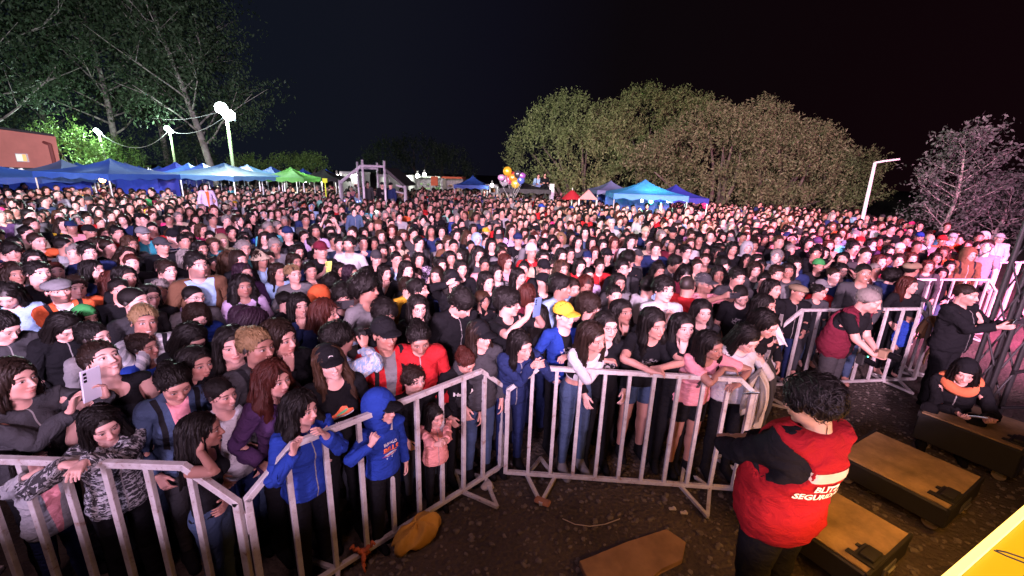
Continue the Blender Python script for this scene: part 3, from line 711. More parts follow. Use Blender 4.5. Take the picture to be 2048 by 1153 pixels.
STAND = {}
def make_person(loc, yaw, body='m', hair='short', hc='k', top='long', tc='black', legs='trousers', lc='black', P=None, h=1.72, lod=0, label='', group=None,
                hat=None, hatc='black', hood=False, glasses=False, beard=0.0, skin=None, hs=1.0, inner=None, inner_w=.05, pattern=0, pcol=None, shoes='black', bald=0, lean=None, name='person', parts_out=None):
    """yaw 0 looks at -Y (the stage); positive turns to +X (image right)"""
    P = dict(P or {}); Gm = pose(P); s = h / 1.75
    Gm['_fv'] = (rnd.uniform(.94, 1.06), rnd.uniform(.97, 1.04), rnd.uniform(.95, 1.05), rnd.uniform(-.12, .14))
    root = empty(name, loc, rad(yaw), label, 'person', group); root.scale = (s, s, s)
    sk = skin or rnd.choice(SKINC)
    def add(nm, key, **pr):
        tp = tpl(key)[lod]; o = put_mesh(nm, tp[0], skin_co(tp, Gm, hs), root)
        for a, v in pr.items(): o[a] = v
        if parts_out is not None: parts_out[nm] = o
        return o
    xt = dict(zip=float(top == 'jacket' and not inner and rnd.random() < .8), strap=float(rnd.random() < .14), motif=float(top in ('tee', 'long') and not pattern and rnd.random() < .3), mseed=rnd.uniform(0, 50)) if name == 'person' else {}
    add('body', 'body.' + body, skin=[*sk], smile=float(rnd.random()**1.5), beard=float(beard), bald=float(bald or bool(hat)))
    if hair and not hood and not (hat and hair in ('short', 'mop', 'fro', 'bun') and lod > 0): 
        hh = 'crop' if (hat and hair in ('short', 'mop', 'fro', 'bun')) else hair
        add('hair', 'hair.' + hh, hair=[*HAIRC[hc]])
    if hood: add('hood', 'hood', tint=[*PALETTE[tc]], inner=[0., 0., 0.], inner_w=-1.0, pattern=0.0, pcol=[0., 0., 0.])
    if hat: add('hat' if hat != 'cap' else 'cap', 'hat.' + hat, tint=[*PALETTE[hatc]], inner=[0., 0., 0.], inner_w=-1.0, pattern=0.0, pcol=[0., 0., 0.])
    nmt = {'long': 'jumper', 'jacket': 'jacket', 'tee': 't_shirt', 'tank': 'tank_top', 'vest': 'vest', 'crop': 'crop_top'}[top]
    bt = body
    add(nmt, 'top.%s.%s' % (bt, top), tint=[*PALETTE[tc]], inner=[*(PALETTE[inner] if inner else (0, 0, 0))], inner_w=float(inner_w if inner else -1.0), pattern=float(pattern), pcol=[*(PALETTE[pcol] if pcol else (0, 0, 0))], **xt)
    add({'jeans': 'jeans', 'trousers': 'trousers', 'shorts': 'shorts', 'skirt': 'skirt'}[legs], 'legs.%s.%s' % (bt, legs), tint=[*PALETTE[lc]], inner=[0., 0., 0.], inner_w=-1.0, pattern=0.0, pcol=[0., 0., 0.])
    if lod == 0: add('shoes', 'shoes', tint=[*PALETTE[shoes]], inner=[0., 0., 0.], inner_w=-1.0, pattern=0.0, pcol=[0., 0., 0.])
    if glasses and lod < 2: spectacles(Gm, hs, root, glasses == 'dark')
    return root, Gm, s

# ------------------------------------------------------------------ mesh building helper
class MB:
    def __init__(s): s.bm = bmesh.new()
    def box(s, a, b, M=None):
        a, b = Vector(a), Vector(b); c = (a + b) / 2; d = b - a
        m = Matrix.Translation(c) @ Matrix.Diagonal((d.x, d.y, d.z, 1))
        if M is not None: m = M @ m
        bmesh.ops.create_cube(s.bm, size=1, matrix=m); return s
    def tube(s, pts, r, seg=8, r2=None, square=False, cap=True):
        n = len(pts) - 1; pts = [Vector(p) for p in pts]
        for i in range(n):
            a, b = pts[i], pts[i + 1]; d = b - a
            if d.length < 1e-6: continue
            ra = r + ((r2 if r2 is not None else r) - r) * i / n; rb = r + ((r2 if r2 is not None else r) - r) * (i + 1) / n
            q = d.to_track_quat('Z', 'Y').to_matrix().to_4x4()
            if square: 
                bmesh.ops.create_cube(s.bm, size=1, matrix=Matrix.Translation((a + b) / 2) @ q @ Matrix.Diagonal((2 * r, 2 * r, d.length + r * (1.2 if n > 1 else 0), 1)))
            else:
                bmesh.ops.create_cone(s.bm, cap_ends=cap, segments=seg, radius1=ra, radius2=rb, depth=d.length + (r * .3 if n > 1 else 0), matrix=Matrix.Translation((a + b) / 2) @ q)
        return s
    def ball(s, c, r, seg=10, sc=(1, 1, 1)):
        bmesh.ops.create_uvsphere(s.bm, u_segments=seg, v_segments=max(5, seg // 2), radius=r, matrix=Matrix.Translation(Vector(c)) @ Matrix.Diagonal((*sc, 1))); return s
    def poly(s, pts):
        s.bm.faces.new([s.bm.verts.new(Vector(p)) for p in pts]); return s
    def prism(s, pts, dz):
        top = [s.bm.verts.new(Vector(p)) for p in pts]; bot = [s.bm.verts.new(Vector(p) + Vector(dz)) for p in pts]
        s.bm.faces.new(top); s.bm.faces.new(bot[::-1]); n = len(pts)
        for i in range(n): s.bm.faces.new([top[i], bot[i], bot[(i + 1) % n], top[(i + 1) % n]])
        return s
    def grid(s, f, nu, nv):
        v = [[s.bm.verts.new(Vector(f(i / nu, j / nv))) for j in range(nv + 1)] for i in range(nu + 1)]
        for i in range(nu):
            for j in range(nv): s.bm.faces.new([v[i][j], v[i + 1][j], v[i + 1][j + 1], v[i][j + 1]])
        return s
    def build(s, name, mat, parent=None, smooth=False, bevel=0.0):
        if bevel:
            bmesh.ops.bevel(s.bm, geom=s.bm.edges[:], offset=bevel, segments=1, affect='EDGES')
        bmesh.ops.recalc_face_normals(s.bm, faces=s.bm.faces[:])
        me = bpy.data.meshes.new(name); s.bm.to_mesh(me); s.bm.free()
        if smooth: me.polygons.foreach_set('use_smooth', [True] * len(me.polygons))
        me.materials.append(mat); o = bpy.data.objects.new(name, me); COL.objects.link(o)
        if parent: o.parent = parent
        return o
def quads(name, V, mat, parent=None, k=4):
    V = np.asarray(V, np.float32).reshape(-1, 3); me = mesh_of(V, np.arange(len(V)).reshape(-1, k), name); me.materials.append(mat)
    me.polygons.foreach_set('use_smooth', np.zeros(len(me.polygons), bool))
    o = bpy.data.objects.new(name, me); COL.objects.link(o)
    if parent: o.parent = parent
    return o

# ------------------------------------------------------------------ ground
def ground_mat():
    m, nt, n, l, b = new_mat('gravel_dirt'); g = G(nt); t = n.new('ShaderNodeTexCoord').outputs['Object']
    a = g.noise(t, 1.1, 6, 0.65); c = g.noise(t, 34, 5, 0.7)
    v = n.new('ShaderNodeTexVoronoi'); v.inputs['Scale'].default_value = 26; l.new(t, v.inputs['Vector'])
    col = g.ramp(a, (0.3, (.045, .034, .028)), (0.55, (.085, .066, .054)), (0.75, (.12, .095, .078)))
    col = g.mix(g.m('MULTIPLY', c, 0.6), col, (.16, .13, .11), 'OVERLAY')
    l.new(col, b.inputs['Base Color']); b.inputs['Roughness'].default_value = 0.95
    h = g.m('ADD', g.m('MULTIPLY', v.outputs['Distance'], -0.8), g.m('MULTIPLY', c, 0.7))
    l.new(g.bump(h, 1.0, 0.03), b.inputs['Normal']); return m
M_GROUND = ground_mat()
def gz(x, y):
    return 0.010 * math.sin(x * 3.1 + y * 1.7) + 0.008 * math.sin(x * 7.3 - y * 5.1) + 0.004 * math.sin(x * 17 + y * 13)
mb = MB()
mb.grid(lambda u, v: ((u - .5) * 14 + 2, v * 10 - 1, gz((u - .5) * 14 + 2, v * 10 - 1) - .012), 110, 90)
tagit(mb.build('gravel_yard', M_GROUND, smooth=True), kind='structure')
mb = MB(); mb.poly([(-400, -60, -.05), (400, -60, -.05), (400, 700, -.05), (-400, 700, -.05)])
tagit(mb.build('ground', M_GROUND), kind='structure')
# loose stones over the open gravel in front of the fence
bm = bmesh.new(); bmesh.ops.create_icosphere(bm, subdivisions=1, radius=1.0)
iv = np.array([v.co[:] for v in bm.verts]); itri = np.array([[v.index for v in f.verts] for f in bm.faces]); bm.free()
R2 = np.random.RandomState(5); SV = []; SF = []; SK = []
for i in range(5200):
    x, y = R2.uniform(-1.5, 5.5), R2.uniform(1.0, 5.6)
    if y > 3.6 and x < 2: continue
    r = min(.034, abs(R2.normal(.011, .006)) + .004)
    v = iv * (r * R2.uniform(.7, 1.2, 3) * (1, 1, .6)) * (1 + R2.normal(0, .16, (len(iv), 1)))
    a = R2.uniform(0, 6.3); ca, sa = math.cos(a), math.sin(a)
    v = np.stack([v[:, 0] * ca - v[:, 1] * sa + x, v[:, 0] * sa + v[:, 1] * ca + y, v[:, 2] + gz(x, y) - .012 + r * .3], 1)
    SF.append(itri + len(SV) * len(iv)); SV.append(v)
st = mesh_of(np.concatenate(SV), np.concatenate(SF), 'loose_stones'); st.polygons.foreach_set('use_smooth', np.zeros(len(st.polygons), bool))
st.materials.append(simple('stone', (.13, .11, .095), 0.85, noise=0.5, nscale=9)); so = bpy.data.objects.new('loose_stones', st); COL.objects.link(so)
tagit(so, 'small grey loose stones scattered on the dark open gravel', 'stones', kind='stuff')

# ------------------------------------------------------------------ crowd barriers
def paint_mat():
    m, nt, n, l, b = new_mat('chipped_white_paint'); g = G(nt); t = n.new('ShaderNodeTexCoord').outputs['Object']
    f = g.noise(t, 9, 7, 0.75, 0.4); f2 = g.noise(t, 60, 3)
    c = g.ramp(f, (0.33, (.20, .10, .06)), (0.41, (.36, .33, .32)), (0.60, (.46, .45, .45)), (0.9, (.52, .51, .52)))
    c = g.mix(g.m('MULTIPLY', g.m('GREATER_THAN', f2, 0.66), 0.55), c, (.14, .09, .07))
    l.new(c, b.inputs['Base Color']); b.inputs['Roughness'].default_value = 0.5; l.new(g.bump(f2, .3, .003), b.inputs['Normal']); return m
M_PAINT = paint_mat()
M_PLASTER = simple('white_plaster', (.7, .68, .64), 0.9)
def barrier(a, b, label, nb=9, top=1.15, feet=(0.16, 0.84), flip=1, ca=.26, cb=.26, hl=.92, hr=.92, only=None):
    """steel barrier panel from ground point a to b with chamfered top corners"""
    a, b = Vector((a[0], a[1], 0)), Vector((b[0], b[1], 0)); L = (b - a).length; rz = math.atan2(b.y - a.y, b.x - a.x)
    root = empty('crowd_barrier', a, rz, label, 'barrier', 'white crowd barriers along the front'); r = .019; z0 = .07
    f = MB()
    f.tube([(0, 0, z0), (0, 0, hl), (ca, 0, top), (L - cb, 0, top), (L, 0, hr), (L, 0, z0)], r, square=True)
    f.tube([(0, 0, z0), (L, 0, z0)], r * .95, square=True)
    f.box((-.026, -.022, hl - .22), (-.012 + .03, .022, hl - .08)); f.box((L - .018, -.024, .13), (L + .028, .024, .19))
    f.build('frame', M_PAINT, root, bevel=.003)
    for i in range(nb):
        x = L * (i + 1) / (nb + 1)
        zt = hl + (top - hl) * x / ca if x < ca else top if x < L - cb else hr + (top - hr) * (L - x) / cb
        MB().tube([(x, 0, z0 + .018), (x, 0, zt - .018)], .0155, square=True).build('bar', M_PAINT, root, bevel=.002)
    for k, t in enumerate(feet):
        x = L * t; d = .30 * flip
        m = MB(); m.tube([(x - .13, 0, z0 - .02), (x, -d, .016), (x + .13, 0, z0 - .02)], .015, square=True)
        m.tube([(x - .13, 0, z0 - .02), (x, d, .016), (x + .13, 0, z0 - .02)], .015, square=True)
        m.build('foot', M_PAINT, root, bevel=.002)
    return root

FENCE = {}
FENCE['A'] = barrier((-3.82, 1.93), (-1.50, 1.93), 'white barrier panel at the lower left, under the hands of the child and camouflage hoodie', flip=-1)
FENCE['B'] = barrier((-1.46, 1.96), (-.05, 3.38), 'white barrier panel angled away, with the children in blue and pink behind it', nb=8, flip=-1)
FENCE['C'] = barrier((0.0, 3.31), (2.07, 3.20), 'white barrier panel under the folded arms of the people in the middle', nb=9, hr=1.05, cb=.12)
FENCE['K'] = barrier((2.12, 3.24), (3.56, 5.22), 'white barrier panel behind the hanging jackets, seen nearly end on', nb=8)
FENCE['D'] = barrier((3.60, 5.25), (5.93, 5.60), 'white barrier panel behind the photographer with maroon straps', nb=8)
FENCE['L'] = barrier((5.97, 5.64), (6.88, 7.36), 'white barrier panel receding behind the tan jacket', nb=7)
FENCE['F'] = barrier((6.92, 7.40), (9.22, 7.74), 'white barrier panel behind the man in black holding out a phone', nb=8)
FENCE['G'] = barrier((8.95, 8.36), (10.60, 8.68), 'brightly lit pink and white barrier panel farthest right in the row', nb=6, top=1.34, hl=1.32, hr=1.32, ca=.03, cb=.03)
FENCE['H'] = barrier((10.66, 8.70), (12.9, 8.9), 'brightly lit barrier panel at the right edge of the photo', nb=8, top=1.34, hl=1.32, hr=1.32, ca=.03, cb=.03)

# ------------------------------------------------------------------ flight cases in the pit
M_BLACK = simple('black_laminate', (.010, .010, .011), 0.6, noise=.3)
M_PLY = simple('dusty_plywood', (.30, .20, .115), 0.9, noise=.45, nscale=5, bump=.25, bscale=60)
M_CARPET = simple('brown_board', (.26, .15, .075), 0.95, noise=.4, nscale=4, bump=.3, bscale=50)
M_MET = simple('dull_steel', (.38, .38, .40), 0.35, metal=.9, noise=.2)
M_RUB = simple('rubber', (.02, .02, .02), .7); M_CAST = simple('caster_wheel', (.16, .13, .10), .5)
def flight_case(p, ang, w, l, h, label, step=False):
    """p = near right corner of the lid, local x along the end edge, local y along the length"""
    r = empty('flight_case', (p[0], p[1], 0), ang, label, 'flight case', 'wheeled flight cases standing in the pit')
    MB().box((0, 0, .11), (w, l, h - .012)).build('case_body', M_BLACK, r, bevel=.012)
    MB().box((.018, .018, h - .012), (w - .018, l - .018, h + .002)).build('lid', M_PLY, r, bevel=.004)
    for (a, b) in (((-.004, -.004, h - .05), (w + .004, .018, h + .006)), ((-.004, l - .018, h - .05), (w + .004, l + .004, h + .006))):
        MB().box(a, b).build('edge_rail', M_BLACK, r, bevel=.003)
    m = MB(); m.box((w * .10, .0, h + .003), (w * .38, .13, h + .020)); m.box((w * .14, .02, h + .02), (w * .34, .10, h + .045))
    m.box((w * .10, .13, h + .003), (w * .17, .17, h + .014)); m.box((w * .28, .13, h + .003), (w * .33, .16, h + .014)); m.build('catch_plate', M_BLACK, r, bevel=.003)
    for x in (w * .14, w * .86):
        for y in (.10, l - .10):
            k = MB(); k.tube([(x - .022, y, .055), (x + .022, y, .055)], .053, 16); k = k.build('caster', M_CAST, r)
            MB().box((x - .03, y - .028, .055), (x - .024, y + .028, .112)).box((x + .024, y - .028, .055), (x + .03, y + .028, .112)).build('fork', M_MET, k)
    hm = MB(); hm.box((w * .36, -.012, h * .5), (w * .64, -.003, h * .72)); hm.tube([(w * .42, -.02, h * .61), (w * .58, -.02, h * .61)], .008, 6); hm.build('handle', M_MET, r)
ea = math.atan2(.345, .60)
flight_case((2.40, 2.16), ea, .70, .80, .30, 'black flight case with plywood lid beside the guard, nearest the stage')
flight_case((3.54, 2.76), ea, .82, .80, .30, 'black flight case with plywood lid, middle one of the three')
flight_case((4.84, 3.40), ea, .78, .76, .42, 'black flight case with plywood lid in front of the crouching person')
# a box of black cloth-covered staging between the cases
MB().prism([(.62, 2.20, .05), (1.02, 2.28, .05), (1.14, 2.38, .05), (1.33, 2.46, .05), (1.42, 2.62, .05), (1.31, 2.74, .05), (.96, 2.60, .05), (.56, 2.42, .05)], (0, 0, -.045)).build('floor_board', M_CARPET, bevel=.006)
tagit(bpy.data.objects['floor_board'], 'torn brown board lying flat on the stones, bottom middle of the photo', 'board')
MB().prism([(2.35, 3.35, .30), (2.75, 3.55, .30), (2.90, 3.35, .30), (2.55, 3.12, .30)], (0, 0, -.28)).build('small_box', M_PLY, bevel=.01)
tagit(bpy.data.objects['small_box'], 'small brown box on the ground between the fence and the guard\'s head', 'box')

# ------------------------------------------------------------------ glowing stage edge
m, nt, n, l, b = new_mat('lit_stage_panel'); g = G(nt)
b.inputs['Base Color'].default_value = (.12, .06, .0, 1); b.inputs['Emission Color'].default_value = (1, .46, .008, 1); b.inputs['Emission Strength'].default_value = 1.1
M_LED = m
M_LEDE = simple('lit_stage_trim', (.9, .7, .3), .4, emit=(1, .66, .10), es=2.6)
sr = empty('stage_edge', (0, 0, 0), 0, 'glowing yellow translucent stage panel at the lower right corner', 'stage')
s1, s2 = at(1915, 1160, 1.2), at(2080, 1012, 1.2); dv = (s2 - s1).normalized(); nv = Vector((dv.y, -dv.x, 0))
a0 = s1 - dv * 1.6; a1 = s2 + dv * 2.2
P4 = [a0, a1, a1 + nv * 1.1, a0 + nv * 1.1]
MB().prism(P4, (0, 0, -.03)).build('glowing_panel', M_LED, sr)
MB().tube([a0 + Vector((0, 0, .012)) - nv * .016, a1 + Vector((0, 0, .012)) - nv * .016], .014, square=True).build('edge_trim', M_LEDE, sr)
MB().prism([p - Vector((0, 0, .035)) + nv * .05 for p in P4], (0, 0, -1.13)).build('skirt', M_BLACK, sr)
AL = bpy.data.lights.new('panel_strip_light', 'AREA'); AL.shape = 'RECTANGLE'; AL.size = 3.0; AL.size_y = .12; AL.energy = 42; AL.color = (1, .42, .06)
ao = bpy.data.objects.new('panel_strip_light', AL); COL.objects.link(ao); ao.location = s1.lerp(s2, .9) - nv * .05 + Vector((0, 0, .03))
ao.rotation_euler = Matrix((dv, Vector((0, 0, 1)).cross(dv) if False else dv.cross(-(-nv * .8 + Vector((0, 0, -.6))).normalized()) * -1, -(-nv * .8 + Vector((0, 0, -.6))).normalized())).transposed().to_euler()
cb = MB()
for o_ in (0, .018):
    pp = [at(1988 + o_ * 300, 1101, 1.215) + nv * 0, at(2012, 1112 - o_ * 400, 1.215), at(2048, 1126 - o_ * 500, 1.215), at(2090, 1135, 1.215)]
    cb.tube(pp, .0035, 6)
tagit(cb.build('cable', M_RUB), 'pair of thin dark cables lying on the glowing yellow stage panel', 'cable')

MB().box((-9, -8.5, 0), (1.2, .85, 1.2)).box((1.25, -8.5, 0), (9, .3, 1.2)).build('stage_deck', M_BLACK)
tagit(bpy.data.objects['stage_deck'], kind='structure')
# ------------------------------------------------------------------ bits on the ground and on the fence
def cloth_lump(name, mat, f, nu, nv, label, cat, thick=.006):
    mb = MB(); mb.grid(f, nu, nv); o = mb.build(name, mat, smooth=True)
    md = o.modifiers.new('t', 'SOLIDIFY'); md.thickness = thick
    return tagit(o, label, cat)
def fab(name, col, **k): return simple(name, col, .9, noise=.25, nscale=7, bump=.4, bscale=25, **k)
def drape(p, d, w, drop_f, drop_b, seed, bulge=.05, top=1.175):
    """cloth hung over a rail: p point on rail, d rail direction"""
    d = Vector((d[0], d[1], 0)).normalized(); nn = Vector((d.y, -d.x, 0)); p = Vector((p[0], p[1], 0)); r = random.Random(seed)
    ph = [r.uniform(0, 6) for _ in range(6)]
    def f(u, v):
        s = (v - .42) * 2; x = (u - .5) * w
        if s < 0: dz, side = -s / .84 * drop_b, -1
        else: dz, side = s / 1.16 * drop_f, 1
        k = min(1, dz / .12); fold = math.sin(u * 17 + ph[0] + s) * .02 + math.sin(u * 31 + ph[1]) * .012
        off = side * (.028 * k + bulge * math.sin(min(1, dz / .5) * 2.4)) + fold * k
        z = top - dz * (1 + .16 * math.sin(u * 9 + ph[2])) + (0.012 * (1 - k))
        return p + d * (x * (1 - .25 * k * math.sin(dz * 3))) + nn * off + Vector((0, 0, z))
    return f
cloth_lump('hanging_jacket', fab('grey_fabric', (.36, .33, .28)), drape((2.19, 3.34), (1.44, 1.98), .20, .52, .4, 1, .05), 26, 30, 'pale grey jacket draped over the fence beside the guard\'s arms', 'jacket')
cloth_lump('hanging_jacket', fab('black_fabric', (.02, .02, .02)), drape((2.40, 3.62), (1.44, 1.98), .30, .66, .5, 2, .07), 26, 30, 'black jacket hung over the fence next to the pale grey one', 'jacket')
cloth_lump('hanging_jacket', fab('tan_fabric', (.42, .24, .12)), drape((5.97, 5.60), (.8, .3), .40, .62, .35, 3, .08, 1.05), 26, 30, 'tan brown jacket hanging from the corner of the right fence panel', 'jacket')
def sack(u, v):
    th = u * 2 * math.pi; ph_ = v * math.pi
    r = .135 * math.sin(ph_)**.8; x = r * math.cos(th) * 1.5; y = r * math.sin(th) * .8
    z = .085 - .085 * math.cos(math.pi - ph_) ; z = max(.005, z + .03 * math.sin(th * 5 + v * 9))
    k = 1 + .1 * math.sin(th * 7 + v * 5)
    a = rad(48); return (-.66 + (x * math.cos(a) - y * math.sin(a)) * k, 2.58 + (x * math.sin(a) + y * math.cos(a)) * k, z)
mb = MB(); mb.grid(sack, 28, 14); tagit(mb.build('cloth_sack', fab('mustard_fabric', (.50, .27, .045)), smooth=True), 'mustard yellow cloth bag lying at the foot of the fence', 'bag')
cable_pts = [at(1125, 1038, .012), at(1150, 1049, .012), at(1180, 1053, .014), at(1210, 1049, .012), at(1240, 1038, .012)]
tagit(MB().tube(cable_pts, .004, 6).build('cable', simple('pale_cable', (.35, .3, .27), .6)), 'short bent pale wire lying on the open gravel', 'wire')
for p_, l_ in (((1345, 1018), 'crumpled white scrap of paper on the gravel, left of its neighbour'), ((1368, 1026), 'small pinkish scrap of litter on the gravel near the guard\'s elbow')):
    q = at(*p_, .012); tagit(MB().box((q.x - .03, q.y - .012, .004), (q.x + .03, q.y + .012, .02)).ball((q.x + .01, q.y, .02), .016, 8).build('litter', simple('paper', (.5, .46, .42), .8), bevel=.003), l_, 'litter')
q = at(655, 1135, .5)
def knot(c, col, label):
    m = MB(); r = random.Random(4)
    for i in range(5):
        a = i * 1.26; pts = [Vector(c) + Vector((math.cos(a) * t * .035 + .01 * math.sin(t * 9 + i), math.sin(a) * t * .03, -.03 + .04 * t * math.cos(i * 2.2) + (.02 * math.sin(t * 7)))) for t in np.linspace(0, 2.4, 8)]
        m.tube(pts, .017, 8, r2=.008)
    return tagit(m.build('scarf', fab('rust_fabric', col), smooth=True), label, 'scarf')
kp = Vector((-1.02, 2.41, 0)); knot((kp.x + .02, kp.y - .03, .13), (.42, .10, .035), 'rust orange scarf knotted on the low rail of the angled panel')
for (x, y, s) in ((.22, 3.05, .055), (.30, 3.00, .05), (-.12, 3.20, .06), (.1, 3.16, .04), (1.98, 3.08, .05)):
    pass
bk = MB(); bk.box((-.07, -.035, 0), (.07, .035, .035)); o = bk.build('broken_brick', simple('brick', (.34, .15, .09), .9, noise=.4), bevel=.012); o.location = (.33, 3.02, .0); o.rotation_euler = (.1, .05, -.4)
tagit(o, 'broken reddish brick wedged under the barrier foot in the middle', 'brick')
for (x, y), lb in (((-.16, 3.17), 'pale rounded stone inside the triangular foot of the angled fence panel'),):
    bm = bmesh.new(); bmesh.ops.create_icosphere(bm, subdivisions=2, radius=.055)
    for v in bm.verts: v.co *= 1 + .25 * math.sin(v.co.x * 60 + v.co.y * 47); v.co.z *= .7
    me = bpy.data.meshes.new('large_stone'); bm.to_mesh(me); bm.free(); me.materials.append(simple('pale_stone', (.34, .30, .27), .9, noise=.3)); o = bpy.data.objects.new('large_stone', me); COL.objects.link(o); o.location = (x, y, .03); tagit(o, lb, 'stone')

# dark scaffold truss leg at the right edge
tr = empty('truss_tower', (0, 0, 0), 0, 'dark steel truss leg with bracing bars at the right edge of the photo', 'truss')
t0, t1 = at(1975, 730, 0.0), Vector((6.5, 5.2, 0))
tb = Vector((5.95, 4.70, 0))
M_DARK = simple('dark_steel', (.03, .028, .03), .5, metal=.5)
for dx_, dy_ in ((0, 0), (.28, .05), (.05, .28), (.33, .33)):
    MB().tube([tb + Vector((dx_, dy_, 0)), tb + Vector((dx_, dy_, 5.6))], .027, 10).build('leg', M_DARK, tr)
m_ = MB()
for k in range(12):
    z = .15 + k * .45
    for (a, b_) in (((0, 0), (.28, .05)), ((.05, .28), (.33, .33)), ((0, 0), (.05, .28)), ((.28, .05), (.33, .33))):
        m_.tube([tb + Vector((*a, z)), tb + Vector((*b_, z + .45))], .011, 6)
m_.build('bracing', M_DARK, tr)
MB().tube([tb + Vector((.2, 0, .62)), tb + Vector((1.9, .15, .95))], .022, 8).build('brace', M_DARK, tr); MB().tube([tb + Vector((.2, 0, .15)), tb + Vector((1.9, -.2, .35))], .022, 8).build('brace', M_DARK, tr)

# ------------------------------------------------------------------ lamps over the fair
def lamp_mat(name, col, s): return simple(name, (.8, .8, .8), .5, emit=col, es=s)
M_FLOOD = lamp_mat('floodlight_glow', (.80, 1.0, .92), 60); M_STALL = lamp_mat('stall_bulb', (1, .96, .86), 26); M_WARM = lamp_mat('warm_bulb', (1, .50, .16), 16); M_GREEN = lamp_mat('green_lamp', (.05, 1, .45), 14)
M_PALEPOLE = simple('pale_green_pole', (.30, .42, .20), .6, noise=.2); M_WOODP = simple('weathered_pole', (.22, .20, .17), .8, noise=.3)
def point(name, loc, power, col, r=.12):
    L = bpy.data.lights.new(name, 'POINT'); L.energy = power; L.color = col; L.shadow_soft_size = r
    o = bpy.data.objects.new(name, L); COL.objects.link(o); o.location = loc; return o
def flood(pt, pb, Y, power, label, mat, hr=.28, tilt=.5, spread=1.0):
    top = atd(*pt, Y); bot = atd(*pb, Y); d = (bot - top); base = bot + d * ((bot.z) / max(.1, -d.z)) if False else Vector((bot.x, bot.y, 0))
    r = empty('floodlight_pole', (base.x, base.y, 0), 0, label, 'lamp post', 'floodlight poles over the market tents')
    MB().tube([(0, 0, 0), (top.x - base.x, 0, top.z - .1)], .10, 10, r2=.075).build('pole', mat, r, smooth=True)
    t = Vector((top.x - base.x, 0, top.z))
    MB().tube([t + Vector((-.3, 0, -.12)), t + Vector((.3, 0, -.12))], .025, 8).build('crossbar', M_MET, r)
    for sx_ in ((-1, 1) if hr > .2 else (0,)):
        h = MB(); h.box((-hr * .36, -.05, -hr * .28), (hr * .36, .06, hr * .28), Matrix.Translation(t + Vector((sx_ * hr * .24, .04, sx_ * hr * -.22))) @ Matrix.Rotation(tilt, 4, 'X') @ Matrix.Rotation(.35, 4, 'Y'))
        hd = h.build('lamp_head', M_MET, r)
        h = MB(); h.ball(t + Vector((sx_ * hr * .24, -.10, sx_ * hr * -.22)), hr * .44, 14, (1, .5, .85))
        h.build('lens', M_FLOOD, hd)
    wp = Vector((base.x, base.y, 0)) + t; spot('floodlight', wp + Vector((0, -.45, -.15)), wp + Vector((1.5, -12, -7)), power * 1.6, (.80, 1.0, .92), 150, .15, .8); point('floodlight', wp + Vector((0, -.45, -.1)), power * .22, (.75, 1.0, .85), .15)
    return Vector((base.x, base.y, 0)) + t
T1 = flood((452, 224), (466, 335), 25, 3400, 'tallest floodlight pole, pale green, with the brightest lamp above the blue tents', M_PALEPOLE, .80)
T2 = flood((339, 260), (350, 328), 37, 3000, 'middle floodlight pole with a smaller bright lamp above the blue tents', M_PALEPOLE, .50)
T3 = flood((197, 264), (213, 322), 39, 3600, 'left floodlight pole, nearest the red building, in front of green leaves', M_WOODP, .46)
def wire(a, b, sag, label):
    pts = [a.lerp(b, t) - Vector((0, 0, sag * 4 * t * (1 - t))) for t in np.linspace(0, 1, 15)]
    tagit(MB().tube(pts, .022, 5).build('overhead_wire', simple('wire', (.35, .38, .36), .5)), label, 'wire')
wire(T1 - Vector((0, 0, .2)), T2 + Vector((0, 0, -.1)), .5, 'lower sagging wire between the tallest and the middle floodlight poles')
wire(T1 + Vector((0, 0, .1)), T2 + Vector((-1.2, 0, .9)), .3, 'upper wire running left from the tallest floodlight pole')
wire(T2, T3, 1.4, 'sagging wire between the middle and left floodlight poles')
# white street pole on the right, unlit
sp_t, sp_b = atd(1750, 326, 16), atd(1727, 440, 16)
r = empty('street_pole', (sp_b.x, sp_b.y, 0), 0, 'unlit white street pole with a single arm, right of the big bushes', 'lamp post')
M_WP = simple('white_pole_paint', (.62, .60, .62), .5)
tt = Vector((sp_b.x * 0 + (sp_t.x - sp_b.x), 0, sp_t.z))
MB().tube([(0, 0, 0), tt], .075, 12, r2=.05).build('pole', M_WP, r, smooth=True); MB().tube([tt, tt + Vector((.34, 0, .07))], .035, 8).build('arm', M_WP, r)
MB().box((-.0, -.10, -.03), (.5, .10, .03), Matrix.Translation(tt + Vector((.30, 0, .07))) @ Matrix.Rotation(-.16, 4, 'Y')).build('lamp_head', M_WP, r, bevel=.012)

# ------------------------------------------------------------------ canopies
def tent_mat(name, col, tr=.35):
    m, nt, n, l, b = new_mat(name); g = G(nt); t = n.new('ShaderNodeTexCoord').outputs['Object']
    f = g.noise(t, 1.5, 4); c = g.ramp(f, (.3, tuple(x * .8 for x in col)), (.7, col)); l.new(c, b.inputs['Base Color']); b.inputs['Roughness'].default_value = .55
    b.inputs['Transmission Weight'].default_value = 0
    tl = n.new('ShaderNodeBsdfTranslucent'); l.new(c, tl.inputs[0]); mx = n.new('ShaderNodeMixShader'); mx.inputs[0].default_value = tr
    l.new(b.outputs[0], mx.inputs[1]); l.new(tl.outputs[0], mx.inputs[2]); l.new(mx.outputs[0], n['Material Output'].inputs[0]); l.new(g.bump(g.noise(t, 5, 3), .4, .05), b.inputs['Normal']); return m
TM = {k: tent_mat('canopy_' + k, v) for k, v in dict(blue=(.035, .10, .42), lightblue=(.14, .34, .60), deep=(.03, .045, .34), greyblue=(.13, .17, .32), green=(.16, .50, .12), black=(.03, .03, .033), white=(.7, .72, .62), red=(.55, .03, .05), pink=(.62, .30, .28), cyanblue=(.04, .22, .52)).items()}
M_POLE = simple('tent_frame', (.55, .57, .58), .35, metal=.6)
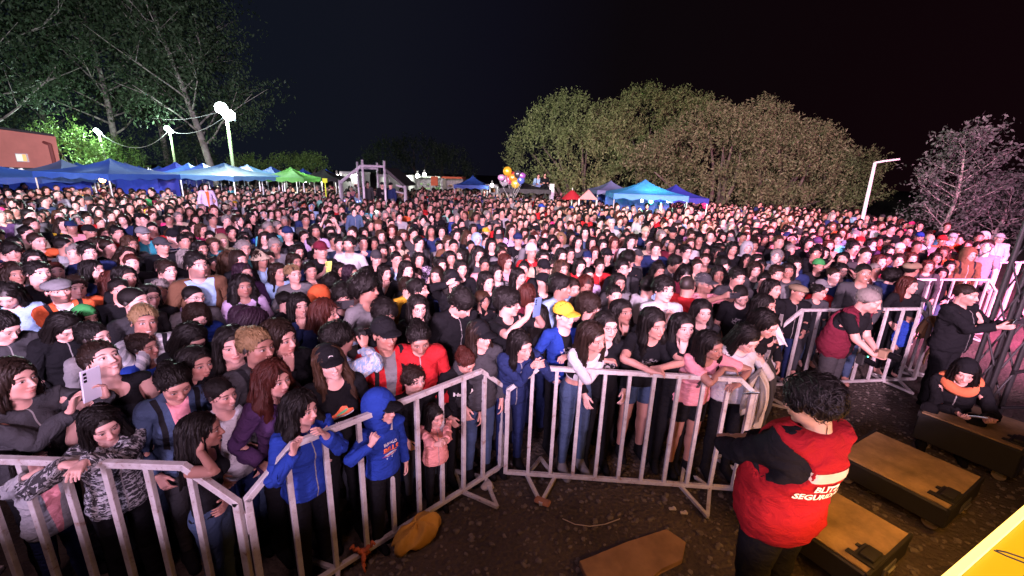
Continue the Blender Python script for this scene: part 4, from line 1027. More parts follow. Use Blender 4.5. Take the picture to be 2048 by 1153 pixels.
def tent(px, py, pye, w, Y, mat, label, rot=0.0, wall=None, depth=None, truss=True):
    """px,py peak pixel; pye eave row; w width in pixels"""
    pk = atd(px, py, Y); hw = w * Y / CAM_F / 2; ez = atd(px, pye, Y - hw * .9).z; D = depth or hw
    ez = min(ez, pk.z - .35)
    r = empty('market_tent', (pk.x, Y, 0), rad(rot), label, 'tent', 'canopy tents around the field')
    N = 10
    def roof(side):
        def f(u, v):
            a = (u - .5) * 2
            sag = lambda t: t + .10 * math.sin(math.pi * t)
            t = sag(v); h = pk.z - (pk.z - ez) * (t ** .8 if t > 0 else 0)
            x, y = a * hw * v, -D * v
            z = h - .05 * math.sin(math.pi * v) * (1 - abs(a)) 
            c, s = [(1, 0), (0, 1), (-1, 0), (0, -1)][side]
            if side % 2: x, y = a * D * v, -hw * v
            return (x * c - y * s, x * s + y * c, z + (.03 * (abs(a)**3) * v))
        return f
    for sd in range(4):
        MB().grid(roof(sd), 10, 10).build('roof_panel', TM[mat], r, smooth=True)
    v = MB()
    for (a, b_) in (((-hw, -D), (hw, -D)), ((hw, -D), (hw, D)), ((hw, D), (-hw, D)), ((-hw, D), (-hw, -D))):
        v.grid(lambda u, w_, a=a, b_=b_: (a[0] + (b_[0] - a[0]) * u, a[1] + (b_[1] - a[1]) * u, ez + .03 - w_ * (.20 + .04 * math.cos(u * 25))), 16, 2)
    v.build('valance', TM[mat], r, smooth=True)
    for sx_ in (-1, 1):
        for sy_ in (-1, 1): MB().tube([(sx_ * (hw - .04), sy_ * (D - .04), 0), (sx_ * (hw - .04), sy_ * (D - .04), ez)], .022, 6).build('leg', M_POLE, r)
    if wall:
        v = MB(); v.grid(lambda u, w_: (-hw + 2 * hw * u, D * .9 + .04 * math.sin(u * 30), ez * (1 - w_)), 24, 2); v.build('back_wall', TM[wall], r, smooth=True)
    return r, pk, ez, hw
BT = [ # px py eave width Y mat label rot wall
 (-34, 326, 358, 215, 16, 'blue', 'large blue tent cut off by the left edge of the photo', 'deep'),
 (123, 319, 352, 120, 21, 'greyblue', 'grey blue peaked tent just right of the red building', 'deep'),
 (153, 325, 351, 92, 22.5, 'blue', 'blue tent peak half hidden behind the largest tent', 'deep'),
 (219, 317, 350, 150, 17, 'blue', 'largest blue tent on the left with a warm bulb under it', 'deep'),
 (189, 325, 345, 70, 27, 'greyblue', 'small grey blue peak showing behind the largest tent', None),
 (250, 325, 346, 80, 26, 'greyblue', 'pale ridge of a tent right of the largest tent', None),
 (278, 332, 348, 50, 31, 'blue', 'tiny blue peak behind the white parasol', None),
 (317, 332, 350, 60, 28, 'blue', 'small blue tent left of the row of light blue ones', None),
 (350, 324, 351, 84, 24, 'deep', 'dark blue tent first in the row left of the tall pole', 'deep'),
 (376, 326, 353, 92, 23, 'blue', 'mid blue tent second in the row under the middle lamp', None),
 (405, 326, 354, 104, 22, 'blue', 'bright blue tent just left of the palest tent', None),
 (448, 326, 353, 146, 20, 'lightblue', 'palest light blue tent in front of the tallest pole', None),
 (482, 332, 350, 60, 28, 'deep', 'dark blue peak just right of the tallest pole', None),
 (494, 329, 353, 100, 22.5, 'lightblue', 'light blue tent right of the palest tent', None),
 (542, 333, 353, 70, 25, 'blue', 'blue tent left of the green tent', None),
 (606, 337, 355, 50, 29, 'blue', 'blue peak between the green and black tents', None),
 (581, 334, 357, 84, 22, 'green', 'bright green tent among the blue ones', None),
 (652, 338, 352, 40, 34, 'blue', 'tiny blue peak behind the black tent on the left', None),
 (647, 338, 357, 76, 24, 'black', 'dark grey tent left of the scaffold tower', None),
 (946, 351, 372, 64, 26, 'blue', 'blue tent in the middle of the photo before the food stalls', None),
 (1222, 361, 383, 72, 22, 'greyblue', 'grey blue tent left of the pair of big blue tents', 'blue'),
 (1291, 359, 391, 132, 18, 'cyanblue', 'big blue tent with green and white lamps underneath', 'blue'),
 (1352, 369, 397, 92, 19, 'deep', 'dark blue tent farthest right', None)]
for px, py, pe, w, Y, mt, lb, wall in BT: tent(px, py, pe, w, Y, mt, lb, rot=rnd.uniform(-6, 6), wall=wall)
tent(1047, 364, 379, 96, 22, 'black', 'wide black tent in front of the white food stall', rot=4, wall=None)
def bulb(px, py, Y, mat, power, col, label, r=.07, name='stall_lamp'):
    p = atd(px, py, Y); rt = empty(name, p, 0, label, 'lamp', 'lamps hung in the market stalls')
    MB().ball((0, 0, 0), r, 10).build('bulb', mat, rt, smooth=True); MB().tube([(0, 0, r * .8), (0, 0, r * 2.6)], r * .5, 8).build('socket', M_RUB, rt)
    if power: point('stall_light', p - Vector((0, .25, .05)), power, col, r)
bulb(205, 361, 16.4, M_WARM, 60, (1, .55, .2), 'warm orange bulb glowing under the largest blue tent', .10)
bulb(1284, 402, 17.8, M_STALL, 60, (1, 1, .9), 'white lamp under the big blue tent, left one', .06)
bulb(1302, 404, 17.8, M_GREEN, 70, (.1, 1, .5), 'green lamp under the big blue tent', .09)
bulb(1336, 403, 18.2, M_STALL, 60, (1, 1, .95), 'white lamp under the big blue tent, right one', .06)
bulb(835, 352, 34, M_STALL, 170, (1, 1, .92), 'brightest stall lamp of the pair right of the scaffold', .15)
bulb(849, 350, 34, M_STALL, 140, (1, 1, .92), 'second bright stall lamp, right of its twin', .15)
bulb(984, 371, 25, M_STALL, 90, (1, 1, .95), 'white lamp right of the middle blue tent', .10)
bulb(711, 350, 29, M_STALL, 70, (1, 1, .95), 'white lamp left of the scaffold posts', .10)
bulb(674, 353, 27, M_STALL, 70, (1, .85, .8), 'pinkish white lamp beside the dark grey tent', .13)
bulb(610, 362, 23, M_STALL, 90, (.9, 1, .7), 'pale lamp under the green tent', .09)
bulb(305, 352, 24, M_STALL, 120, (1, .95, .85), 'pale lamp under the small blue tents on the left', .06)
# phone torches held up in the crowd come with their holders

# ------------------------------------------------------------------ red building on the left
M_RED = simple('red_cladding', (.66, .25, .20), .75, noise=.12, nscale=1.2); M_ROOF = simple('dark_roof_sheet', (.05, .05, .055), .6); M_TRIM = simple('white_trim', (.65, .66, .68), .6)
br = empty('red_building', (0, 0, 0), 0, 'red clad building with a small lit window at the left edge', 'building')
Yb = 27
pA, pB = atd(-190, 253, Yb), atd(111, 274, Yb); pC = atd(117, 331, Yb)
MB().prism([(pA.x, Yb, pA.z + .6), (pB.x, Yb, pB.z), (pC.x, Yb, 0), (pA.x, Yb, 0)], (pB.x / Yb * 7 - .3, 7, 0)).build('wall', M_RED, br)
MB().prism([(pA.x - .3, Yb - .25, pA.z + .75), (pB.x + .2, Yb - .25, pB.z + .14), (pB.x + .2, Yb - .25, pB.z + .02), (pA.x - .3, Yb - .25, pA.z + .62)], (pB.x / Yb * 7.5 - .3, 7.5, 0)).build('roof', M_ROOF, br)
w0, w1 = atd(32, 309, Yb - .06), atd(55, 323, Yb - .06)
wf = MB().box((w0.x - .05, Yb - .07, w1.z - .05), (w1.x + .05, Yb - .003, w0.z + .05)).build('window', M_TRIM, br)
M_WIN1 = simple('lit_curtain', (.7, .6, .5), .8, emit=(.75, .95, .80), es=.75); M_WIN2 = simple('lit_orange_curtain', (.7, .4, .2), .8, emit=(1, .50, .12), es=.95)
wm = w0.x + (w1.x - w0.x) * .6
MB().box((w0.x, Yb - .09, w1.z), (wm, Yb - .072, w0.z)).build('pane', M_WIN1, wf); MB().box((wm + .03, Yb - .09, w1.z), (w1.x, Yb - .072, w0.z)).build('pane', M_WIN2, wf)
d0, d1 = atd(100, 289, Yb - .1), atd(112, 326, Yb - .1)
MB().tube([(d0.x - .35, Yb - .1, d0.z + .1), (d0.x, Yb - .12, d0.z), (d1.x - .1, Yb - .12, 0)], .09, 8).build('downpipe', simple('dark_red_pipe', (.20, .05, .045), .6), br)
f0, f1 = atd(-30, 333, Yb - .6), atd(92, 350, Yb - .6)
MB().box((f0.x, Yb - .62, f1.z), (f1.x, Yb - .50, f0.z)).build('fascia', M_ROOF, br)
def text_mesh(s, size, mat, name='lettering', bold=0.0, extrude=.004, italic=0.0, spacing=1.0, res=3):
    c = bpy.data.curves.new(name, 'FONT'); c.body = s; c.size = size; c.extrude = extrude; c.offset = bold; c.shear = italic; c.align_x = 'CENTER'; c.align_y = 'CENTER'; c.resolution_u = res; c.space_character = spacing
    o = bpy.data.objects.new('t', c); COL.objects.link(o); dg = bpy.context.evaluated_depsgraph_get(); me = bpy.data.meshes.new_from_object(o.evaluated_get(dg), depsgraph=dg)
    bpy.data.objects.remove(o); bpy.data.curves.remove(c); me.materials.clear(); me.materials.append(mat); me.name = name
    return me
me = text_mesh('Bother', .62, lamp_mat('sign_letters', (.9, .92, 1), .8), 'sign_lettering', bold=.02, extrude=.03)
o = bpy.data.objects.new('sign_lettering', me); COL.objects.link(o); o.parent = br; pp = atd(40, 341, Yb - .7); o.location = (pp.x, Yb - .66, pp.z); o.rotation_euler = (rad(90), 0, 0); o.scale = (.75, .5, 1)

# ------------------------------------------------------------------ sound tower scaffold
SY = 18.0
sc = empty('scaffold_tower', (0, 0, 0), 0, 'steel scaffold frame with sloping braces over the sound desk in the crowd', 'scaffold')
M_SCAF = simple('galvanised_tube', (.50, .47, .52), .4, metal=.3, noise=.2)
def S(px, py, Y=SY): return atd(px, py, Y)
def vpost(px, pyt, Y=SY, r=.055):
    p = S(px, pyt, Y); MB().tube([(p.x, Y, 0), (p.x, Y, p.z)], r, 8).build('post', M_SCAF, sc, smooth=True)
for a in ((724, 320, 18, .052), (768, 322, 18, .052), (714, 324, 20.5, .05), (754, 326, 20.5, .05), (679, 361, 18, .06), (683, 366, 20, .05), (810, 372, 18, .06), (812, 374, 20, .05)): vpost(*a)
MB().tube([S(722, 332), S(770, 334)], .05, 8).build('top_beam', M_SCAF, sc); MB().tube([S(714, 336, 20.5), S(754, 338, 20.5)], .05, 8).build('top_beam', M_SCAF, sc)
MB().tube([S(681, 365), S(722, 332)], .06, 8).build('sloping_brace', M_SCAF, sc)
MB().prism([S(770, 336), S(773, 346), S(806, 374), S(810, 371)], (0, 2.0, 0)).build('sloping_panel', M_DARK, sc)
MB().tube([S(792, 371), S(811, 376)], .035, 8).build('guard_rail', M_SCAF, sc); MB().tube([S(792, 384), S(811, 388)], .03, 8).build('guard_rail', M_SCAF, sc)
pl0, pl1 = S(676, 396), S(814, 400)
MB().box((pl0.x, SY - .1, .0), (pl1.x, SY + 2.6, .55)).build('platform', M_DARK, sc)
dk = empty('sound_desk', (S(704, 388, 18.6).x, 18.6, .56), 0, 'mixing desk with blue lights on the scaffold platform', 'mixing desk')
MB().box((-.6, -.3, 0), (.6, .3, .75)).build('desk_case', M_BLACK, dk, bevel=.02)
mm = MB()
for i in range(9): mm.ball((-.45 + .11 * i, -.28, .80 + .03 * (i % 3)), .022, 6)
mm.build('console_lights', lamp_mat('blue_leds', (.15, .25, 1), 9), dk)
# ------------------------------------------------------------------ food stalls behind the crowd
M_SW = simple('stall_white', (.30, .31, .30), .7, noise=.3); M_SG = simple('stall_shelves', (.30, .28, .25), .8, noise=.6, nscale=3)
def stall(px0, px1, pyt, Y, mat, label, cat='food stall', back=True, sign=None, interior=None, name='food_stall'):
    a, b_ = atd(px0, pyt, Y), atd(px1, pyt, Y); r = empty(name, ((a.x + b_.x) / 2, Y, 0), 0, label, cat); w = (b_.x - a.x) / 2; h = a.z
    MB().box((-w, -.2, h - .16), (w, 2.3, h)).build('roof', mat, r, bevel=.01)
    MB().box((-w, 2.0, 0), (w, 2.1, h - .165)).build('back_wall', interior or M_SW, r)
    for s_ in (-1, 1): MB().box((s_ * w - .05, 0, 0), (s_ * w + .05, 1.99, h - .165)).build('side_wall', M_SW, r)
    MB().box((-w + .06, 0, 0), (w - .06, .5, 1.0)).build('counter', M_SG, r, bevel=.01)
    m = MB(); q = random.Random(int(px0))
    for k in range(14): x = q.uniform(-w + .2, w - .2); z = q.choice((1.25, 1.6)); m.box((x - .09, 1.8, z), (x + .09, 1.95, z + q.uniform(.1, .24)))
    m.build('shelf_goods', simple('goods', (q.uniform(.2, .7), q.uniform(.2, .5), q.uniform(.1, .4)), .7), r, bevel=.005)
    if sign: MB().box((-w * .5, -.26, h - .02), (w * .5, -.21, h + .5)).build('sign_board', sign, r, bevel=.01)
    point('stall_light', Vector(((a.x + b_.x) / 2, Y + .9, h - .4)), 13, (1, .97, .88), .2)
    return r
M_YEL = simple('yellow_sign', (.65, .60, .08), .7); M_ORG = simple('orange_banner', (.60, .16, .06), .8); M_GRNW = simple('pale_green_wall', (.5, .65, .5), .8)
stall(681, 716, 343, 27, M_SW, 'white lit food stall seen through the left scaffold posts'); stall(757, 778, 349, 28, M_SW, 'small lit stall seen between the scaffold posts')
stall(790, 815, 350, 33, M_SW, 'white lit stall just right of the dark sloping panel', interior=M_GRNW); stall(822, 882, 351, 36, M_GRNW, 'long lit stall under the pair of bright lamps')
stall(884, 925, 353, 34, M_ORG, 'food stall with an orange roof edge left of the middle blue tent'); stall(962, 995, 369, 26, M_SW, 'bright white stall right of the middle blue tent')
k1 = stall(1052, 1108, 370, 24, M_SW, 'white kiosk with people sitting on its flat roof')
p0, p1 = atd(862, 353, 31), atd(876, 372, 31); tagit(MB().box((p0.x, 30.9, p1.z), (p1.x, 31.0, p0.z)).build('banner', M_ORG), 'square orange red banner in the middle of the stalls', 'banner')
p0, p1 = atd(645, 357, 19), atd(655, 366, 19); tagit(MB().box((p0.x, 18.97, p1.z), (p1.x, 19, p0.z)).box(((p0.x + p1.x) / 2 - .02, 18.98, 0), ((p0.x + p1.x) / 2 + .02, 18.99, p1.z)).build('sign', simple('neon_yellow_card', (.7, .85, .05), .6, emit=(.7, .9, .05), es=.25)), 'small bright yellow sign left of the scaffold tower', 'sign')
p0 = atd(1104, 368, 22.5); tagit(MB().box((p0.x - .12, 22.4, 0), (p0.x + .12, 22.6, p0.z)).build('pillar', M_TRIM, bevel=.01), 'pale lilac square pillar at the corner of the kiosk', 'pillar')
# red parasol, pink house-shaped stall, white parasol
def parasol(px, py, w, Y, mat, label):
    p = atd(px, py, Y); r = empty('parasol', (p.x, Y, 0), 0, label, 'parasol'); R_ = w * Y / CAM_F / 2
    MB().grid(lambda u, v: (math.cos(u * 6.2832) * R_ * v, math.sin(u * 6.2832) * R_ * v, p.z - .42 * v**1.3 - .03 * abs(math.sin(u * 4 * 3.1416)) * v), 32, 6).build('canopy', mat, r, smooth=True)
    MB().tube([(0, 0, 0), (0, 0, p.z + .08)], .025, 8).build('pole', M_POLE, r)
parasol(1145, 380, 40, 20, TM['red'], 'red parasol standing in the crowd before the big bushes'); parasol(297, 338, 62, 24, TM['white'], 'pale yellow parasol between the largest tent and the light blue row')
p = atd(1177, 379, 20); r = empty('toy_house_stall', (p.x, 20, 0), rad(-8), 'small stall with a pink pitched roof beside the red parasol', 'stall')
MB().prism([(-.45, -.5, p.z - .45), (0, -.5, p.z), (.45, -.5, p.z - .45)], (0, 1.0, 0)).build('roof', TM['pink'], r)
for a in (-.4, .4):
    for b_ in (-.42, .42): MB().box((a - .03, b_ - .03, 0), (a + .03, b_ + .03, p.z - .45)).build('post', M_TRIM, r)
MB().box((-.4, -.42, .0), (.4, .42, .95)).build('counter', M_TRIM, r)
# foil balloons on a stick: each balloon a thing
bc = [(.62, .32, .60), (.75, .40, .03), (.70, .08, .08), (.05, .05, .06), (.80, .30, .05), (.5, .5, .55), (.35, .12, .45), (.75, .5, .08), (.65, .1, .25), (.1, .15, .5)]
bn = ['lilac', 'golden yellow', 'red', 'black', 'orange', 'silver', 'purple', 'amber', 'dark pink', 'deep blue']
bp = [(1003, 356), (1015, 343), (1022, 351), (1036, 349), (1026, 356), (1009, 362), (1044, 352), (1031, 368), (1018, 360), (1042, 361)]
for i, (x, y) in enumerate(bp):
    p = atd(x, y, 20.5 + (i % 3) * .25); r = empty('foil_balloon', p, 0, '%s foil balloon in the balloon bunch above the crowd' % bn[i], 'balloon', 'foil balloons above the crowd')
    MB().ball((0, 0, 0), .17 + .03 * (i % 3), 14, (1.1, .55, .9 + .2 * (i % 2))).build('envelope', simple('foil_' + bn[i].replace(' ', '_'), bc[i], .25, metal=.3), r, smooth=True)
    MB().tube([(0, 0, -.18), (0, 0, -.26)], .03, 6, r2=.01).build('knot', simple('knot_' + bn[i].replace(' ', '_'), bc[i], .4), r)
    MB().tube([(0, 0, -.26), (atd(1022, 400, 20.6).x - p.x, 0, -1.2)], .006, 4).build('string', M_TRIM, r)

# ------------------------------------------------------------------ trees
def leaf_mat(name, col, col2, tr=.3):
    m, nt, n, l, b = new_mat(name); g = G(nt)
    oi = n.new('ShaderNodeNewGeometry'); rp = oi.outputs['Random Per Island']; t = n.new('ShaderNodeTexCoord').outputs['Object']
    c = g.mix(g.m('ADD', g.m('MULTIPLY', rp, .6), g.m('MULTIPLY', g.noise(t, .7, 3), .5)), (*col, 1), (*col2, 1)); l.new(c, b.inputs['Base Color']); b.inputs['Roughness'].default_value = .6; b.inputs['Specular IOR Level'].default_value = .3
    tl = n.new('ShaderNodeBsdfTranslucent'); l.new(c, tl.inputs[0]); mx = n.new('ShaderNodeMixShader'); mx.inputs[0].default_value = tr
    l.new(b.outputs[0], mx.inputs[1]); l.new(tl.outputs[0], mx.inputs[2]); l.new(mx.outputs[0], n['Material Output'].inputs[0]); return m
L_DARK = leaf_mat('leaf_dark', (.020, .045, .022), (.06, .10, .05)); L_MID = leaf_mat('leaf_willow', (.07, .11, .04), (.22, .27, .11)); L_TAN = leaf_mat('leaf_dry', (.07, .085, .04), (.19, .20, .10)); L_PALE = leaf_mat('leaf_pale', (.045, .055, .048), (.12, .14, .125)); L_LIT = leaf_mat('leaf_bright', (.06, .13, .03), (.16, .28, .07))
M_BARK = simple('pale_bark', (.30, .29, .26), .9, noise=.45, nscale=3, bump=.5, bscale=14); M_BARKD = simple('dark_bark', (.09, .075, .06), .9, noise=.4, nscale=3)
def leaves(C, size, R_, aspect=.45, droop=.0, tri=False):
    """leaf blades: one small quad per centre, random orientation"""
    n = len(C); a = R_.normal(0, 1, (n, 3)); a[:, 2] -= droop; a /= np.linalg.norm(a, axis=1, keepdims=True)
    b = np.cross(a, R_.normal(0, 1, (n, 3))); b /= np.linalg.norm(b, axis=1, keepdims=True)
    s = (size * R_.uniform(.6, 1.4, n))[:, None]
    return np.stack([C - a * s, C - b * s * aspect, C + a * s, C + b * s * aspect], 1).reshape(-1, 3)
def branch_tree(base, h, seed, crown_r, n_limb, leaf, bark, n_leaf, size, label, lean=(0, 0), spread=.55, start=.25, group='tall trees behind the tents', name='tree', trunk_r=.28, droop=.6, clump=.55, cat='tree', pts_per=26):
    R_ = np.random.RandomState(seed); q = random.Random(seed)
    r = empty(name, base, 0, label, cat, group); tips = []
    tp = [Vector((lean[0] * t + .25 * math.sin(t * 5 + seed), lean[1] * t + .2 * math.cos(t * 4 + seed), h * t)) for t in np.linspace(0, .94, 9)]
    m = MB(); m.tube(tp, trunk_r, 10, r2=trunk_r * .18); m.build('trunk', bark, r, smooth=True)
    lm = MB()
    for i in range(n_limb):
        t = start + (.95 - start) * (i + q.random() * .6) / n_limb; k = t * 8 / .94; k0 = min(7, int(k)); o_ = tp[k0].lerp(tp[k0 + 1], min(1, k - k0))
        az = i * 2.4 + q.uniform(-.5, .5); L = crown_r * (1.15 - .75 * abs(t - .45)) * q.uniform(.7, 1.15); up = q.uniform(.35, .9) * (1.1 - t * .4)
        pts = [o_]; d = Vector((math.cos(az), math.sin(az), up)).normalized()
        for s_ in range(5):
            d = (d + Vector((q.uniform(-.25, .25), q.uniform(-.25, .25), q.uniform(-.08, .16)))).normalized(); pts.append(pts[-1] + d * L / 5)
        rr = trunk_r * .36 * (1.1 - t); lm.tube(pts, rr, 6, r2=rr * .2)
        tips += pts[2:]
        for s_ in range(3):
            b0 = pts[2 + s_]; d2 = (d + Vector((q.uniform(-1, 1), q.uniform(-1, 1), q.uniform(-.3, .6)))).normalized(); p2 = [b0 + d2 * L * .13 * j for j in range(4)]
            lm.tube(p2, rr * .4, 5, r2=rr * .1); tips += p2[1:]
    lm.build('limbs', bark, r, smooth=True)
    tips = np.array([list(p) for p in tips]); per = n_leaf // max(1, len(tips))
    cen = np.repeat(tips, 4, 0) + R_.normal(0, clump * .9, (len(tips) * 4, 3)); cen = cen[R_.rand(len(cen)) < .8]
    per = max(4, n_leaf // len(cen)); C = np.repeat(cen, per, 0) + R_.normal(0, clump * .42, (len(cen) * per, 3)) * (1, 1, .8); C[:, 2] -= abs(R_.normal(0, .3 * droop, len(C)))
    quads('crown', leaves(C, size, R_, droop=droop), leaf, r); return r
def mound_tree(base, lobes, seed, n_leaf, size, leaf, label, stems=7, group='big bushes right of centre', name='willow_bush', cat='tree', shell=.16, sprig=.0):
    """broad bushy tree: leafy sprigs over several overlapping lobes, each lobe (dx,dy,z,rx,ry,rz)"""
    R_ = np.random.RandomState(seed); r = empty(name, base, 0, label, cat, group)
    m = MB()
    for i in range(stems):
        l_ = lobes[i % len(lobes)]; e = Vector((l_[0] + R_.uniform(-.5, .5) * l_[3], l_[1] - l_[4] * R_.uniform(.1, .6), l_[2] + R_.uniform(-.2, .5) * l_[5]))
        b0 = Vector((e.x * .25 + R_.uniform(-.4, .4), R_.uniform(-.3, .3), 0)); mid = b0.lerp(e, .5) + Vector((R_.uniform(-.5, .5), 0, .5)); m.tube([b0, b0.lerp(mid, .5), mid, mid.lerp(e, .5), e], .16, 7, r2=.03)
    m.build('trunk', M_BARKD, r, smooth=True)
    sub_ = []
    for l_ in lobes:
        sub_.append((l_[0], l_[1], l_[2], l_[3] * .80, l_[4] * .80, l_[5] * .80))
        for _ in range(8):
            d = R_.normal(0, 1, 3); d /= np.linalg.norm(d); d[2] = abs(d[2]) * (1 if R_.rand() < .8 else -.5); d[1] = -abs(d[1]) if R_.rand() < .7 else d[1]; k_ = R_.uniform(.30, .50)
            sub_.append((l_[0] + d[0] * l_[3] * .66, l_[1] + d[1] * l_[4] * .70, l_[2] + d[2] * l_[5] * .66, l_[3] * k_, l_[4] * k_, l_[5] * k_))
    lobes = sub_
    vol = np.array([l_[3] * l_[5] for l_ in lobes]); vol = vol / vol.sum(); Cs = []
    for l_, v in zip(lobes, vol):
        k = int(n_leaf * v / 11); d = R_.normal(0, 1, (k, 3)); d /= np.linalg.norm(d, axis=1, keepdims=True); d[:, 2] = np.abs(d[:, 2]) * np.where(R_.rand(k) < .8, 1, -.6)
        ln = 1 + .10 * np.sin(d[:, 0] * 9 + seed) * np.sin(d[:, 2] * 7 + seed) + .06 * np.sin(d[:, 0] * 23 + d[:, 2] * 19)
        rr = (1 - np.abs(R_.normal(0, shell, k))) * ln
        c = d * rr[:, None] * (l_[3], l_[4], l_[5]) + (l_[0], l_[1], l_[2])
        ok = np.ones(k, bool)
        for o_ in lobes:
            if o_ is not l_: ok &= (((c - (o_[0], o_[1], o_[2])) / (o_[3], o_[4], o_[5]))**2).sum(1) > .62
        c, d = c[ok], d[ok]
        # each centre carries an upward sprig of leaves
        sd = d * .8 + (0, 0, .9) + R_.normal(0, .35, d.shape); sd /= np.linalg.norm(sd, axis=1, keepdims=True)
        for j in range(11):
            Cs.append(c + sd * (j * size * .62 + sprig * j * R_.rand(len(c), 1)) + R_.normal(0, size * .55, c.shape))
    C = np.concatenate(Cs); C = C[C[:, 2] > .1]
    quads('crown', leaves(C, size * .8, R_, aspect=.32, droop=-.5), leaf, r); return r
def gp(px, Y): p = atd(px, 380, Y); return Vector((p.x, Y, 0))
def lobe(px, py, rx_px, rz_px, Y, base, dy=0, ry=None):
    """pixel centre/top radius to a lobe in metres relative to base"""
    p = atd(px, py, Y); k = Y / CAM_F; return (p.x - base.x, dy, p.z, rx_px * k, ry or rx_px * k * .8, rz_px * k)
# big bushy trees, right of centre
Y = 30; b0 = gp(1170, Y)
mound_tree(b0, [lobe(1090, 320, 75, 70, Y, b0), lobe(1135, 270, 62, 66, Y, b0, 1), lobe(1060, 345, 50, 50, Y, b0, -.5), lobe(1180, 330, 80, 70, Y, b0, -1), lobe(1120, 392, 95, 38, Y, b0, -1.5)], 11, 44000, .115, L_MID, 'green willowy tree at the left end of the big bushes')
b0 = gp(1290, Y + 2)
mound_tree(b0, [lobe(1290, 270, 78, 82, Y + 2, b0, 1), lobe(1370, 275, 72, 76, Y + 2, b0, 1), lobe(1235, 300, 60, 72, Y + 2, b0), lobe(1310, 240, 50, 56, Y + 2, b0, 2), lobe(1270, 375, 100, 50, Y + 2, b0, -1.5)], 12, 46000, .12, L_MID, 'tallest green willowy tree, second of the big bushes')
b0 = gp(1440, 26)
mound_tree(b0, [lobe(1400, 325, 110, 78, 26, b0), lobe(1455, 290, 66, 62, 26, b0, .6), lobe(1330, 350, 80, 58, 26, b0, -.4), lobe(1500, 345, 90, 68, 26, b0, -.6), lobe(1420, 400, 130, 36, 26, b0, -1.4)], 13, 50000, .105, L_TAN, 'brownish bushy tree in the middle of the big bushes')
b0 = gp(1570, 26)
mound_tree(b0, [lobe(1535, 300, 92, 74, 26, b0, .5), lobe(1600, 335, 84, 74, 26, b0), lobe(1560, 370, 120, 50, 26, b0, -.6), lobe(1500, 270, 40, 40, 26, b0, 1), lobe(1570, 408, 110, 34, 26, b0, -1.4)], 14, 50000, .105, L_TAN, 'brownish bushy tree with a domed top, right of the middle one')
b0 = gp(1690, 27)
mound_tree(b0, [lobe(1665, 360, 70, 58, 27, b0), lobe(1715, 365, 45, 58, 27, b0, .5), lobe(1640, 400, 100, 32, 27, b0, -.6)], 15, 17000, .11, L_TAN, 'low dim bushy tree at the right end of the big bushes')
# pale tree and its neighbour at the far right
b0 = gp(1905, 16)
branch_tree(b0, 4.7, 31, 1.45, 26, L_PALE, M_BARK, 5200, .065, 'pale pinkish tree with open branches right of the white street pole', group='trees at the right edge', trunk_r=.10, start=.16, droop=.0, clump=.22)
b0 = gp(2015, 17)
branch_tree(b0, 2.9, 37, 2.0, 22, L_PALE, M_BARK, 5200, .07, 'lower pale tree cut off by the right edge', group='trees at the right edge', trunk_r=.10, start=.2, droop=.0, clump=.24)
# dim clump in the middle distance
for i, (px, top, w, Yt, sd) in enumerate(((770, 290, 55, 58, 41), (840, 276, 62, 60, 42), (895, 305, 50, 56, 43))):
    b0 = gp(px, Yt); mound_tree(b0, [lobe(px, top + 36, w * .8, 36, Yt, b0), lobe(px + 12, top + 55, w, 34, Yt, b0, -1)], sd, 7000, .17, L_DARK, ['left dim rounded tree behind the scaffold tower', 'tallest dim tree behind the bright stalls', 'right dim tree sloping down behind the middle blue tent'][i], stems=3, group='dim trees far behind the stalls', name='tree')
for i, (px, top, w, Yt, sd) in enumerate(((505, 322, 36, 46, 51), (575, 318, 34, 48, 52), (625, 320, 30, 47, 53))):
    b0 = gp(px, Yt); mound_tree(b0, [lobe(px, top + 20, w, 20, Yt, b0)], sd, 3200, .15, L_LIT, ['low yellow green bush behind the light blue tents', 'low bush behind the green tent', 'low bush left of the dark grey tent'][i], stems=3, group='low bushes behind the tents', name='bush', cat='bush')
# tall trees over the tents at the left
for i, (px, Yt, h, cr, ln, sd, lb) in enumerate((
    (2, 34, 21, 7.0, 1.0, 61, 'tall pale trunked tree at the left edge forking above the red building'),
    (248, 44, 22, 7.5, -.6, 62, 'tall tree with a pale trunk between the left and middle lamps'),
    (120, 48, 23, 8.5, .4, 64, 'tall dark tree above the red building roof'),
    (432, 40, 19, 6.6, -3.5, 63, 'tall thin tree right behind the tallest floodlight pole'),
    (345, 52, 24, 8.0, .5, 65, 'tall dim tree behind the middle lamp'))):
    branch_tree(gp(px, Yt), h, sd, cr, 24, L_DARK, M_BARK, 21000, .15, lb, lean=(ln, 0), trunk_r=.34, clump=1.0, start=.22, droop=1.0)
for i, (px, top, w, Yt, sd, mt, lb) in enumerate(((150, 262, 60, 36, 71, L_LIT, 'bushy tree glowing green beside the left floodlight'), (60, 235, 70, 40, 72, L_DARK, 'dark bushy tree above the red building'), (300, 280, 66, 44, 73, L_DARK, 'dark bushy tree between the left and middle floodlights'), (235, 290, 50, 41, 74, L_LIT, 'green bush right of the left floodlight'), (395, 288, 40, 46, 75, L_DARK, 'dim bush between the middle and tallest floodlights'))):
    b0 = gp(px, Yt); mound_tree(b0, [lobe(px, top + 50, w, 50, Yt, b0), lobe(px + 20, top + 75, w * .9, 50, Yt, b0, -1), lobe(px - 25, top + 70, w * .8, 44, Yt, b0)], sd, 9000, .16, mt, lb, stems=3, group='bushy trees behind the tents', name='tree')

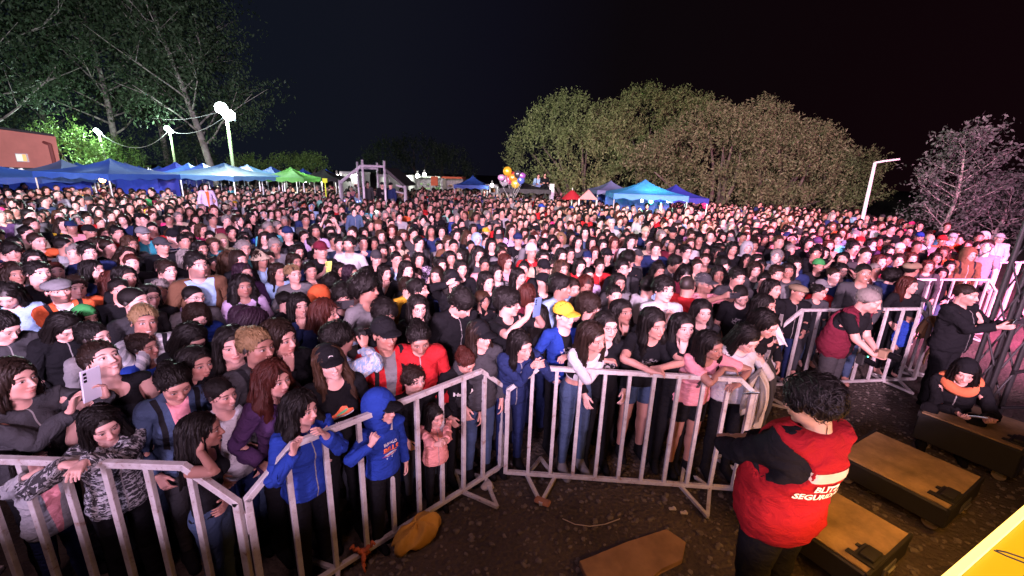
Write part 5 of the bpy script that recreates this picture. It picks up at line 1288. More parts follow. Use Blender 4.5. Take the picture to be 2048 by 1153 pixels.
# ------------------------------------------------------------------ people
def head_local(P, hs=1.0):
    G0 = pose(dict(P)); c0 = np.array([0, .01, 1.50]); p = c0 + (HC - c0) * hs
    return (G0['head'] @ np.append(p, 1))[:3]
def to_local(w, root, rz, s):
    d = np.array(w) - np.array(root); c, sn = math.cos(-rz), math.sin(-rz)
    return np.array([d[0] * c - d[1] * sn, d[0] * sn + d[1] * c, d[2]]) / s
UP = (0, -.15, 1)
POSES = {
 'chin': dict(wR=(-.035, -.17, 1.445), hR=((.15, .25, 1), (.3, 1, -.1)), curlR=45),
 'clap': dict(wL=(.05, -.27, 1.36), wR=(-.05, -.27, 1.36), hL=((-.15, -.2, 1), (-1, 0, -.1)), hR=((.15, -.2, 1), (1, 0, -.1)), curl=12),
 'up': dict(wL=(.13, -.12, 1.90), wR=(-.15, -.12, 1.92), hL=((-.3, -.1, 1), (-1, -.4, 0)), hR=((.3, -.1, 1), (1, -.4, 0)), curl=12),
 'phone2': dict(wL=(.125, -.26, 1.53), wR=(-.125, -.26, 1.53), hL=((-.35, -.35, 1), (-1, .1, 0)), hR=((.35, -.35, 1), (1, .1, 0)), curl=38),
 'phone1': dict(wR=(-.05, -.30, 1.33), hR=((.2, -.3, 1), (1, 0, 0)), curlR=40),
 'phoneR': dict(wL=(.06, -.36, 1.60), wR=(-.07, -.36, 1.60), hL=((-.15, -.15, 1), (-1, 0, 0)), hR=((.15, -.15, 1), (1, 0, 0)), curl=35),
 'photoR': dict(wL=(.14, -.46, 1.58), wR=(-.05, -.47, 1.58), hL=((-.2, -.8, .5), (-.9, 0, -.4)), hR=((.2, -.8, .5), (.9, 0, -.4)), curl=38),
 'selfie': dict(wL=(.20, -.44, 1.50), wR=(.05, -.36, 1.46), hL=((-.2, -.2, 1), (-1, 0, 0)), hR=((.3, -.2, 1), (.6, -.6, 0)), curl=35),
 'photog': dict(wL=(.11, -.18, 1.56), wR=(-.11, -.18, 1.56), pL=(1, .1, -.2), pR=(-1, .1, -.2), hL=((-.6, -.3, .9), (-1, .2, 0)), hR=((.6, -.3, .9), (1, .2, 0)), curl=40),
 'cross': dict(wL=(-.10, -.22, 1.17), wR=(.10, -.20, 1.20), hL=((-1, .1, .1), (0, 1, 0)), hR=((1, .1, .1), (0, 1, 0)), curl=25),
 'brow': dict(wR=(-.12, -.16, 1.64), hR=((.8, -.1, .35), (.2, .5, -.8)), curlR=10, pR=(-1, .2, -.3)),
 'point': dict(wR=(-.06, -.33, 1.40), hR=((.8, -.5, -.1), (0, .2, -1)), curlR=30, pR=(-1, 0, .2)),
 'low': dict(wL=(.06, -.30, 1.14), wR=(-.06, -.30, 1.12), hL=((-.4, -.8, .3), (-.5, 0, 1)), hR=((.4, -.8, .3), (.5, 0, 1)), curl=35),
 'wave1': dict(wR=(-.20, -.22, 1.46), hR=((.1, -.1, 1), (.5, -1, 0)), curlR=48, pR=(-.6, .2, -1)),
 'hold': dict(wR=(-.05, -.27, 1.18), hR=((.3, -.3, .8), (.9, .3, 0)), curlR=60),
 'hold2': dict(wL=(.05, -.30, 1.08), wR=(-.05, -.30, 1.10), hL=((-.5, -.6, .3), (-.8, 0, -.4)), hR=((.5, -.6, .3), (.8, 0, -.4)), curl=60),
}
M_PHONE = simple('phone_body', (.03, .03, .035), .3); M_PHONEB = simple('pale_phone_body', (.42, .44, .55), .35); M_SCR = lamp_mat('phone_screen', (.6, .75, 1), 1.2); M_LENS = simple('lens', (.005, .005, .006), .12)
def phone(loc, rot, label, mat=None, land=False, scale=1.0):
    r = empty('phone', loc, 0, label, 'phone', 'phones held up in the crowd'); r.rotation_euler = rot; r.scale = (scale,) * 3
    a, b_ = (.078, .0375) if land else (.0375, .078)
    MB().box((-a, -.004, -b_), (a, .004, b_)).build('phone_case', mat or M_PHONE, r, bevel=.003)
    MB().box((-a + .004, .0042, -b_ + .004), (a - .004, .0052, b_ - .004)).build('screen', M_SCR, r)
    m = MB()
    for k in range(3): m.box((-.030, -.0062, b_ - .022 - k * .017), (-.018, -.0041, b_ - .010 - k * .017)) if not land else m.box((-a + .010 + k * .017, -.0062, b_ - .024), (-a + .022 + k * .017, -.0041, b_ - .012))
    m.build('camera_lens', M_LENS, r, bevel=.001); return r
# every line: head x, head y (photo), build, hair, hair colour, top, colour, turn, options ; note
PEOPLE = """55 452 m mop k jacket lblue 15 ;leaning sideways
132 485 f long k long black 40
183 441 m short k long black 10
211 456 f wavy k long grey 15 glasses
234 466 m short k long red 25
258 456 m short k jacket black 20
180 465 m short k long black 30 cap:black
197 490 f long d long lblue 35
213 486 f bun k long dgrey 60
177 506 m short k jacket navy 15
187 540 f bob k long navy 50
26 505 m mop k long pink 0
75 483 m crop d jacket orange 30 pose=point hidehead
69 520 f long k jacket dgrey 0
77 546 m short k long black 25
30 549 f wavy d jacket dgrey 15 ;wearing a white flower headband
16 592 f long k long lblue -20 pitch=20
117 582 m short k jacket orange 15 flat:grey beard=1 inner=white pose=cross ;with dark glasses pushed up
153 575 m short d long orange 10
226 564 f wavy r jacket black 20 inner=brown
252 555 f long k jacket black 25
131 655 f long k jacket black 20 pitch=28 ;looking down at the chest
173 636 f bob k long black 25 beanie:green z=1.45
9 655 f bun k jacket dgrey 30 pitch=20 z=1.45
190 676 f bun k jacket white 45 z=1.40
282 443 m short k long dgrey 10
299 456 f long k long navy 25
287 469 m short k jacket teal 20 cap:grey
261 489 f bob b long grey 25
253 510 f long d jacket black 20 roll=25 ;tilting the head
324 492 m crop k jacket black 30 cap:dgrey
348 475 m crop k jacket navy 15 cap:black pattern=1 pcol=white ;in a cap with a white panel
345 445 m short d long black 40
362 441 m short d long black 15
376 480 f wavy d long dgrey 10
404 460 f long b jacket hotpink 35
420 475 m short k long black 0
444 483 f long k long khaki 15 hood
427 490 f bun b jacket teal 20
402 498 f long k long black 30 pose=clap
374 517 f bob g jacket black 30
336 542 m short d jacket dgrey 25 inner=lilac h=1.80 ;smiling
393 531 m short k jacket brown 25 inner=lblue inner_w=.10 beard=.7 h=1.90 ;standing tall
320 580 f bun g long lilac -20
300 594 f long k jacket black 20 glasses
270 603 m crop k long dgrey 45
388 595 m crop k long grey 30 glasses
395 634 f bob d jacket blue 10 pitch=14
289 643 f bun y long lgrey 10 pattern=1 pcol=white pose=chin z=1.51 ;resting a fist on the cheek
384 678 f long k long black 25 pitch=24 z=1.42 ;with white hair clips
458 519 f wavy b long beige 150 ;turned away
463 437 m short k jacket navy 25 cap:black
463 465 m short k long dgrey 20
486 437 f long k long black 20
486 573 f wavy k long lilac 15
488 547 f long u long purple 30
488 498 m short g jacket cyan 20 glasses
488 477 f long k long grey 10
488 636 f long u long purple 45
465 690 f long k long black 5 z=1.54
289 695 f bun d long blue 45 pitch=-5 z=1.33
525 444 f long k tee white 10
569 439 f long d tank lilac 20
609 441 f bun d tank brown 15
630 444 f short k long black -10 cap:lilac
576 469 m short k long black 10 cap:navy ;wearing a cap backwards
522 463 f long k long blue 10
530 478 f long d long dgrey 0
550 493 m short g long grey 10
595 505 f long k long grey 30
642 501 m crop k tee black 20 cap:maroon pose=phone1 ;holding up a yellow phone
522 520 f bob d jacket lblue 30 bucket:beige
590 524 f long d long navy 30
679 489 f bun k long denim 10
699 489 m short k tee white -20 beard=.8 h=1.84
726 486 f bun k tank navy 10
728 467 f long k long black 20
714 453 m short k long blue 0
660 466 f long k tee black 20 pose=up ;clapping with both arms raised overhead
557 545 f long d long lblue 30
587 549 f bun y long grey 25 ;laughing
621 542 m crop k tank black 15 inner=white
680 541 f long k long black 30
703 547 f long u long lilac 50
731 552 f bun k long black -30
665 566 m mop k long black 150 z=1.5
642 594 m none k long orange 120 hood z=1.42 ;with the hood covering the head
733 580 f fro k long grey 60
686 594 m mop k long purple 5 pose=phone2 ;holding a dark phone sideways with both hands
711 582 m mop k jacket dgrey 30
599 613 f bob k jacket navy 20 pose=chin ;hiding the mouth behind one hand
652 627 f wavy r jacket navy 60 glasses
508 646 f bob u long purple 120 pitch=20
560 678 f bob d jacket black 45 pose=chin z=1.56
515 695 f bun y jacket dgrey 40 z=1.56
679 678 m short k jacket lblue 120 pose=photog pattern=2 pcol=white z=1.5 ;raising a camera to the face
738 437 f long d long dgrey 15
747 448 f wavy k long dgrey 15
773 453 f long k long black 15
762 472 f long b long dgrey 15
748 487 f long k long grey 10
782 498 f bun k long dgrey 15
796 486 f wavy d long beige 20
806 471 f long b tank pink 15 pose=cross
800 453 f long d long black 30
803 436 f none k long red 25 hood
822 443 f none k long grey 30 hood
829 460 m short k long red 20 cap:black
766 503 f long k long black 10
753 517 m crop k long black 10 cap:dgrey pose=chin ;in a grey cap with a hand over the mouth
793 519 m crop k tee lblue 20 glasses pattern=3 pcol=white
854 444 f long d long black 0
865 452 f long k tank red 10
883 463 f long k long black 10
890 444 f bob k long lblue 25 cap:lblue
919 442 m crop k long grey 30 bald=1
941 439 m short k long orange 10
947 459 f long k long grey 15
913 470 f wavy k long grey 15
928 465 f long k long black 20 pose=chin
907 493 m crop k long navy 10
896 485 m short b long brown 20
954 480 f none k jacket lblue 25 hood
969 480 m short k long black 50
838 519 f long k jacket dgrey 15 pattern=2 pcol=lilac
900 517 f long k long dgrey 20
924 512 f bob k long navy -50
882 531 f long k tank black 20
814 541 f long k long black 20
923 538 f long k long black 15
957 510 f wavy k long dgrey 20
969 531 f bun k long pink 10
770 547 f long k tank white 35 pose=chin ;biting the nails
816 575 m short d jacket yellow 50
837 580 m short k long black 70
974 564 f long k long black 30
905 561 f long k jacket black 30 cap:black pose=brow ;shielding the eyes with one hand
836 615 f long k tee black 15 glasses
770 629 m mop k long black 20
924 608 m mop k jacket black 50 pitch=28 ;looking down, in a hooded waistcoat
770 669 m mop k jacket red 25 cap:black inner=grey z=1.52
838 678 f bun k jacket red 10 pitch=16 z=1.48 ;wrapped in a red blanket
961 671 f long d jacket dgrey 40 cap:black z=1.46
997 465 f long k tank black 10
1008 452 f long k long blue 15
983 491 f long k long black 15
1036 480 m crop k tee black 10 cap:navy ;in a navy cap with a white badge
1049 467 f long d long lilac 10
1064 484 m crop k jacket grey 10
1074 462 m short k long dgrey 15 cap:black glasses=dark
1005 500 f long k jacket grey 25
1012 524 f bob r long pink 40
1038 554 f long k long black 40
993 547 f long k long grey 30
1063 505 m short k jacket red 20 beanie:white
1086 517 m short k long beige 15
1105 482 f long k long black 15
1105 460 m short k long lgrey 10
1122 477 f bob y long grey 0
1112 493 m short k jacket lgrey 35
1123 512 f long k long black 25
1140 508 f long k jacket pink 20 glasses
1125 450 f long k tee white 10
1089 472 m short r long dgrey 15
1088 538 m crop k long black 20 cap:black glasses ;in a black cap with white lettering
1124 539 f wavy b long khaki 30
1088 566 m short k tee black 40 cap:black ;in a black cap with a tan front
1160 533 f long k jacket red 20
1199 533 m short d jacket red 20 bald=1
1190 507 f long r long pink 10
1214 511 f long k long black 30 cap:black
1156 485 f long k long dgrey 15
1184 486 f long k long purple 15
1144 475 f long k long black 15
1174 451 m short k jacket red 15
1166 470 m crop d long grey 10
1206 492 f long k long grey 10
1214 469 f long d long lilac 15
1204 477 f long k long lgrey 10
1191 442 f long k long white 10
1146 456 f long k long black 15
1163 437 m short k long grey 10 glasses
1171 571 f wavy r long brown 20 pitch=10 roll=12 ;laughing
1145 578 f long d long grey 30
1122 575 m mop k jacket lblue 60
1017 606 m mop k tee black 70 glasses pose=phoneR ;holding a blue phone up with both hands
1054 589 f bob r long maroon 160
1079 629 f long k long black 170 z=1.45
1129 631 m crop k tee blue 45 cap:yellow inner=black inner_w=.05 ;in a yellow cap
1159 620 f bun d long purple 50
1180 617 m mop d long black 60
1223 477 f long k long grey 10
1229 486 f long r jacket pink 10
1243 446 m short k long grey 10
1256 458 m crop k jacket grey 15 bald=1
1277 449 m short k long grey 10
1246 480 m crop k long grey 0 bald=1
1269 480 f bun k long black 10
1291 466 m short g jacket navy 15 cap:beige beard=.6 skin=0
1317 451 m crop k jacket navy 20
1322 470 f bob g long grey 5
1300 489 m crop k long beige 10 pose=clap
1345 465 m short k long black 10 cap:black
1332 463 f bun k long grey 0
1334 486 f bob k jacket black 20 pose=phone2 ;holding a pale blue phone sideways
1312 498 m short d long navy 10
1364 463 f long k long lilac 10
1376 452 f none k long lgrey 15 hood
1382 472 m short d long brown 20
1399 480 m short k long black 0
1373 504 m short k long black 30 glasses
1355 493 f long k long grey 20
1419 465 m crop b long beige 20
1408 453 f long k long pink 10
1431 456 m short k long grey 10 cap:blue
1425 479 f long k long dgrey 30 pitch=-5
1445 475 f long k long white 10
1441 498 f long k long blue 30
1435 507 f long k long black 30
1412 503 f bob k long maroon 20
1410 521 m crop d long brown 10 bald=1 beard=.8
1446 531 m mop k long black 30
1437 549 f bob k long dgrey 10
1256 521 m mop k tee black 5 pitch=14 pose=low ;with a straight fringe looking at a phone
1245 537 m short k jacket dgrey 20 glasses
1237 566 f long k long grey 25 glasses
1317 542 f long k long black 30 pitch=5
1349 528 m short k jacket dgrey 40 pitch=18
1370 549 f long k jacket maroon 20 pitch=20
1228 592 f bun k long dgrey 25
1297 573 m crop k tee white 150 h=1.78 ;seen from behind
1328 580 m short k tee white 35 pose=clap h=1.78 ;pressing the hands together
1408 568 m crop g tee pink 60 cap:dgrey glasses beard=.5 pose=photoR h=1.78 ;stretching both arms out to film
1375 573 m none k jacket red 150
1404 624 f long k long dgrey 25
1214 653 f long k long black 30 glasses z=1.48
1245 624 f long k long dgrey 40 pose=chin z=1.48 ;shielding the face with a wrist
1366 655 f long k long black 30 pose=chin z=1.48 ;resting the chin on one hand
1461 472 f long k long dgrey 0
1486 458 f bun k long grey 10
1454 455 m short k long grey 10
1486 476 m crop k long dgrey 10
1510 465 f long k long white 10
1494 497 m none k long lgrey 20 hood h=1.76
1465 498 f bob k long black 20
1513 479 m short k long black 20
1529 480 f long k jacket lblue 20
1541 476 m short k jacket lblue 10
1507 492 m short d long pink 20
1578 463 m short k jacket grey 20
1581 485 f long r long red 15
1550 452 m short k long grey 0
1559 511 f long k jacket lblue 20
1515 523 f long k long black 15
1510 540 f bob d long dgrey 20
1592 531 m short k long navy 15
1611 472 f bun k long orange 10
1611 484 f long k long grey 20
1634 487 m short k long beige 10 cap:purple
1624 462 m short k long red 10
1643 458 m short k long maroon 10
1658 491 f long r long beige 20
1630 507 m short k long black 20
1648 507 f long k long brown 20
1637 533 m crop k long black 30 beard=.6 beanie:green ;in a bright green spiky headband
1667 552 m crop d jacket navy 40 glasses beard=.7 bald=.6
1682 542 f bob k long navy 30
1674 479 m short d long cyan 15
1474 556 m short k jacket dgrey 35 beard=.4
1552 549 m short d long grey 30
1576 542 f long k long dgrey 10
1545 578 f long k long black 50
1595 585 m crop k jacket black 45 flat:khaki skin=3
1644 575 m short k tee red 50 cap:grey
1637 585 f bun k long dgrey 60 z=1.4
1482 592 m crop k tee black 20 pitch=20 z=1.58 roll=-15 ;tilting the face aside
1530 613 f long k long black 60 z=1.52
1494 678 f long k long white 45 pitch=22 z=1.46 pose=low ;tapping a phone at the rail
1531 648 f long k long black 60 pitch=12 z=1.50 pose=railR ;holding a paper over the rail
1706 497 m short k jacket black 35 h=1.82
1730 511 m crop d long dgrey 20 bald=1
1709 472 m short k tee lblue 5 beanie:grey
1743 489 f wavy k long purple 40
1760 483 f long k long lilac 15
1768 466 m crop k long red 20
1774 484 f bun k long red 20
1792 459 f long k long dgrey 20
1757 449 m short k long grey 0
1694 446 f none k long brown 0 hood
1712 439 f long k long dgrey 0
1725 450 f long k long grey 0
1818 450 m short k long black 0
1839 453 m short k long lgrey 10 hat=cap:dgrey
1839 475 m short k long lgrey 10 cap:blue
1811 482 m short k long red 20
1799 500 f bun k long grey 20 beanie:white
1842 500 f long k jacket red 20 bucket:white
1823 517 f long r long maroon 25
1797 521 m short d jacket navy 10
1778 503 f bob k long dgrey 30
1858 482 m crop k long grey 10 beanie:beige
1884 482 m short k jacket orange 20 cap:red
1905 477 m short k long orange 10 cap:lgrey
1886 505 f wavy r jacket orange 10
1856 533 f long r long dgrey 15
1872 517 f long d long grey 20
1899 533 m short k long brown 20
1914 472 f long k jacket salmon 10
1823 540 m crop k jacket dgrey 150 flat:khaki ;seen from behind
1727 547 m crop k long dgrey 20
1810 547 f bob k jacket maroon 40
1760 524 f long r jacket maroon 30
1783 554 m fro k jacket navy 150 ;with a dark bulky hood
1726 568 f wavy r long black 15
1818 571 f long r long black 60
1884 547 f long k long black 10 z=1.35
1938 510 f wavy d jacket brown 40 h=1.7 hood
1945 453 m short k long red 10 cap:lblue
1961 446 m crop k long black 20
1968 475 m none k long white 20 hood
1999 477 m short k jacket white 25 cap:lgrey
25 762 f bob d jacket dgrey 40 pose=selfie z=1.50 ;filming with a pale grey phone
205 721 h bun d tank black 25 pitch=-26 z=1.52 ;laughing with the head thrown back
349 768 f bun k jacket denim 15 pitch=14 inner=pink z=1.41 ;in a denim hooded jacket with earrings
394 729 f long k long dgrey 30 z=1.43
443 789 m crop k tee white 35 beard=.25 pattern=3 pcol=navy z=1.33 ;in a white shirt with palm prints
550 760 f wavy r jacket purple 35 z=1.40
659 725 f long b tee black 15 cap:black z=1.48 roll=-8 name=nike ;in a black cap and sneaker print shirt
604 818 f wavy k jacket blue 45 pose=wave1 z=1.56 ;in a blue sports jacket at the barrier
777 725 f long k jacket pink 30 pose=chin z=1.22 ch=1 ;biting the fingers
828 760 m short d jacket black 35 z=1.15 ch=1
931 725 f bun r jacket black 45 pitch=24 z=1.5 name=gothic ;in a black hoodie with white lettering
762 816 m none k long blue 50 hood cap:black z=1.28 ch=1 pose=hold name=bills ;in a blue hooded sweatshirt
871 831 f long k jacket salmon 30 z=1.20 ch=1 pose=hold2 pitch=8 ;in a pink fleece with arms through the bars
1043 691 f long k jacket navy 40 pose=clasp z=1.42 pitch=-4 ;in a denim jacket with clasped hands
1186 674 f long d crop white 50 pose=foldrail legs=jeans lc=denim shoes=grey z=1.48 pitch=-4 ;in a white crop top and jeans
1308 648 h long k tee black 40 pose=foldrail legs=shorts lc=denim z=1.52 pitch=-8 ;in a black shirt and denim shorts
1421 691 h long k tee pink 55 pose=foldrail legs=shorts lc=black z=1.42 inner=none name=print ;in a pink shirt with a round black print"""
def parse(l):
    a, _, note = l.partition(';'); t = a.split(); o = dict(x=float(t[0]), y=float(t[1]), b=t[2], hair=None if t[3] == 'none' else t[3], hc=t[4] if t[4] in HAIRC else 'k', top=t[5], tc=t[6], yaw=float(t[7]), note=note.strip())
    for e in t[8:]:
        k, _, v = (e.partition('=') if '=' in e else e.partition(':'))
        if k == 'hat': k, _, v = v.partition(':')
        if k in ('cap', 'bucket', 'beanie', 'flat', 'sun'): o['hat'], o['hatc'] = k, v
        elif k == 'hood': o['hood'] = True
        elif k == 'glasses': o['glasses'] = 'dark' if v == 'dark' else True
        elif k in ('pose', 'inner', 'pcol', 'legs', 'lc', 'shoes', 'name'): o[k] = v
        elif v: o[k] = float(v)
    return o
ppl = [parse(l) for l in PEOPLE.strip().split('\n')]
FL = [(-9, 1.93), (-1.48, 1.93), (-.03, 3.36), (2.09, 3.21), (3.58, 5.24), (5.95, 5.62), (6.90, 7.38), (9.3, 7.76), (10.6, 8.7), (20, 9)]
def clear_of_fence(x, y):
    best = 9
    for (a, b_), (c, d) in zip(FL, FL[1:]):
        L = math.hypot(c - a, d - b_); t = max(0, min(1, ((x - a) * (c - a) + (y - b_) * (d - b_)) / L**2))
        q = math.hypot(x - a - t * (c - a), y - b_ - t * (d - b_)); side_ = ((c - a) * (y - b_) - (d - b_) * (x - a)) / L
        if q < abs(best): best = q if side_ > 0 else -q
    return best
def fence_z(px, py, z, gap=.24):
    while z > .75:
        p = at(px, py, z)
        if clear_of_fence(p.x, p.y) >= gap: break
        z -= .015
    return z
def z_of(o):
    z = o['z'] * .99 if 'z' in o else o['h'] * .90 if 'h' in o else 1.53 if o['b'] in 'mH' else 1.45
    return fence_z(o['x'], o['y'], z, -.20 if o.get('pose') == 'foldrail' else -.08 if o.get('pose') in ('clasp', 'railR') else .03 if o.get('pose') in ('hold', 'hold2') else .13)
spots_ = []           # ground positions of everyone so far
def head_xy(o, z): p = at(o['x'], o['y'], z); return p.x, p.y
# heroes with fixed places claim theirs first
HERO = [(-2.55, 1.98), (-2.02, 1.90), (-1.52, 1.88), (1.57, 1.94), (3.73, 4.2), (4.79, 4.32), (5.19, 5.75), (4.85, 4.1)]
spots_ += HERO
ppl.sort(key=lambda o: -o['y'])
for o in ppl:
    z0 = z_of(o); best = None
    rng = [0] if 'z' in o and o['y'] > 640 else [0, .03, -.03, .06, -.06, .09, -.09, .12, -.12, .15, -.15]
    for dz in rng:
        x, y = head_xy(o, z0 + dz); d = min([math.hypot(x - a, y - b_) for a, b_ in spots_] or [9])
        sc_ = min(d, .42) - abs(dz) * .25 - (3 if clear_of_fence(x, y) < .11 and 'pose' not in o else 0)
        if best is None or sc_ > best[0]: best = (sc_, z0 + dz, x, y)
    o['zz'] = best[1]; spots_.append((best[2], best[3]))
N_IND = 290
extra = ppl[N_IND:]; ppl = ppl[:N_IND]
# ---- labels
def cname(c): return CNAME.get(c, {'khaki': 'olive brown', 'denim': 'faded denim'}.get(c, c))
TN = dict(long='top', jacket='jacket', tee='T-shirt', tank='sleeveless top', crop='crop top', vest='waistcoat')
def wear(o):
    s = cname(o['tc']) + ' ' + ('hooded top' if o.get('hood') else TN[o['top']])
    if o.get('pattern'): s = 'patterned ' + s
    if o.get('hat'): s += ' and %s %s' % (cname(o['hatc']), {'cap': 'cap', 'bucket': 'bucket hat', 'beanie': 'knit hat', 'flat': 'flat cap'}[o['hat']])
    if o.get('glasses'): s += ' with glasses'
    return s
def direction(o):
    a = o['yaw']; return 'seen from behind' if abs(a) > 110 else 'turned right' if a > 45 else 'facing right' if a > 24 else 'facing left' if a < -15 else 'facing the stage'
used_ = {}
for o in ppl:
    if o['note']:
        w = wear(o); nt = o['note']
        if nt.startswith(('in a ', 'in an ', 'wearing')): lb = 'person ' + nt
        else: lb = 'person in %s, %s' % (w, nt)
        o['short'] = None; o['label'] = lb; used_[lb] = 1
anch = [(o, None) for o in ppl if o['note']]
def ashort(o):
    s = o['note']
    for p_ in ('in a ', 'in an ', 'wearing a ', 'with a '):
        if s.startswith(p_): s = s[len(p_):] if p_ != 'in a ' else s[5:]
    return 'the one ' + (o['note'] if not o['note'].startswith('with ') else o['note'])
def rel(o, q):
    dx, dy = o['x'] - q['x'], o['y'] - q['y']; s = []
    if abs(dy) > abs(dx) * .45: s.append('behind' if dy < 0 else 'in front of')
    if abs(dx) > abs(dy) * .45: s.insert(0, 'right' if dx > 0 else 'left')
    if len(s) == 2: return '%s %s and %s of' % ('', s[1] if s[1] == 'behind' else 'in front', s[0]) if False else '%s and to the %s of' % ('behind' if s[1] == 'behind' else 'in front', s[0])
    return s[0] if s[0] in ('behind', 'in front of') else 'to the %s of' % s[0]
def plain(o): # short unique handle for a neighbour by its clothes
    return 'the ' + (cname(o['hatc']) + ' ' + {'cap': 'cap', 'bucket': 'bucket hat', 'beanie': 'knit hat', 'flat': 'flat cap'}[o['hat']] if o.get('hat') else cname(o['tc']) + ' ' + ('hood' if o.get('hood') else TN[o['top']]))
side = lambda o: 'far left' if o['x'] < 250 else 'left' if o['x'] < 620 else 'centre left' if o['x'] < 900 else 'centre' if o['x'] < 1200 else 'centre right' if o['x'] < 1500 else 'right'
for o in ppl:
    if o['note']: continue
    near_ = sorted(anch, key=lambda q: math.hypot(o['x'] - q[0]['x'], (o['y'] - q[0]['y']) * 1.3))[:4]
    nb = sorted([q for q in ppl if q is not o], key=lambda q: math.hypot(o['x'] - q['x'], o['y'] - q['y']))[:8]
    nb = sorted(nb, key=lambda q: (q['tc'] in ('black', 'grey', 'dgrey') and not q.get('hat')) )
    base = 'person in ' + wear(o)
    cands = []
    for q, _ in near_: cands.append('%s, %s %s' % (base, rel(o, q), ashort(q)))
    for q in nb[:4]: cands.append('%s, %s, %s %s' % (base, direction(o), rel(o, q), plain(q)))
    for q in nb[:5]: cands.append('%s, %s %s at %s' % (base, rel(o, q), plain(q), side(o)))
    for q in nb: cands.append('%s, %s, %s %s at %s' % (base, direction(o), rel(o, q), plain(q), side(o)))
    for q in nb[:4]:
        for q2 in nb[:6]:
            if q2 is not q: cands.append('%s, %s %s, %s %s' % (base, rel(o, q), plain(q), rel(o, q2), plain(q2)))
    def r1(q):
        dx, dy = o['x'] - q['x'], o['y'] - q['y']
        return ('behind' if dy < 0 else 'in front of') if abs(dy) > abs(dx) else ('right of' if dx > 0 else 'left of')
    for q in nb[:6]: cands.append('%s, %s %s at %s' % (base, r1(q), plain(q), side(o)))
    for q in nb[:6]:
        for q2 in nb[:8]:
            if q2 is not q: cands.append('%s, %s %s, %s %s' % (base, r1(q), plain(q), r1(q2), plain(q2)))
    b2 = 'person in ' + (plain(o)[4:] if o.get('hat') else wear(o).replace(' with glasses', '')).replace('the ', '')
    for q in nb: cands.append('%s, %s %s at %s' % (b2, r1(q), plain(q), side(o)))
    for c in cands:
        if len(c.replace('-', ' ').split()) <= 16 and c not in used_: break
    o['label'] = c; used_[c] = 1
# ---- build them
def place(o, lod):
    hs = 1.13; ch = o.get('ch'); b = o['b']
    if ch: hs = 1.36
    az = math.atan2(*head_xy(o, o['zz'])); yaw = o['yaw']; body_yaw = yaw * .62; head_yaw = yaw * .38
    if abs(yaw) > 100: body_yaw, head_yaw = yaw * .9, yaw * .1
    P = dict(o.get('P') or {}); r2 = rnd.random
    pitch = o.get('pitch', -7 + 6 * r2()); P.setdefault('chest', (o.get('chest', 3 * r2()), 3 * (r2() - .5), 0)); P['head'] = (pitch * .6, o.get('roll', 8 * (r2() - .5)), head_yaw * .6); P['neck'] = (pitch * .4, 0, head_yaw * .4)
    if pitch > 12: P['chest'] = (8, 0, 0)
    P.update({k: v for k, v in POSES.get(o.get('pose'), {}).items()})
    if 'wR' not in P and 'pose' not in o: P['wR'] = (-.22 + .06 * r2(), -.06 - .1 * r2(), .92 + .1 * r2())
    if 'wL' not in P and 'pose' not in o: P['wL'] = (.22 - .06 * r2(), -.06 - .1 * r2(), .92 + .1 * r2())
    rail = o.get('pose') in ('foldrail', 'clasp', 'railR')
    if rail: P['chest'] = (16, 0, 0); P['spine'] = (14, 0, 0); P['head'] = (pitch * .6 - 16, P['head'][1], P['head'][2])
    hl = head_local(P, hs); s = o['zz'] / hl[2]
    if ch: s = o['zz'] / hl[2]
    rz = rad(body_yaw) - az
    hx, hy = head_xy(o, o['zz']); c, sn = math.cos(rz), math.sin(rz)
    root = np.array([hx - (hl[0] * c - hl[1] * sn) * s, hy - (hl[0] * sn + hl[1] * c) * s, 0.0])
    for k in ('wL', 'wR'):
        if k + 'w' in o: P[k] = tuple(to_local(o[k + 'w'], root, rz, s))
    if o.get('pose') == 'foldrail':
        P.update(hL=((-.9, -.35, .05), (0, .1, -1)), hR=((.9, -.35, .05), (0, .1, -1)), curl=28, pL=(1, -.1, -.15), pR=(-1, -.1, -.15))
    if o.get('pose') == 'clasp': P.update(hL=((-.5, -.6, .35), (-1, .2, 0)), hR=((.5, -.6, .35), (1, .2, 0)), curl=50)
    if o.get('pose') == 'railR': P.update(curl=35)
    kw = dict(body=b, hair=o['hair'], hc=o['hc'], top=o['top'], tc=o['tc'], legs=o.get('legs', rnd.choice(['trousers', 'jeans', 'jeans'])), lc=o.get('lc', rnd.choice(['black', 'black', 'navy', 'dgrey', 'denim'])),
              hat=o.get('hat'), hatc=o.get('hatc', 'black'), hood=o.get('hood', False), glasses=o.get('glasses', False), beard=o.get('beard', 0.0), skin=SKINC[int(o['skin'])] if 'skin' in o else None, hs=hs,
              inner=o.get('inner') if o.get('inner') != 'none' else None, inner_w=o.get('inner_w', .05), pattern=o.get('pattern', 0), pcol=o.get('pcol'), shoes=o.get('shoes', 'black'), bald=o.get('bald', 0), parts_out=o.get('parts'))
    R = make_person(tuple(root), math.degrees(rz), P=P, h=1.75 * s, lod=lod, label=o['label'], group='concert crowd facing the stage', **kw)
    return R, P, root, rz, s
def lw(p, root, rz, s):
    c, sn = math.cos(rz), math.sin(rz); return Vector((root[0] + (p[0] * c - p[1] * sn) * s, root[1] + (p[0] * sn + p[1] * c) * s, p[2] * s))
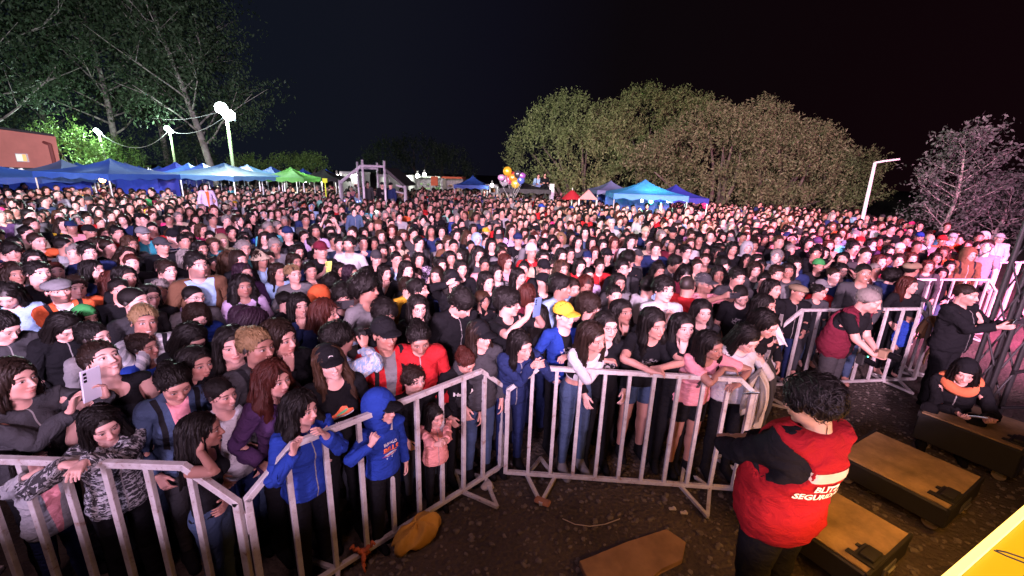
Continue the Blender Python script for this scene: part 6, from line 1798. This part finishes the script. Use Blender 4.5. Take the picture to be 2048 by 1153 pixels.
RAILS = {  # wrists resting on a rail, by photo position of each hand
 'in a white crop top and jeans': dict(wRw=at(1207, 722, 1.205), wLw=at(1140, 712, 1.20)),
 'in a black shirt and denim shorts': dict(wLw=at(1322, 736, 1.20), wRw=at(1300, 742, 1.20)),
 'in a pink shirt with a round black print': dict(wRw=at(1448, 738, 1.20), wLw=at(1476, 770, 1.10)),
 'in a denim jacket with clasped hands': dict(wRw=at(1066, 732, 1.20), wLw=at(1082, 730, 1.20)),
 'in a blue sports jacket at the barrier': dict(wLw=at(652, 872, 1.19)),
 'in a blue hooded sweatshirt': dict(wRw=at(742, 890, 1.00)),
 'in a pink fleece with arms through the bars': dict(wRw=at(880, 900, .86), wLw=at(893, 893, .86)),
 'holding a paper over the rail': dict(wRw=at(1572, 668, 1.17), wLw=at(1545, 690, 1.12)),
 'tapping a phone at the rail': dict(wRw=at(1500, 728, 1.14), wLw=at(1515, 718, 1.14))}
built = []
for o in ppl:
    for k, v in RAILS.items():
        if o['note'] == k: o.update(v)
    o['parts'] = {}
    lod = 0 if o['y'] > 610 or (o['y'] > 560 and o.get('pose')) else 1
    (root, Gm, s), P, rt, rz, sc_ = place(o, lod)
    o['lod'] = lod; o['_'] = (root, Gm, s, P, rt, rz, sc_)
    if o.get('pose') == 'phone2':
        phone(lw((0, -.315, 1.635), rt, rz, sc_), (0, 0, rz), 'dark phone held sideways in both hands' if 'dark' in o['note'] else 'pale blue phone held sideways above the crowd', None if 'dark' in o['note'] else M_PHONEB, True, 1.15)
    if o.get('pose') == 'phoneR': phone(lw((0, -.42, 1.70), rt, rz, sc_), (.1, 0, rz), 'blue grey phone held upright beside the person in a black T-shirt', simple('blue_phone', (.10, .16, .32), .4), False, 1.2)
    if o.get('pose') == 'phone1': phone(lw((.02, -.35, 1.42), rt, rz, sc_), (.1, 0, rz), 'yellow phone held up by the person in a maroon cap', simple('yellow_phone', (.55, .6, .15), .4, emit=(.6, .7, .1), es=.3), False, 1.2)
    if o.get('pose') == 'photoR': phone(lw((.05, -.58, 1.63), rt, rz, sc_), (-.2, 0, rz), 'small dark phone filming at the end of outstretched arms', None, True, .9)
    if o.get('pose') == 'selfie': phone(lw((.13, -.46, 1.62), rt, rz, sc_), (.15, 0, rz), 'pale grey phone with three lenses held at the left edge', simple('silver_phone', (.55, .56, .66), .3), False, 1.35)
    if o.get('pose') == 'low': phone(lw((0, -.38, 1.17), rt, rz, sc_), (1.0, 0, rz), 'dark phone held low by the person %s' % o['note'], None, False, 1.0)
    if o.get('pose') == 'photog':
        p = lw((0, -.19, 1.635), rt, rz, sc_); r = empty('photo_camera', p, rz, 'black camera raised to the face of the person in patterned light blue', 'camera')
        MB().box((-.06, -.03, -.04), (.06, .03, .04)).box((-.02, -.025, .04), (.02, .02, .06)).build('camera_body', M_BLACK, r, bevel=.008); MB().tube([(0, -.03, 0), (0, -.11, 0)], .035, 16).build('lens', M_LENS, r, smooth=False)
    if o['note'].startswith('holding a paper'):
        p = (Vector(o['wRw']) + Vector(o['wLw'])) / 2 + Vector((-.05, -.03, .06)); d = MB(); d.grid(lambda u, v: (u * .20 - .10, v * .27 - .13, .02 * math.sin(u * 5 + v * 3)), 8, 8); pa = d.build('paper_sheet', simple('paper_white', (.62, .62, .64), .8)); pa.location = p; pa.rotation_euler = (.7, .2, .5)
        tagit(pa, 'pale folded paper held over the rail near the centre right', 'paper')
# ---- the people with a fixed place
def hero(x, y, yaw, P, h, label, parts=None, **kw):
    az = math.atan2(x, y); P = dict(P)
    return make_person((x, y, 0), yaw - math.degrees(az), P=P, h=h, lod=0, label=label, group='concert crowd facing the stage', parts_out=parts, **kw)
def world_P(x, y, yaw, h, P, **w):
    az = math.atan2(x, y); rz = rad(yaw) - az; s = h / 1.75
    for k, v in w.items(): P[k] = tuple(to_local(v, (x, y, 0), rz, s))
    return P
def hero_at(px, py, zc, yaw, P, label, hs=1.15, wrists=None, parts=None, pit=False, **kw):
    if not pit: zc = fence_z(px, py, zc, .15)
    hl = head_local(P, hs); s = zc / hl[2]; p = at(px, py, zc); az = math.atan2(p.x, p.y); rz = rad(yaw) - az; c, sn = math.cos(rz), math.sin(rz)
    x, y = p.x - (hl[0] * c - hl[1] * sn) * s, p.y - (hl[0] * sn + hl[1] * c) * s
    P = dict(P)
    for k, v in (wrists or {}).items(): P[k] = tuple(to_local(v, (x, y, 0), rz, s))
    return make_person((x, y, 0), math.degrees(rz), P=P, h=1.75 * s, lod=0, label=label, hs=hs, parts_out=parts, **kw) + ((x, y), rz)
GR = 'concert crowd facing the stage'
hero_at(68, 915, 1.20, 15, dict(head=(-6, 4, 0), curl=55, hR=((.6, -.6, .2), (.2, .5, -1)), hL=((-.3, -.6, .2), (-.2, .5, -1))), 'small child in a grey and pink jacket gripping the left fence', hs=1.24, wrists=dict(wR=at(62, 945, 1.17), wL=at(100, 950, 1.10)),
        body='f', hair='bob', hc='k', top='jacket', tc='lgrey', inner='pink', inner_w=.06, legs='jeans', lc='navy', shoes='white', group=GR)
hero_at(205, 850, 1.47, 12, dict(chest=(8, 0, 0), head=(4, -8, 0), curl=30, hR=((.5, -.8, 0), (0, .2, -1)), hL=((-.6, -.7, 0), (0, .2, -1)), pL=(1, .4, -.5)), 'person in a grey camouflage hoodie leaning on the left fence', wrists=dict(wR=at(128, 930, 1.18), wL=at(168, 926, 1.19)),
        body='f', hair='long', hc='k', top='jacket', tc='dgrey', pattern=2, pcol='lgrey', legs='trousers', lc='black', group=GR)
hero_at(405, 862, 1.38, 62, dict(chest=(4, 0, 0), head=(-4, 6, 0), neck=(0, 0, 10), wR=(-.13, -.06, 1.56), hR=((.5, .3, .8), (1, .1, -.2)), curlR=45, pR=(-.8, -.6, -.3), wL=(-.10, -.17, 1.10), hL=((-1, 0, 0), (0, 1, 0))), 'person in a black bandeau top touching hair behind the ear',
        body='f', hair='long', hc='k', top='tank', tc='black', legs='jeans', lc='denim', group=GR)
# photographer with the maroon waistcoat straps in the pit
pr = {}
R = hero_at(1738, 602, 1.50, 68, dict(spine=(14, 0, 0), chest=(12, 0, 0), head=(-10, 0, 12), wL=(.05, -.40, 1.00), wR=(-.06, -.42, .98), hL=((-.2, -1, 0), (-.9, 0, .4)), hR=((.2, -1, 0), (.9, 0, .4)), curl=35), 'person in a black T-shirt and maroon straps bending over a camera',
        body='H', hair='crop', hc='g', top='tee', tc='black', legs='trousers', lc='dgrey', beard=.3, parts=pr, pit=True, group='working people in the pit')
def add_garment(R, key, name, lod=0, **pr):
    root, Gm, s = R[:3]; tp = tpl(key)[lod]; o = put_mesh(name, tp[0], skin_co(tp, Gm), root)
    for a, v in dict(dict(tint=[0., 0., 0.], inner=[0., 0., 0.], inner_w=-1.0, pattern=0.0, pcol=[0., 0., 0.]), **pr).items(): o[a] = v
    return o
g_ = add_garment(R, 'top.H.vest', 'waistcoat', tint=[*PALETTE['maroon']], inner=[*PALETTE['black']], inner_w=.11)
cp = lw((0, -.50, 1.02), (*R[3], 0), R[4], R[2]); r = empty('photo_camera', cp, R[4], 'brown and black camera held out in front of the maroon straps', 'camera')
MB().box((-.07, -.04, -.045), (.07, .04, .045)).build('camera_body', simple('camera_tan', (.22, .14, .09), .6), r, bevel=.008); MB().tube([(0, -.04, 0), (0, -.14, -.01)], .038, 16).build('lens', M_LENS, r)
r = empty('hanging_camera', lw((.20, -.22, .80), (*R[3], 0), R[4], R[2]), R[4], 'black camera with small green lights hanging at the hip', 'camera'); MB().box((-.05, -.04, -.07), (.05, .04, .07)).build('camera_body', M_BLACK, r, bevel=.01); MB().tube([(0, -.04, 0), (0, -.13, -.02)], .035, 14).build('lens', M_LENS, r)
MB().ball((.02, -.045, .04), .006, 6).build('indicator', M_GREEN, r); MB().tube([(-.05, 0, .07), (-.10, .05, .5), (.0, .12, .62)], .008, 6).build('strap', M_BLACK, r)
# man in black filming at the right
R = hero_at(1932, 590, 1.52, 62, dict(head=(2, 0, 6), wL=(.10, -.40, 1.36), wR=(-.02, -.42, 1.34), hL=((-.2, -.9, .3), (-.7, .2, .5)), hR=((.3, -.9, .3), (.7, .2, .5)), curl=22), 'person in black clothes holding a phone out at the right',
        body='H', hair='crop', hc='d', top='jacket', tc='black', legs='trousers', lc='black', bald=.5, beard=.5, pit=True, group='working people in the pit')
phone(lw((.05, -.55, 1.46), (*R[3], 0), R[4], R[2]), (.3, 0, R[4]), 'dark phone held flat by the person in black at the right', None, True, 1.1)
# child in the black and white trimmed hat
hero_at(1822, 632, 1.25, 60, dict(head=(10, 0, 0), curl=30), 'child in a blue jacket and black hat with white trim', hs=1.2, body='f', hair=None, top='jacket', tc='blue', legs='jeans', lc='black', hat='bucket', hatc='black', group=GR)
# crouching person behind the cases
sP = dict(root=(0, 0, -.62), spine=(16, 0, 0), chest=(12, 0, 0), head=(-12, 0, 0), aL=(.16, -.38, .08), aR=(-.16, -.36, .08), kL=(.3, -1, .9), kR=(-.3, -1, .9), wL=(.20, -.52, .60), wR=(.02, -.48, .56), hL=((.3, -1, 0), (-.4, .2, 1)), hR=((.3, -1, 0), (.4, 0, 1)), curl=30)
hl = head_local(sP, 1.04); p = at(1930, 745, hl[2] * .95)
az = math.atan2(p.x, p.y); rz = rad(8) - az; c, sn = math.cos(rz), math.sin(rz); s = .95
loc = (p.x - (hl[0] * c - hl[1] * sn) * s, p.y - (hl[0] * sn + hl[1] * c) * s, 0)
pr = {}
R = make_person(loc, math.degrees(rz), P=sP, h=1.75 * s, lod=0, label='person with an orange scarf crouching behind the flight cases', hs=1.04, body='f', hair='bob', hc='k', top='jacket', tc='black', legs='trousers', lc='black', hat='beanie', hatc='black', group='working people in the pit', parts_out=pr)
def ring_scarf(R, mat, r0=.115, rr=.05, z=1.475):
    root, Gm, s = R[:3]; m = MB()
    m.grid(lambda u, v: tuple((Gm['chest'] @ np.array([math.cos(u * 6.2832) * (r0 + rr * math.cos(v * 6.2832) * (1 + .25 * math.sin(u * 19))), .01 + math.sin(u * 6.2832) * (r0 + rr * math.cos(v * 6.2832)) * .95, z + rr * .85 * math.sin(v * 6.2832) + .015 * math.sin(u * 13) - .03 * (math.sin(u * 6.2832) < 0), 1]))[:3]), 40, 12)
    return m.build('scarf', mat, root, smooth=True)
ring_scarf(R, fab('orange_scarf', (.50, .13, .05)), .12, .062)
phone(lw((.13, -.60, .62), loc, rz, s), (1.1, 0, rz + .4), 'pale phone held by the crouching person, screen up', M_PHONEB, False, 1.1)
# ---- security guard seen from behind
gP = dict(spine=(-9, 0, 0), chest=(-2, 0, -4), neck=(14, 0, 10), head=(10, 4, 14), wL=(.10, -.36, 1.12), wR=(-.05, -.38, 1.10), hL=((-.8, -.5, 0), (0, .6, -1)), hR=((.8, -.5, 0), (0, .6, -1)), curl=30)
gp_ = {}
G_H = 1.78
hl = head_local(gP, 1.06); s = G_H / 1.75
zc = hl[2] * s; p = at(1620, 806, zc); gy = rad(-120) - math.atan2(p.x, p.y); c, sn = math.cos(gy), math.sin(gy)
gloc = (p.x - (hl[0] * c - hl[1] * sn) * s, p.y - (hl[0] * sn + hl[1] * c) * s, 0)
GRD = make_person(gloc, math.degrees(gy), P=gP, h=G_H, lod=0, label='security guard seen from behind in a red vest with white lettering', hs=1.06, body='G', hair='mop', hc='k', top='long', tc='black', legs='trousers', lc='black', glasses=True, skin=(.46, .30, .19), group='working people in the pit', parts_out=gp_)
vest = add_garment(GRD, 'top.G.vest', 'vest', tint=[.27, .012, .017])
vest.data = vest.data.copy(); M_VEST = CLOTH
# lettering and reflective band laid onto the vest's back
def project(me, R, src, cx, cz, depth, name, mat, off=.006, sgn=1, width=None, rotz=0, bone='chest'):
    """me: flat mesh in x/y; laid onto the surface of src (rest-pose garment), then moved with the body"""
    root, Gm, s = R[:3]
    return None
def decal(R, src_key, shape_me, cx, cz, name, mat, back=True, off=.004, tilt=0.0, lod=0, subdiv=0, cur_co=None):
    """lay a flat mesh onto the posed garment: rest position -> nearest garment face -> posed face"""
    root, Gm, s = R[:3]; tp = tpl(src_key)[lod]; me0, co, w = tp; posed = skin_co(tp, Gm)
    tri = np.array([list(p_.vertices)[:3] for p_ in me0.polygons]); tree = BVHTree.FromPolygons([Vector(v) for v in co], [list(map(int, t)) for t in tri])
    v = co_of(shape_me).astype(float); ct, st_ = math.cos(tilt), math.sin(tilt)
    x = v[:, 0] * ct - v[:, 1] * st_; y = v[:, 0] * st_ + v[:, 1] * ct
    out = []
    for i in range(len(v)):
        X = cx - x[i] if back else cx + x[i]
        o_ = Vector((X, .6 if back else -.6, cz + y[i])); hit = tree.ray_cast(o_, Vector((0, -1 if back else 1, 0)))
        if hit[0] is None: hit = tree.find_nearest(Vector((X, .12 if back else -.12, cz + y[i])))
        a, b_, c_ = (Vector(co[k]) for k in tri[hit[2]]); P_ = hit[0]
        n0 = (b_ - a).cross(c_ - a); ar = n0.length or 1e-9
        wa = (b_ - P_).cross(c_ - P_).dot(n0) / ar**2; wb = (c_ - P_).cross(a - P_).dot(n0) / ar**2; wc = 1 - wa - wb
        A, B_, C_ = (Vector(posed[k]) for k in tri[hit[2]]); n1 = (B_ - A).cross(C_ - A).normalized()
        out.append(A * wa + B_ * wb + C_ * wc + n1 * (off + v[i, 2] * .5))
    m = shape_me.copy(); m.vertices.foreach_set('co', np.array([list(q) for q in out], np.float32).ravel()); m.update(); m.materials.clear(); m.materials.append(mat)
    o = bpy.data.objects.new(name, m); COL.objects.link(o); o.parent = root; return o
def strip(w, h, nx=24, ny=4):
    x = np.linspace(-w / 2, w / 2, nx + 1); y = np.linspace(-h / 2, h / 2, ny + 1); P_ = np.array([[a, b_, 0] for a in x for b_ in y]); Q = [[i * (ny + 1) + j, (i + 1) * (ny + 1) + j, (i + 1) * (ny + 1) + j + 1, i * (ny + 1) + j + 1] for i in range(nx) for j in range(ny)]
    return mesh_of(P_, np.array(Q), 'strip')
def remesh_text(s_, size, bold=.0, italic=0.0, n=2, spacing=1.0):
    me = text_mesh(s_, size, M_TRIM, 'text', bold=bold, extrude=0, italic=italic, spacing=spacing, res=2)
    bm = bmesh.new(); bm.from_mesh(me); bmesh.ops.triangulate(bm, faces=bm.faces[:])
    for _ in range(n):
        es = [e for e in bm.edges if e.calc_length() > size * .10]
        if es: bmesh.ops.subdivide_edges(bm, edges=es, cuts=1); bmesh.ops.triangulate(bm, faces=bm.faces[:])
    bm.to_mesh(me); bm.free(); return me
M_REF = simple('reflective_tape', (.50, .44, .40), .45, noise=.2, nscale=8); M_PRINT = simple('white_print', (.72, .70, .68), .6); M_PRB = simple('black_print', (.02, .02, .022), .7); M_PRO = simple('orange_print', (.75, .16, .06), .6); M_PRG = simple('green_print', (.1, .45, .2), .6); M_PRR = simple('red_print', (.5, .06, .08), .6); M_PRW = simple('pale_print', (.45, .55, .62), .6)
decal(GRD, 'top.G.vest', strip(.34, .055), .05, 1.33, 'reflective_band', M_REF)
decal(GRD, 'top.G.vest', remesh_text('BLITZ', .056, .0018), -.035 + .06, 1.265, 'lettering', M_PRINT, off=.009)
decal(GRD, 'top.G.vest', remesh_text('SEGURIDAD', .054, .0018), -.03 + .06, 1.205, 'lettering', M_PRINT, off=.007)
byname = {o.get('name'): o for o in ppl if o.get('name')}
def shape(pts, n=1):
    bm = bmesh.new(); bm.faces.new([bm.verts.new((x, y, 0)) for x, y in pts]); bmesh.ops.triangulate(bm, faces=bm.faces[:])
    for _ in range(2):
        es = [e for e in bm.edges if e.calc_length() > .018]
        if es: bmesh.ops.subdivide_edges(bm, edges=es, cuts=1); bmesh.ops.triangulate(bm, faces=bm.faces[:])
    me = bpy.data.meshes.new('shape'); bm.to_mesh(me); bm.free(); return me
def ringpts(r1, r2, n=22): return None
if 'nike' in byname:
    o = byname['nike']; R = o['_'][:3]; k = 'top.f.tee'; L0 = o['lod']
    sole = [(-.10, -.015), (-.085, -.03), (.02, -.012), (.09, .012), (.095, .026), (.02, .004), (-.09, -.008)]
    upper = [(-.095, -.008), (-.09, .015), (-.05, .03), (-.01, .055), (.02, .075), (.05, .07), (.055, .05), (.09, .045), (.095, .026), (.02, .004)]
    decal(R, k, shape(upper), 0, 1.245, 'shirt_print', M_PRO, back=False, off=.005, lod=L0); decal(R, k, shape(sole), 0, 1.245, 'shirt_print', M_PRINT, back=False, off=.007, lod=L0)
    decal(R, k, shape([(-.05, .015), (-.005, .03), (.03, .05), (.045, .045), (.0, .014), (-.04, .006)]), .01, 1.247, 'shirt_print', M_PRG, back=False, off=.008, lod=L0)
    decal(R, k, remesh_text('NIKE AIR', .042, .001), 0, 1.175, 'lettering', M_PRINT, back=False, off=.006, lod=L0)
if 'bills' in byname:
    o = byname['bills']; R = o['_'][:3]; k = 'top.f.long'; L0 = o['lod']
    decal(R, k, remesh_text('BUFFALO', .035, .0008), .0, 1.325, 'lettering', M_PRINT, back=False, off=.006, lod=L0); decal(R, k, remesh_text('BILLS', .075, .003), .0, 1.265, 'lettering', M_PRO, back=False, off=.006, lod=L0)
    decal(R, k, shape([(-.09, -.02), (-.05, .02), (.0, .03), (.05, .035), (.085, .01), (.07, -.02), (.03, -.01), (.02, -.045), (-.01, -.01), (-.04, -.05), (-.05, -.01)]), .0, 1.185, 'shirt_print', M_PRW, back=False, off=.006, lod=L0)
    decal(R, k, shape([(-.085, -.01), (-.03, .005), (.04, .015), (.08, .006), (.03, .0), (-.04, -.01)]), .0, 1.185, 'shirt_print', M_PRR, back=False, off=.008, lod=L0)
if 'gothic' in byname:
    o = byname['gothic']; R = o['_'][:3]; k = 'top.f.jacket'; L0 = o['lod']
    decal(R, k, remesh_text('Ha', .07, .003), -.10, 1.27, 'lettering', M_PRINT, back=False, off=.006, lod=L0); decal(R, k, remesh_text('Ad', .07, .003), .09, 1.28, 'lettering', M_PRINT, back=False, off=.006, lod=L0)
if 'print' in byname:
    o = byname['print']; R = o['_'][:3]; k = 'top.h.tee'; L0 = o['lod']
    a = np.linspace(0, 2 * math.pi, 23)[:-1]; decal(R, k, shape([(.068 * math.cos(t), .068 * math.sin(t)) for t in a]), 0, 1.265, 'shirt_print', M_PRB, back=False, off=.005, lod=L0)
    decal(R, k, shape([(.02 + .026 * math.cos(t), .028 * math.sin(t) + .012) for t in a]), 0, 1.265, 'shirt_print', simple('pink_print', (.5, .30, .32), .7), back=False, off=.008, lod=L0)
    decal(R, k, remesh_text('BTS', .06, .003), 0, 1.18, 'lettering', M_PRB, back=False, off=.006, lod=L0)
capo = [o for o in ppl if o['note'].startswith('in a black cap and sneaker')]
if capo:
    R = capo[0]['_'][:3]; G0 = R[1]; m = MB()
    m.grid(lambda u, v: tuple((G0['head'] @ np.array([math.cos(u * 6.2832) * (.016 + .004 * v), -.083 + .0 - .006 * 0 - .004 * (1) - (.012 * (1 - abs(math.sin(u * 6.2832)))) * 0 - .012, 1.64 + .082 + math.sin(u * 6.2832) * (.016 + .004 * v), 1]))[:3]), 20, 1)
    m.build('cap_badge', M_PRINT, R[0])

# ------------------------------------------------------------------ everyone farther back, as one mass
R3 = np.random.RandomState(21)
variants = []
def low_person(b, hair, hatk, top, legs, P, hood=False):
    Gm = pose(P); Vs, Fs, rest, part = [], [], [], []; n0 = 0
    keys = [('body.' + b, 0)] + ([('hair.' + hair, 1)] if hair else []) + ([('hat.' + hatk, 3)] if hatk else []) + ([('hood', 2)] if hood else []) + [('top.%s.%s' % (b, top), 2), ('legs.%s.%s' % (b, legs), 4)]
    for k, pt in keys:
        me, co, w = tpl(k)[2]; c = skin_co((me, co, w), Gm, 1.10); f = np.empty(len(me.loops), np.int32); me.loops.foreach_get('vertex_index', f)
        Vs.append(c); Fs.append(f.reshape(-1, 3) + n0); rest.append(co); part.append(np.full(len(co), pt)); n0 += len(co)
    return np.concatenate(Vs), np.concatenate(Fs), np.concatenate(rest), np.concatenate(part)
def rp(up=False):
    q = R3.rand
    P = dict(head=(-8 + 8 * q(), 6 * (q() - .5), 0), wR=(-.22, -.06 - .1 * q(), .92), wL=(.22, -.06 - .1 * q(), .92))
    if up: P.update(POSES[['up', 'clap', 'phoneR', 'chin', 'phone2'][R3.randint(5)]])
    return P
specs = [('f', 'bun', None, 'jacket'), ('m', 'crop', None, 'jacket'), ('f', 'pony', None, 'tee'), ('f', 'long', None, 'long'), ('m', 'crop', None, 'long'), ('f', 'long', None, 'jacket'), ('m', 'short', None, 'jacket'), ('f', 'wavy', None, 'long'), ('f', 'bun', None, 'long'), ('m', 'crop', 'cap', 'long'), ('m', 'mop', None, 'tee'), ('f', 'bob', None, 'long'), ('H', 'short', None, 'long'), ('m', None, None, 'long'), ('m', 'short', None, 'long'), ('f', 'long', None, 'tee')]
for i, (b, hr, ht, tp_) in enumerate(specs):
    variants.append(low_person(b, hr, ht, tp_, 'trousers', rp(False), hood=(i == 10)))
    if i % 2 == 0: variants.append(low_person(b, hr, ht, tp_, 'trousers', rp(True), hood=(i == 10)))
wv_ = [3.0 if i % 3 != 1 else .5 for i in range(len(variants))]; wv_ = np.array(wv_) / sum(wv_)
# the field they stand in: head pixels give its outline on the ground
outline = [at(x, y, 1.6) for x, y in ((-140, 560), (-100, 372), (0, 368), (300, 366), (600, 370), (820, 376), (1000, 381), (1200, 390), (1400, 402), (1560, 411), (1700, 421), (1800, 437), (1900, 457), (1960, 478), (1995, 510), (1940, 560))]
poly = np.array([[p.x, p.y] for p in outline])
def inside(X, Y):
    c = np.zeros(len(X), bool); j = len(poly) - 1
    for i in range(len(poly)):
        xi, yi = poly[i]; xj, yj = poly[j]
        c ^= ((yi > Y) != (yj > Y)) & (X < (xj - xi) * (Y - yi) / (yj - yi + 1e-12) + xi); j = i
    return c
taken = {}
def cellof(x, y): return (int(math.floor(x / .5)), int(math.floor(y / .5)))
def ok_at(x, y, d):
    cx, cy = cellof(x, y)
    for i in (-1, 0, 1):
        for j in (-1, 0, 1):
            for (a, b_) in taken.get((cx + i, cy + j), ()):
                if (a - x)**2 + (b_ - y)**2 < d * d: return False
    return True
def take(x, y): taken.setdefault(cellof(x, y), []).append((x, y))
for x, y in spots_: take(x, y)
px0, py0 = S(679, 390).x, 17.6; px1 = S(814, 390).x
crowd = []
ymin_named = 7.2
cands = 110000
X = R3.uniform(-30, 20, cands); Yc = 2.2 + 38 * R3.uniform(0, 1, cands)**1.5; ins = inside(X, Yc)
for x, y, k in zip(X, Yc, ins):
    if not k or abs(x) > y * 1.45 + 1: continue
    if px0 - .3 < x < px1 + .3 and py0 < y < py0 + 3.3: continue
    r_ = math.hypot(x, y)
    if r_ < 3.6 or clear_of_fence(x, y) < .3: continue
    d = .37 if r_ < 9 else .385 if r_ < 14 else .42 if r_ < 22 else .50
    if ok_at(x, y, d): take(x, y); crowd.append((x, y))
print('stuff crowd', len(crowd), 'named', len(ppl))
cols = list(PALETTE.values()); cn = list(PALETTE)
pw = np.array([{'black': 22, 'dgrey': 8, 'navy': 6, 'grey': 4, 'white': 3, 'lgrey': 3, 'red': 2.0, 'maroon': 1.4, 'brown': 1.4, 'denim': 2, 'beige': 1.6, 'lilac': 1, 'pink': 1.2, 'blue': 1.4, 'lblue': 1.6}.get(n_, .5) for n_ in cn]); pw /= pw.sum()
AV, AF, AR, AS, AH, AT, AM = [], [], [], [], [], [], []; n0 = 0
colarr = np.array(cols); skarr = np.array(SKINC); hrarr = np.array([HAIRC[k] for k in 'kkkkkdddbgr'])
for x, y in crowd:
    vi = R3.choice(len(variants), p=wv_); V, F_, rest, part = variants[vi]
    s = R3.normal(.90, .05); s = min(1.04, max(.78, s)) - (.06 if math.hypot(x, y) < 8 else 0); yaw = -math.atan2(x, y) + rad(R3.normal(14, 16)); c, sn = math.cos(yaw), math.sin(yaw)
    v = np.stack([(V[:, 0] * c - V[:, 1] * sn) * s + x, (V[:, 0] * sn + V[:, 1] * c) * s + y, V[:, 2] * s], 1)
    tc = colarr[R3.choice(len(cols), p=pw)]; hc_ = colarr[R3.choice(len(cols), p=pw)]; lc = colarr[0] if R3.rand() < .6 else colarr[cn.index('navy')]
    T = np.zeros((len(V), 3)); T[part == 2] = tc; T[part == 3] = hc_; T[part == 4] = lc
    AV.append(v); AF.append(F_ + n0); AR.append(rest); AT.append(T); AS.append(np.tile(skarr[R3.randint(len(skarr))], (len(V), 1))); AH.append(np.tile(hrarr[R3.randint(len(hrarr))], (len(V), 1)))
    AM.append(np.where(part[F_[:, 0]] == 0, 0, np.where(part[F_[:, 0]] == 1, 1, 2))); n0 += len(V)
AV, AF = np.concatenate(AV), np.concatenate(AF); me = mesh_of(AV, AF, 'distant_crowd')
for nm_, arr in (('rest', AR), ('skin', AS), ('hair', AH), ('tint', AT)):
    arr = np.concatenate(arr); a = me.attributes.new(nm_, 'FLOAT_VECTOR', 'POINT'); a.data.foreach_set('vector', arr.astype(np.float32).ravel())
for m_ in (SKIN_G, HAIR_G, CLOTH_G): me.materials.append(m_)
me.polygons.foreach_set('material_index', np.concatenate(AM).astype(np.int32)); me.update()
o = bpy.data.objects.new('distant_crowd', me); COL.objects.link(o); tagit(o, 'packed crowd of distant standing people filling the field up to the tents', 'crowd', kind='stuff')
# a few singled out beyond the front rows
def far_person(px, py, Y, label, yaw=10, group='people raised above the crowd', zb=None, P=None, **kw):
    p = atd(px, py, Y); P = P or {}; hl = head_local(P, 1.04); h = kw.pop('h', 1.68); s = h / 1.75; z = p.z - hl[2] * s if zb is None else zb
    return make_person((p.x, Y, z), yaw - math.degrees(math.atan2(p.x, p.y)), P=P, h=h, lod=1, label=label, group=group, **kw)
sit = dict(root=(0, 0, -.42), aL=(.12, -.42, .12), aR=(-.12, -.42, .12), kL=(.1, -1, 1), kR=(-.1, -1, 1), wL=(.15, -.3, .75), wR=(-.15, -.3, .75))
far_person(1077, 352, 23.6, 'left person in light blue sitting on the white kiosk roof', P=sit, tc='lblue', hair='short'); far_person(1090, 350, 23.6, 'right person in black sitting on the white kiosk roof', P=sit, tc='black', hair='short')
far_person(764, 365, 18.6, 'left dark clad person standing on the scaffold platform', zb=.56, tc='black', hat='cap', body='H', group='people on the scaffold platform'); far_person(781, 369, 18.7, 'right dark clad person on the scaffold platform turned sideways', zb=.56, tc='navy', hat='cap', body='H', yaw=-40, group='people on the scaffold platform'); far_person(735, 372, 19.3, 'person in grey behind the scaffold posts', zb=.56, tc='dgrey', group='people on the scaffold platform')
far_person(411, 374, 13.5, 'person in a lilac cardigan riding on shoulders at the left', P=dict(aL=(.10, -.25, .42), aR=(-.10, -.25, .42), kL=(0, -1, .3), kR=(0, -1, .3)), body='f', hair='long', top='jacket', tc='lilac', inner='orange', h=1.5)
far_person(708, 423, 9.6, 'child in a blue hooded top carried on shoulders', P=dict(aL=(.10, -.25, .42), aR=(-.10, -.25, .42), kL=(0, -1, .3), kR=(0, -1, .3)), hair='short', top='jacket', tc='denim', h=1.15)
far_person(1411, 402, 22, 'child in bright pink sitting above the crowd near the dark blue tent', body='f', hair=None, hood=True, tc='hotpink', h=1.2)
tagit(bpy.data.objects['loose_stones'], kind='stuff')
def torch(px, py, Y, label, power):
    p = atd(px, py, Y); r = empty('phone_torch', p, 0, label, 'phone', 'lit phone torches in the crowd'); MB().box((-.04, -.004, -.08), (.04, .004, .08)).build('phone_case', M_PHONE, r, bevel=.003); MB().ball((.0, -.012, .05), .016, 8).build('torch_light', lamp_mat('torch_glow', (1, .98, .82), 260), r); point('torch_beam', p + Vector((0, -.12, .05)), power, (1, .98, .8), .03)
torch(62, 423, 8.3, 'phone torch shining in the crowd at the left edge', 9); torch(753, 428, 9.9, 'phone torch shining in the crowd below the scaffold', 8)
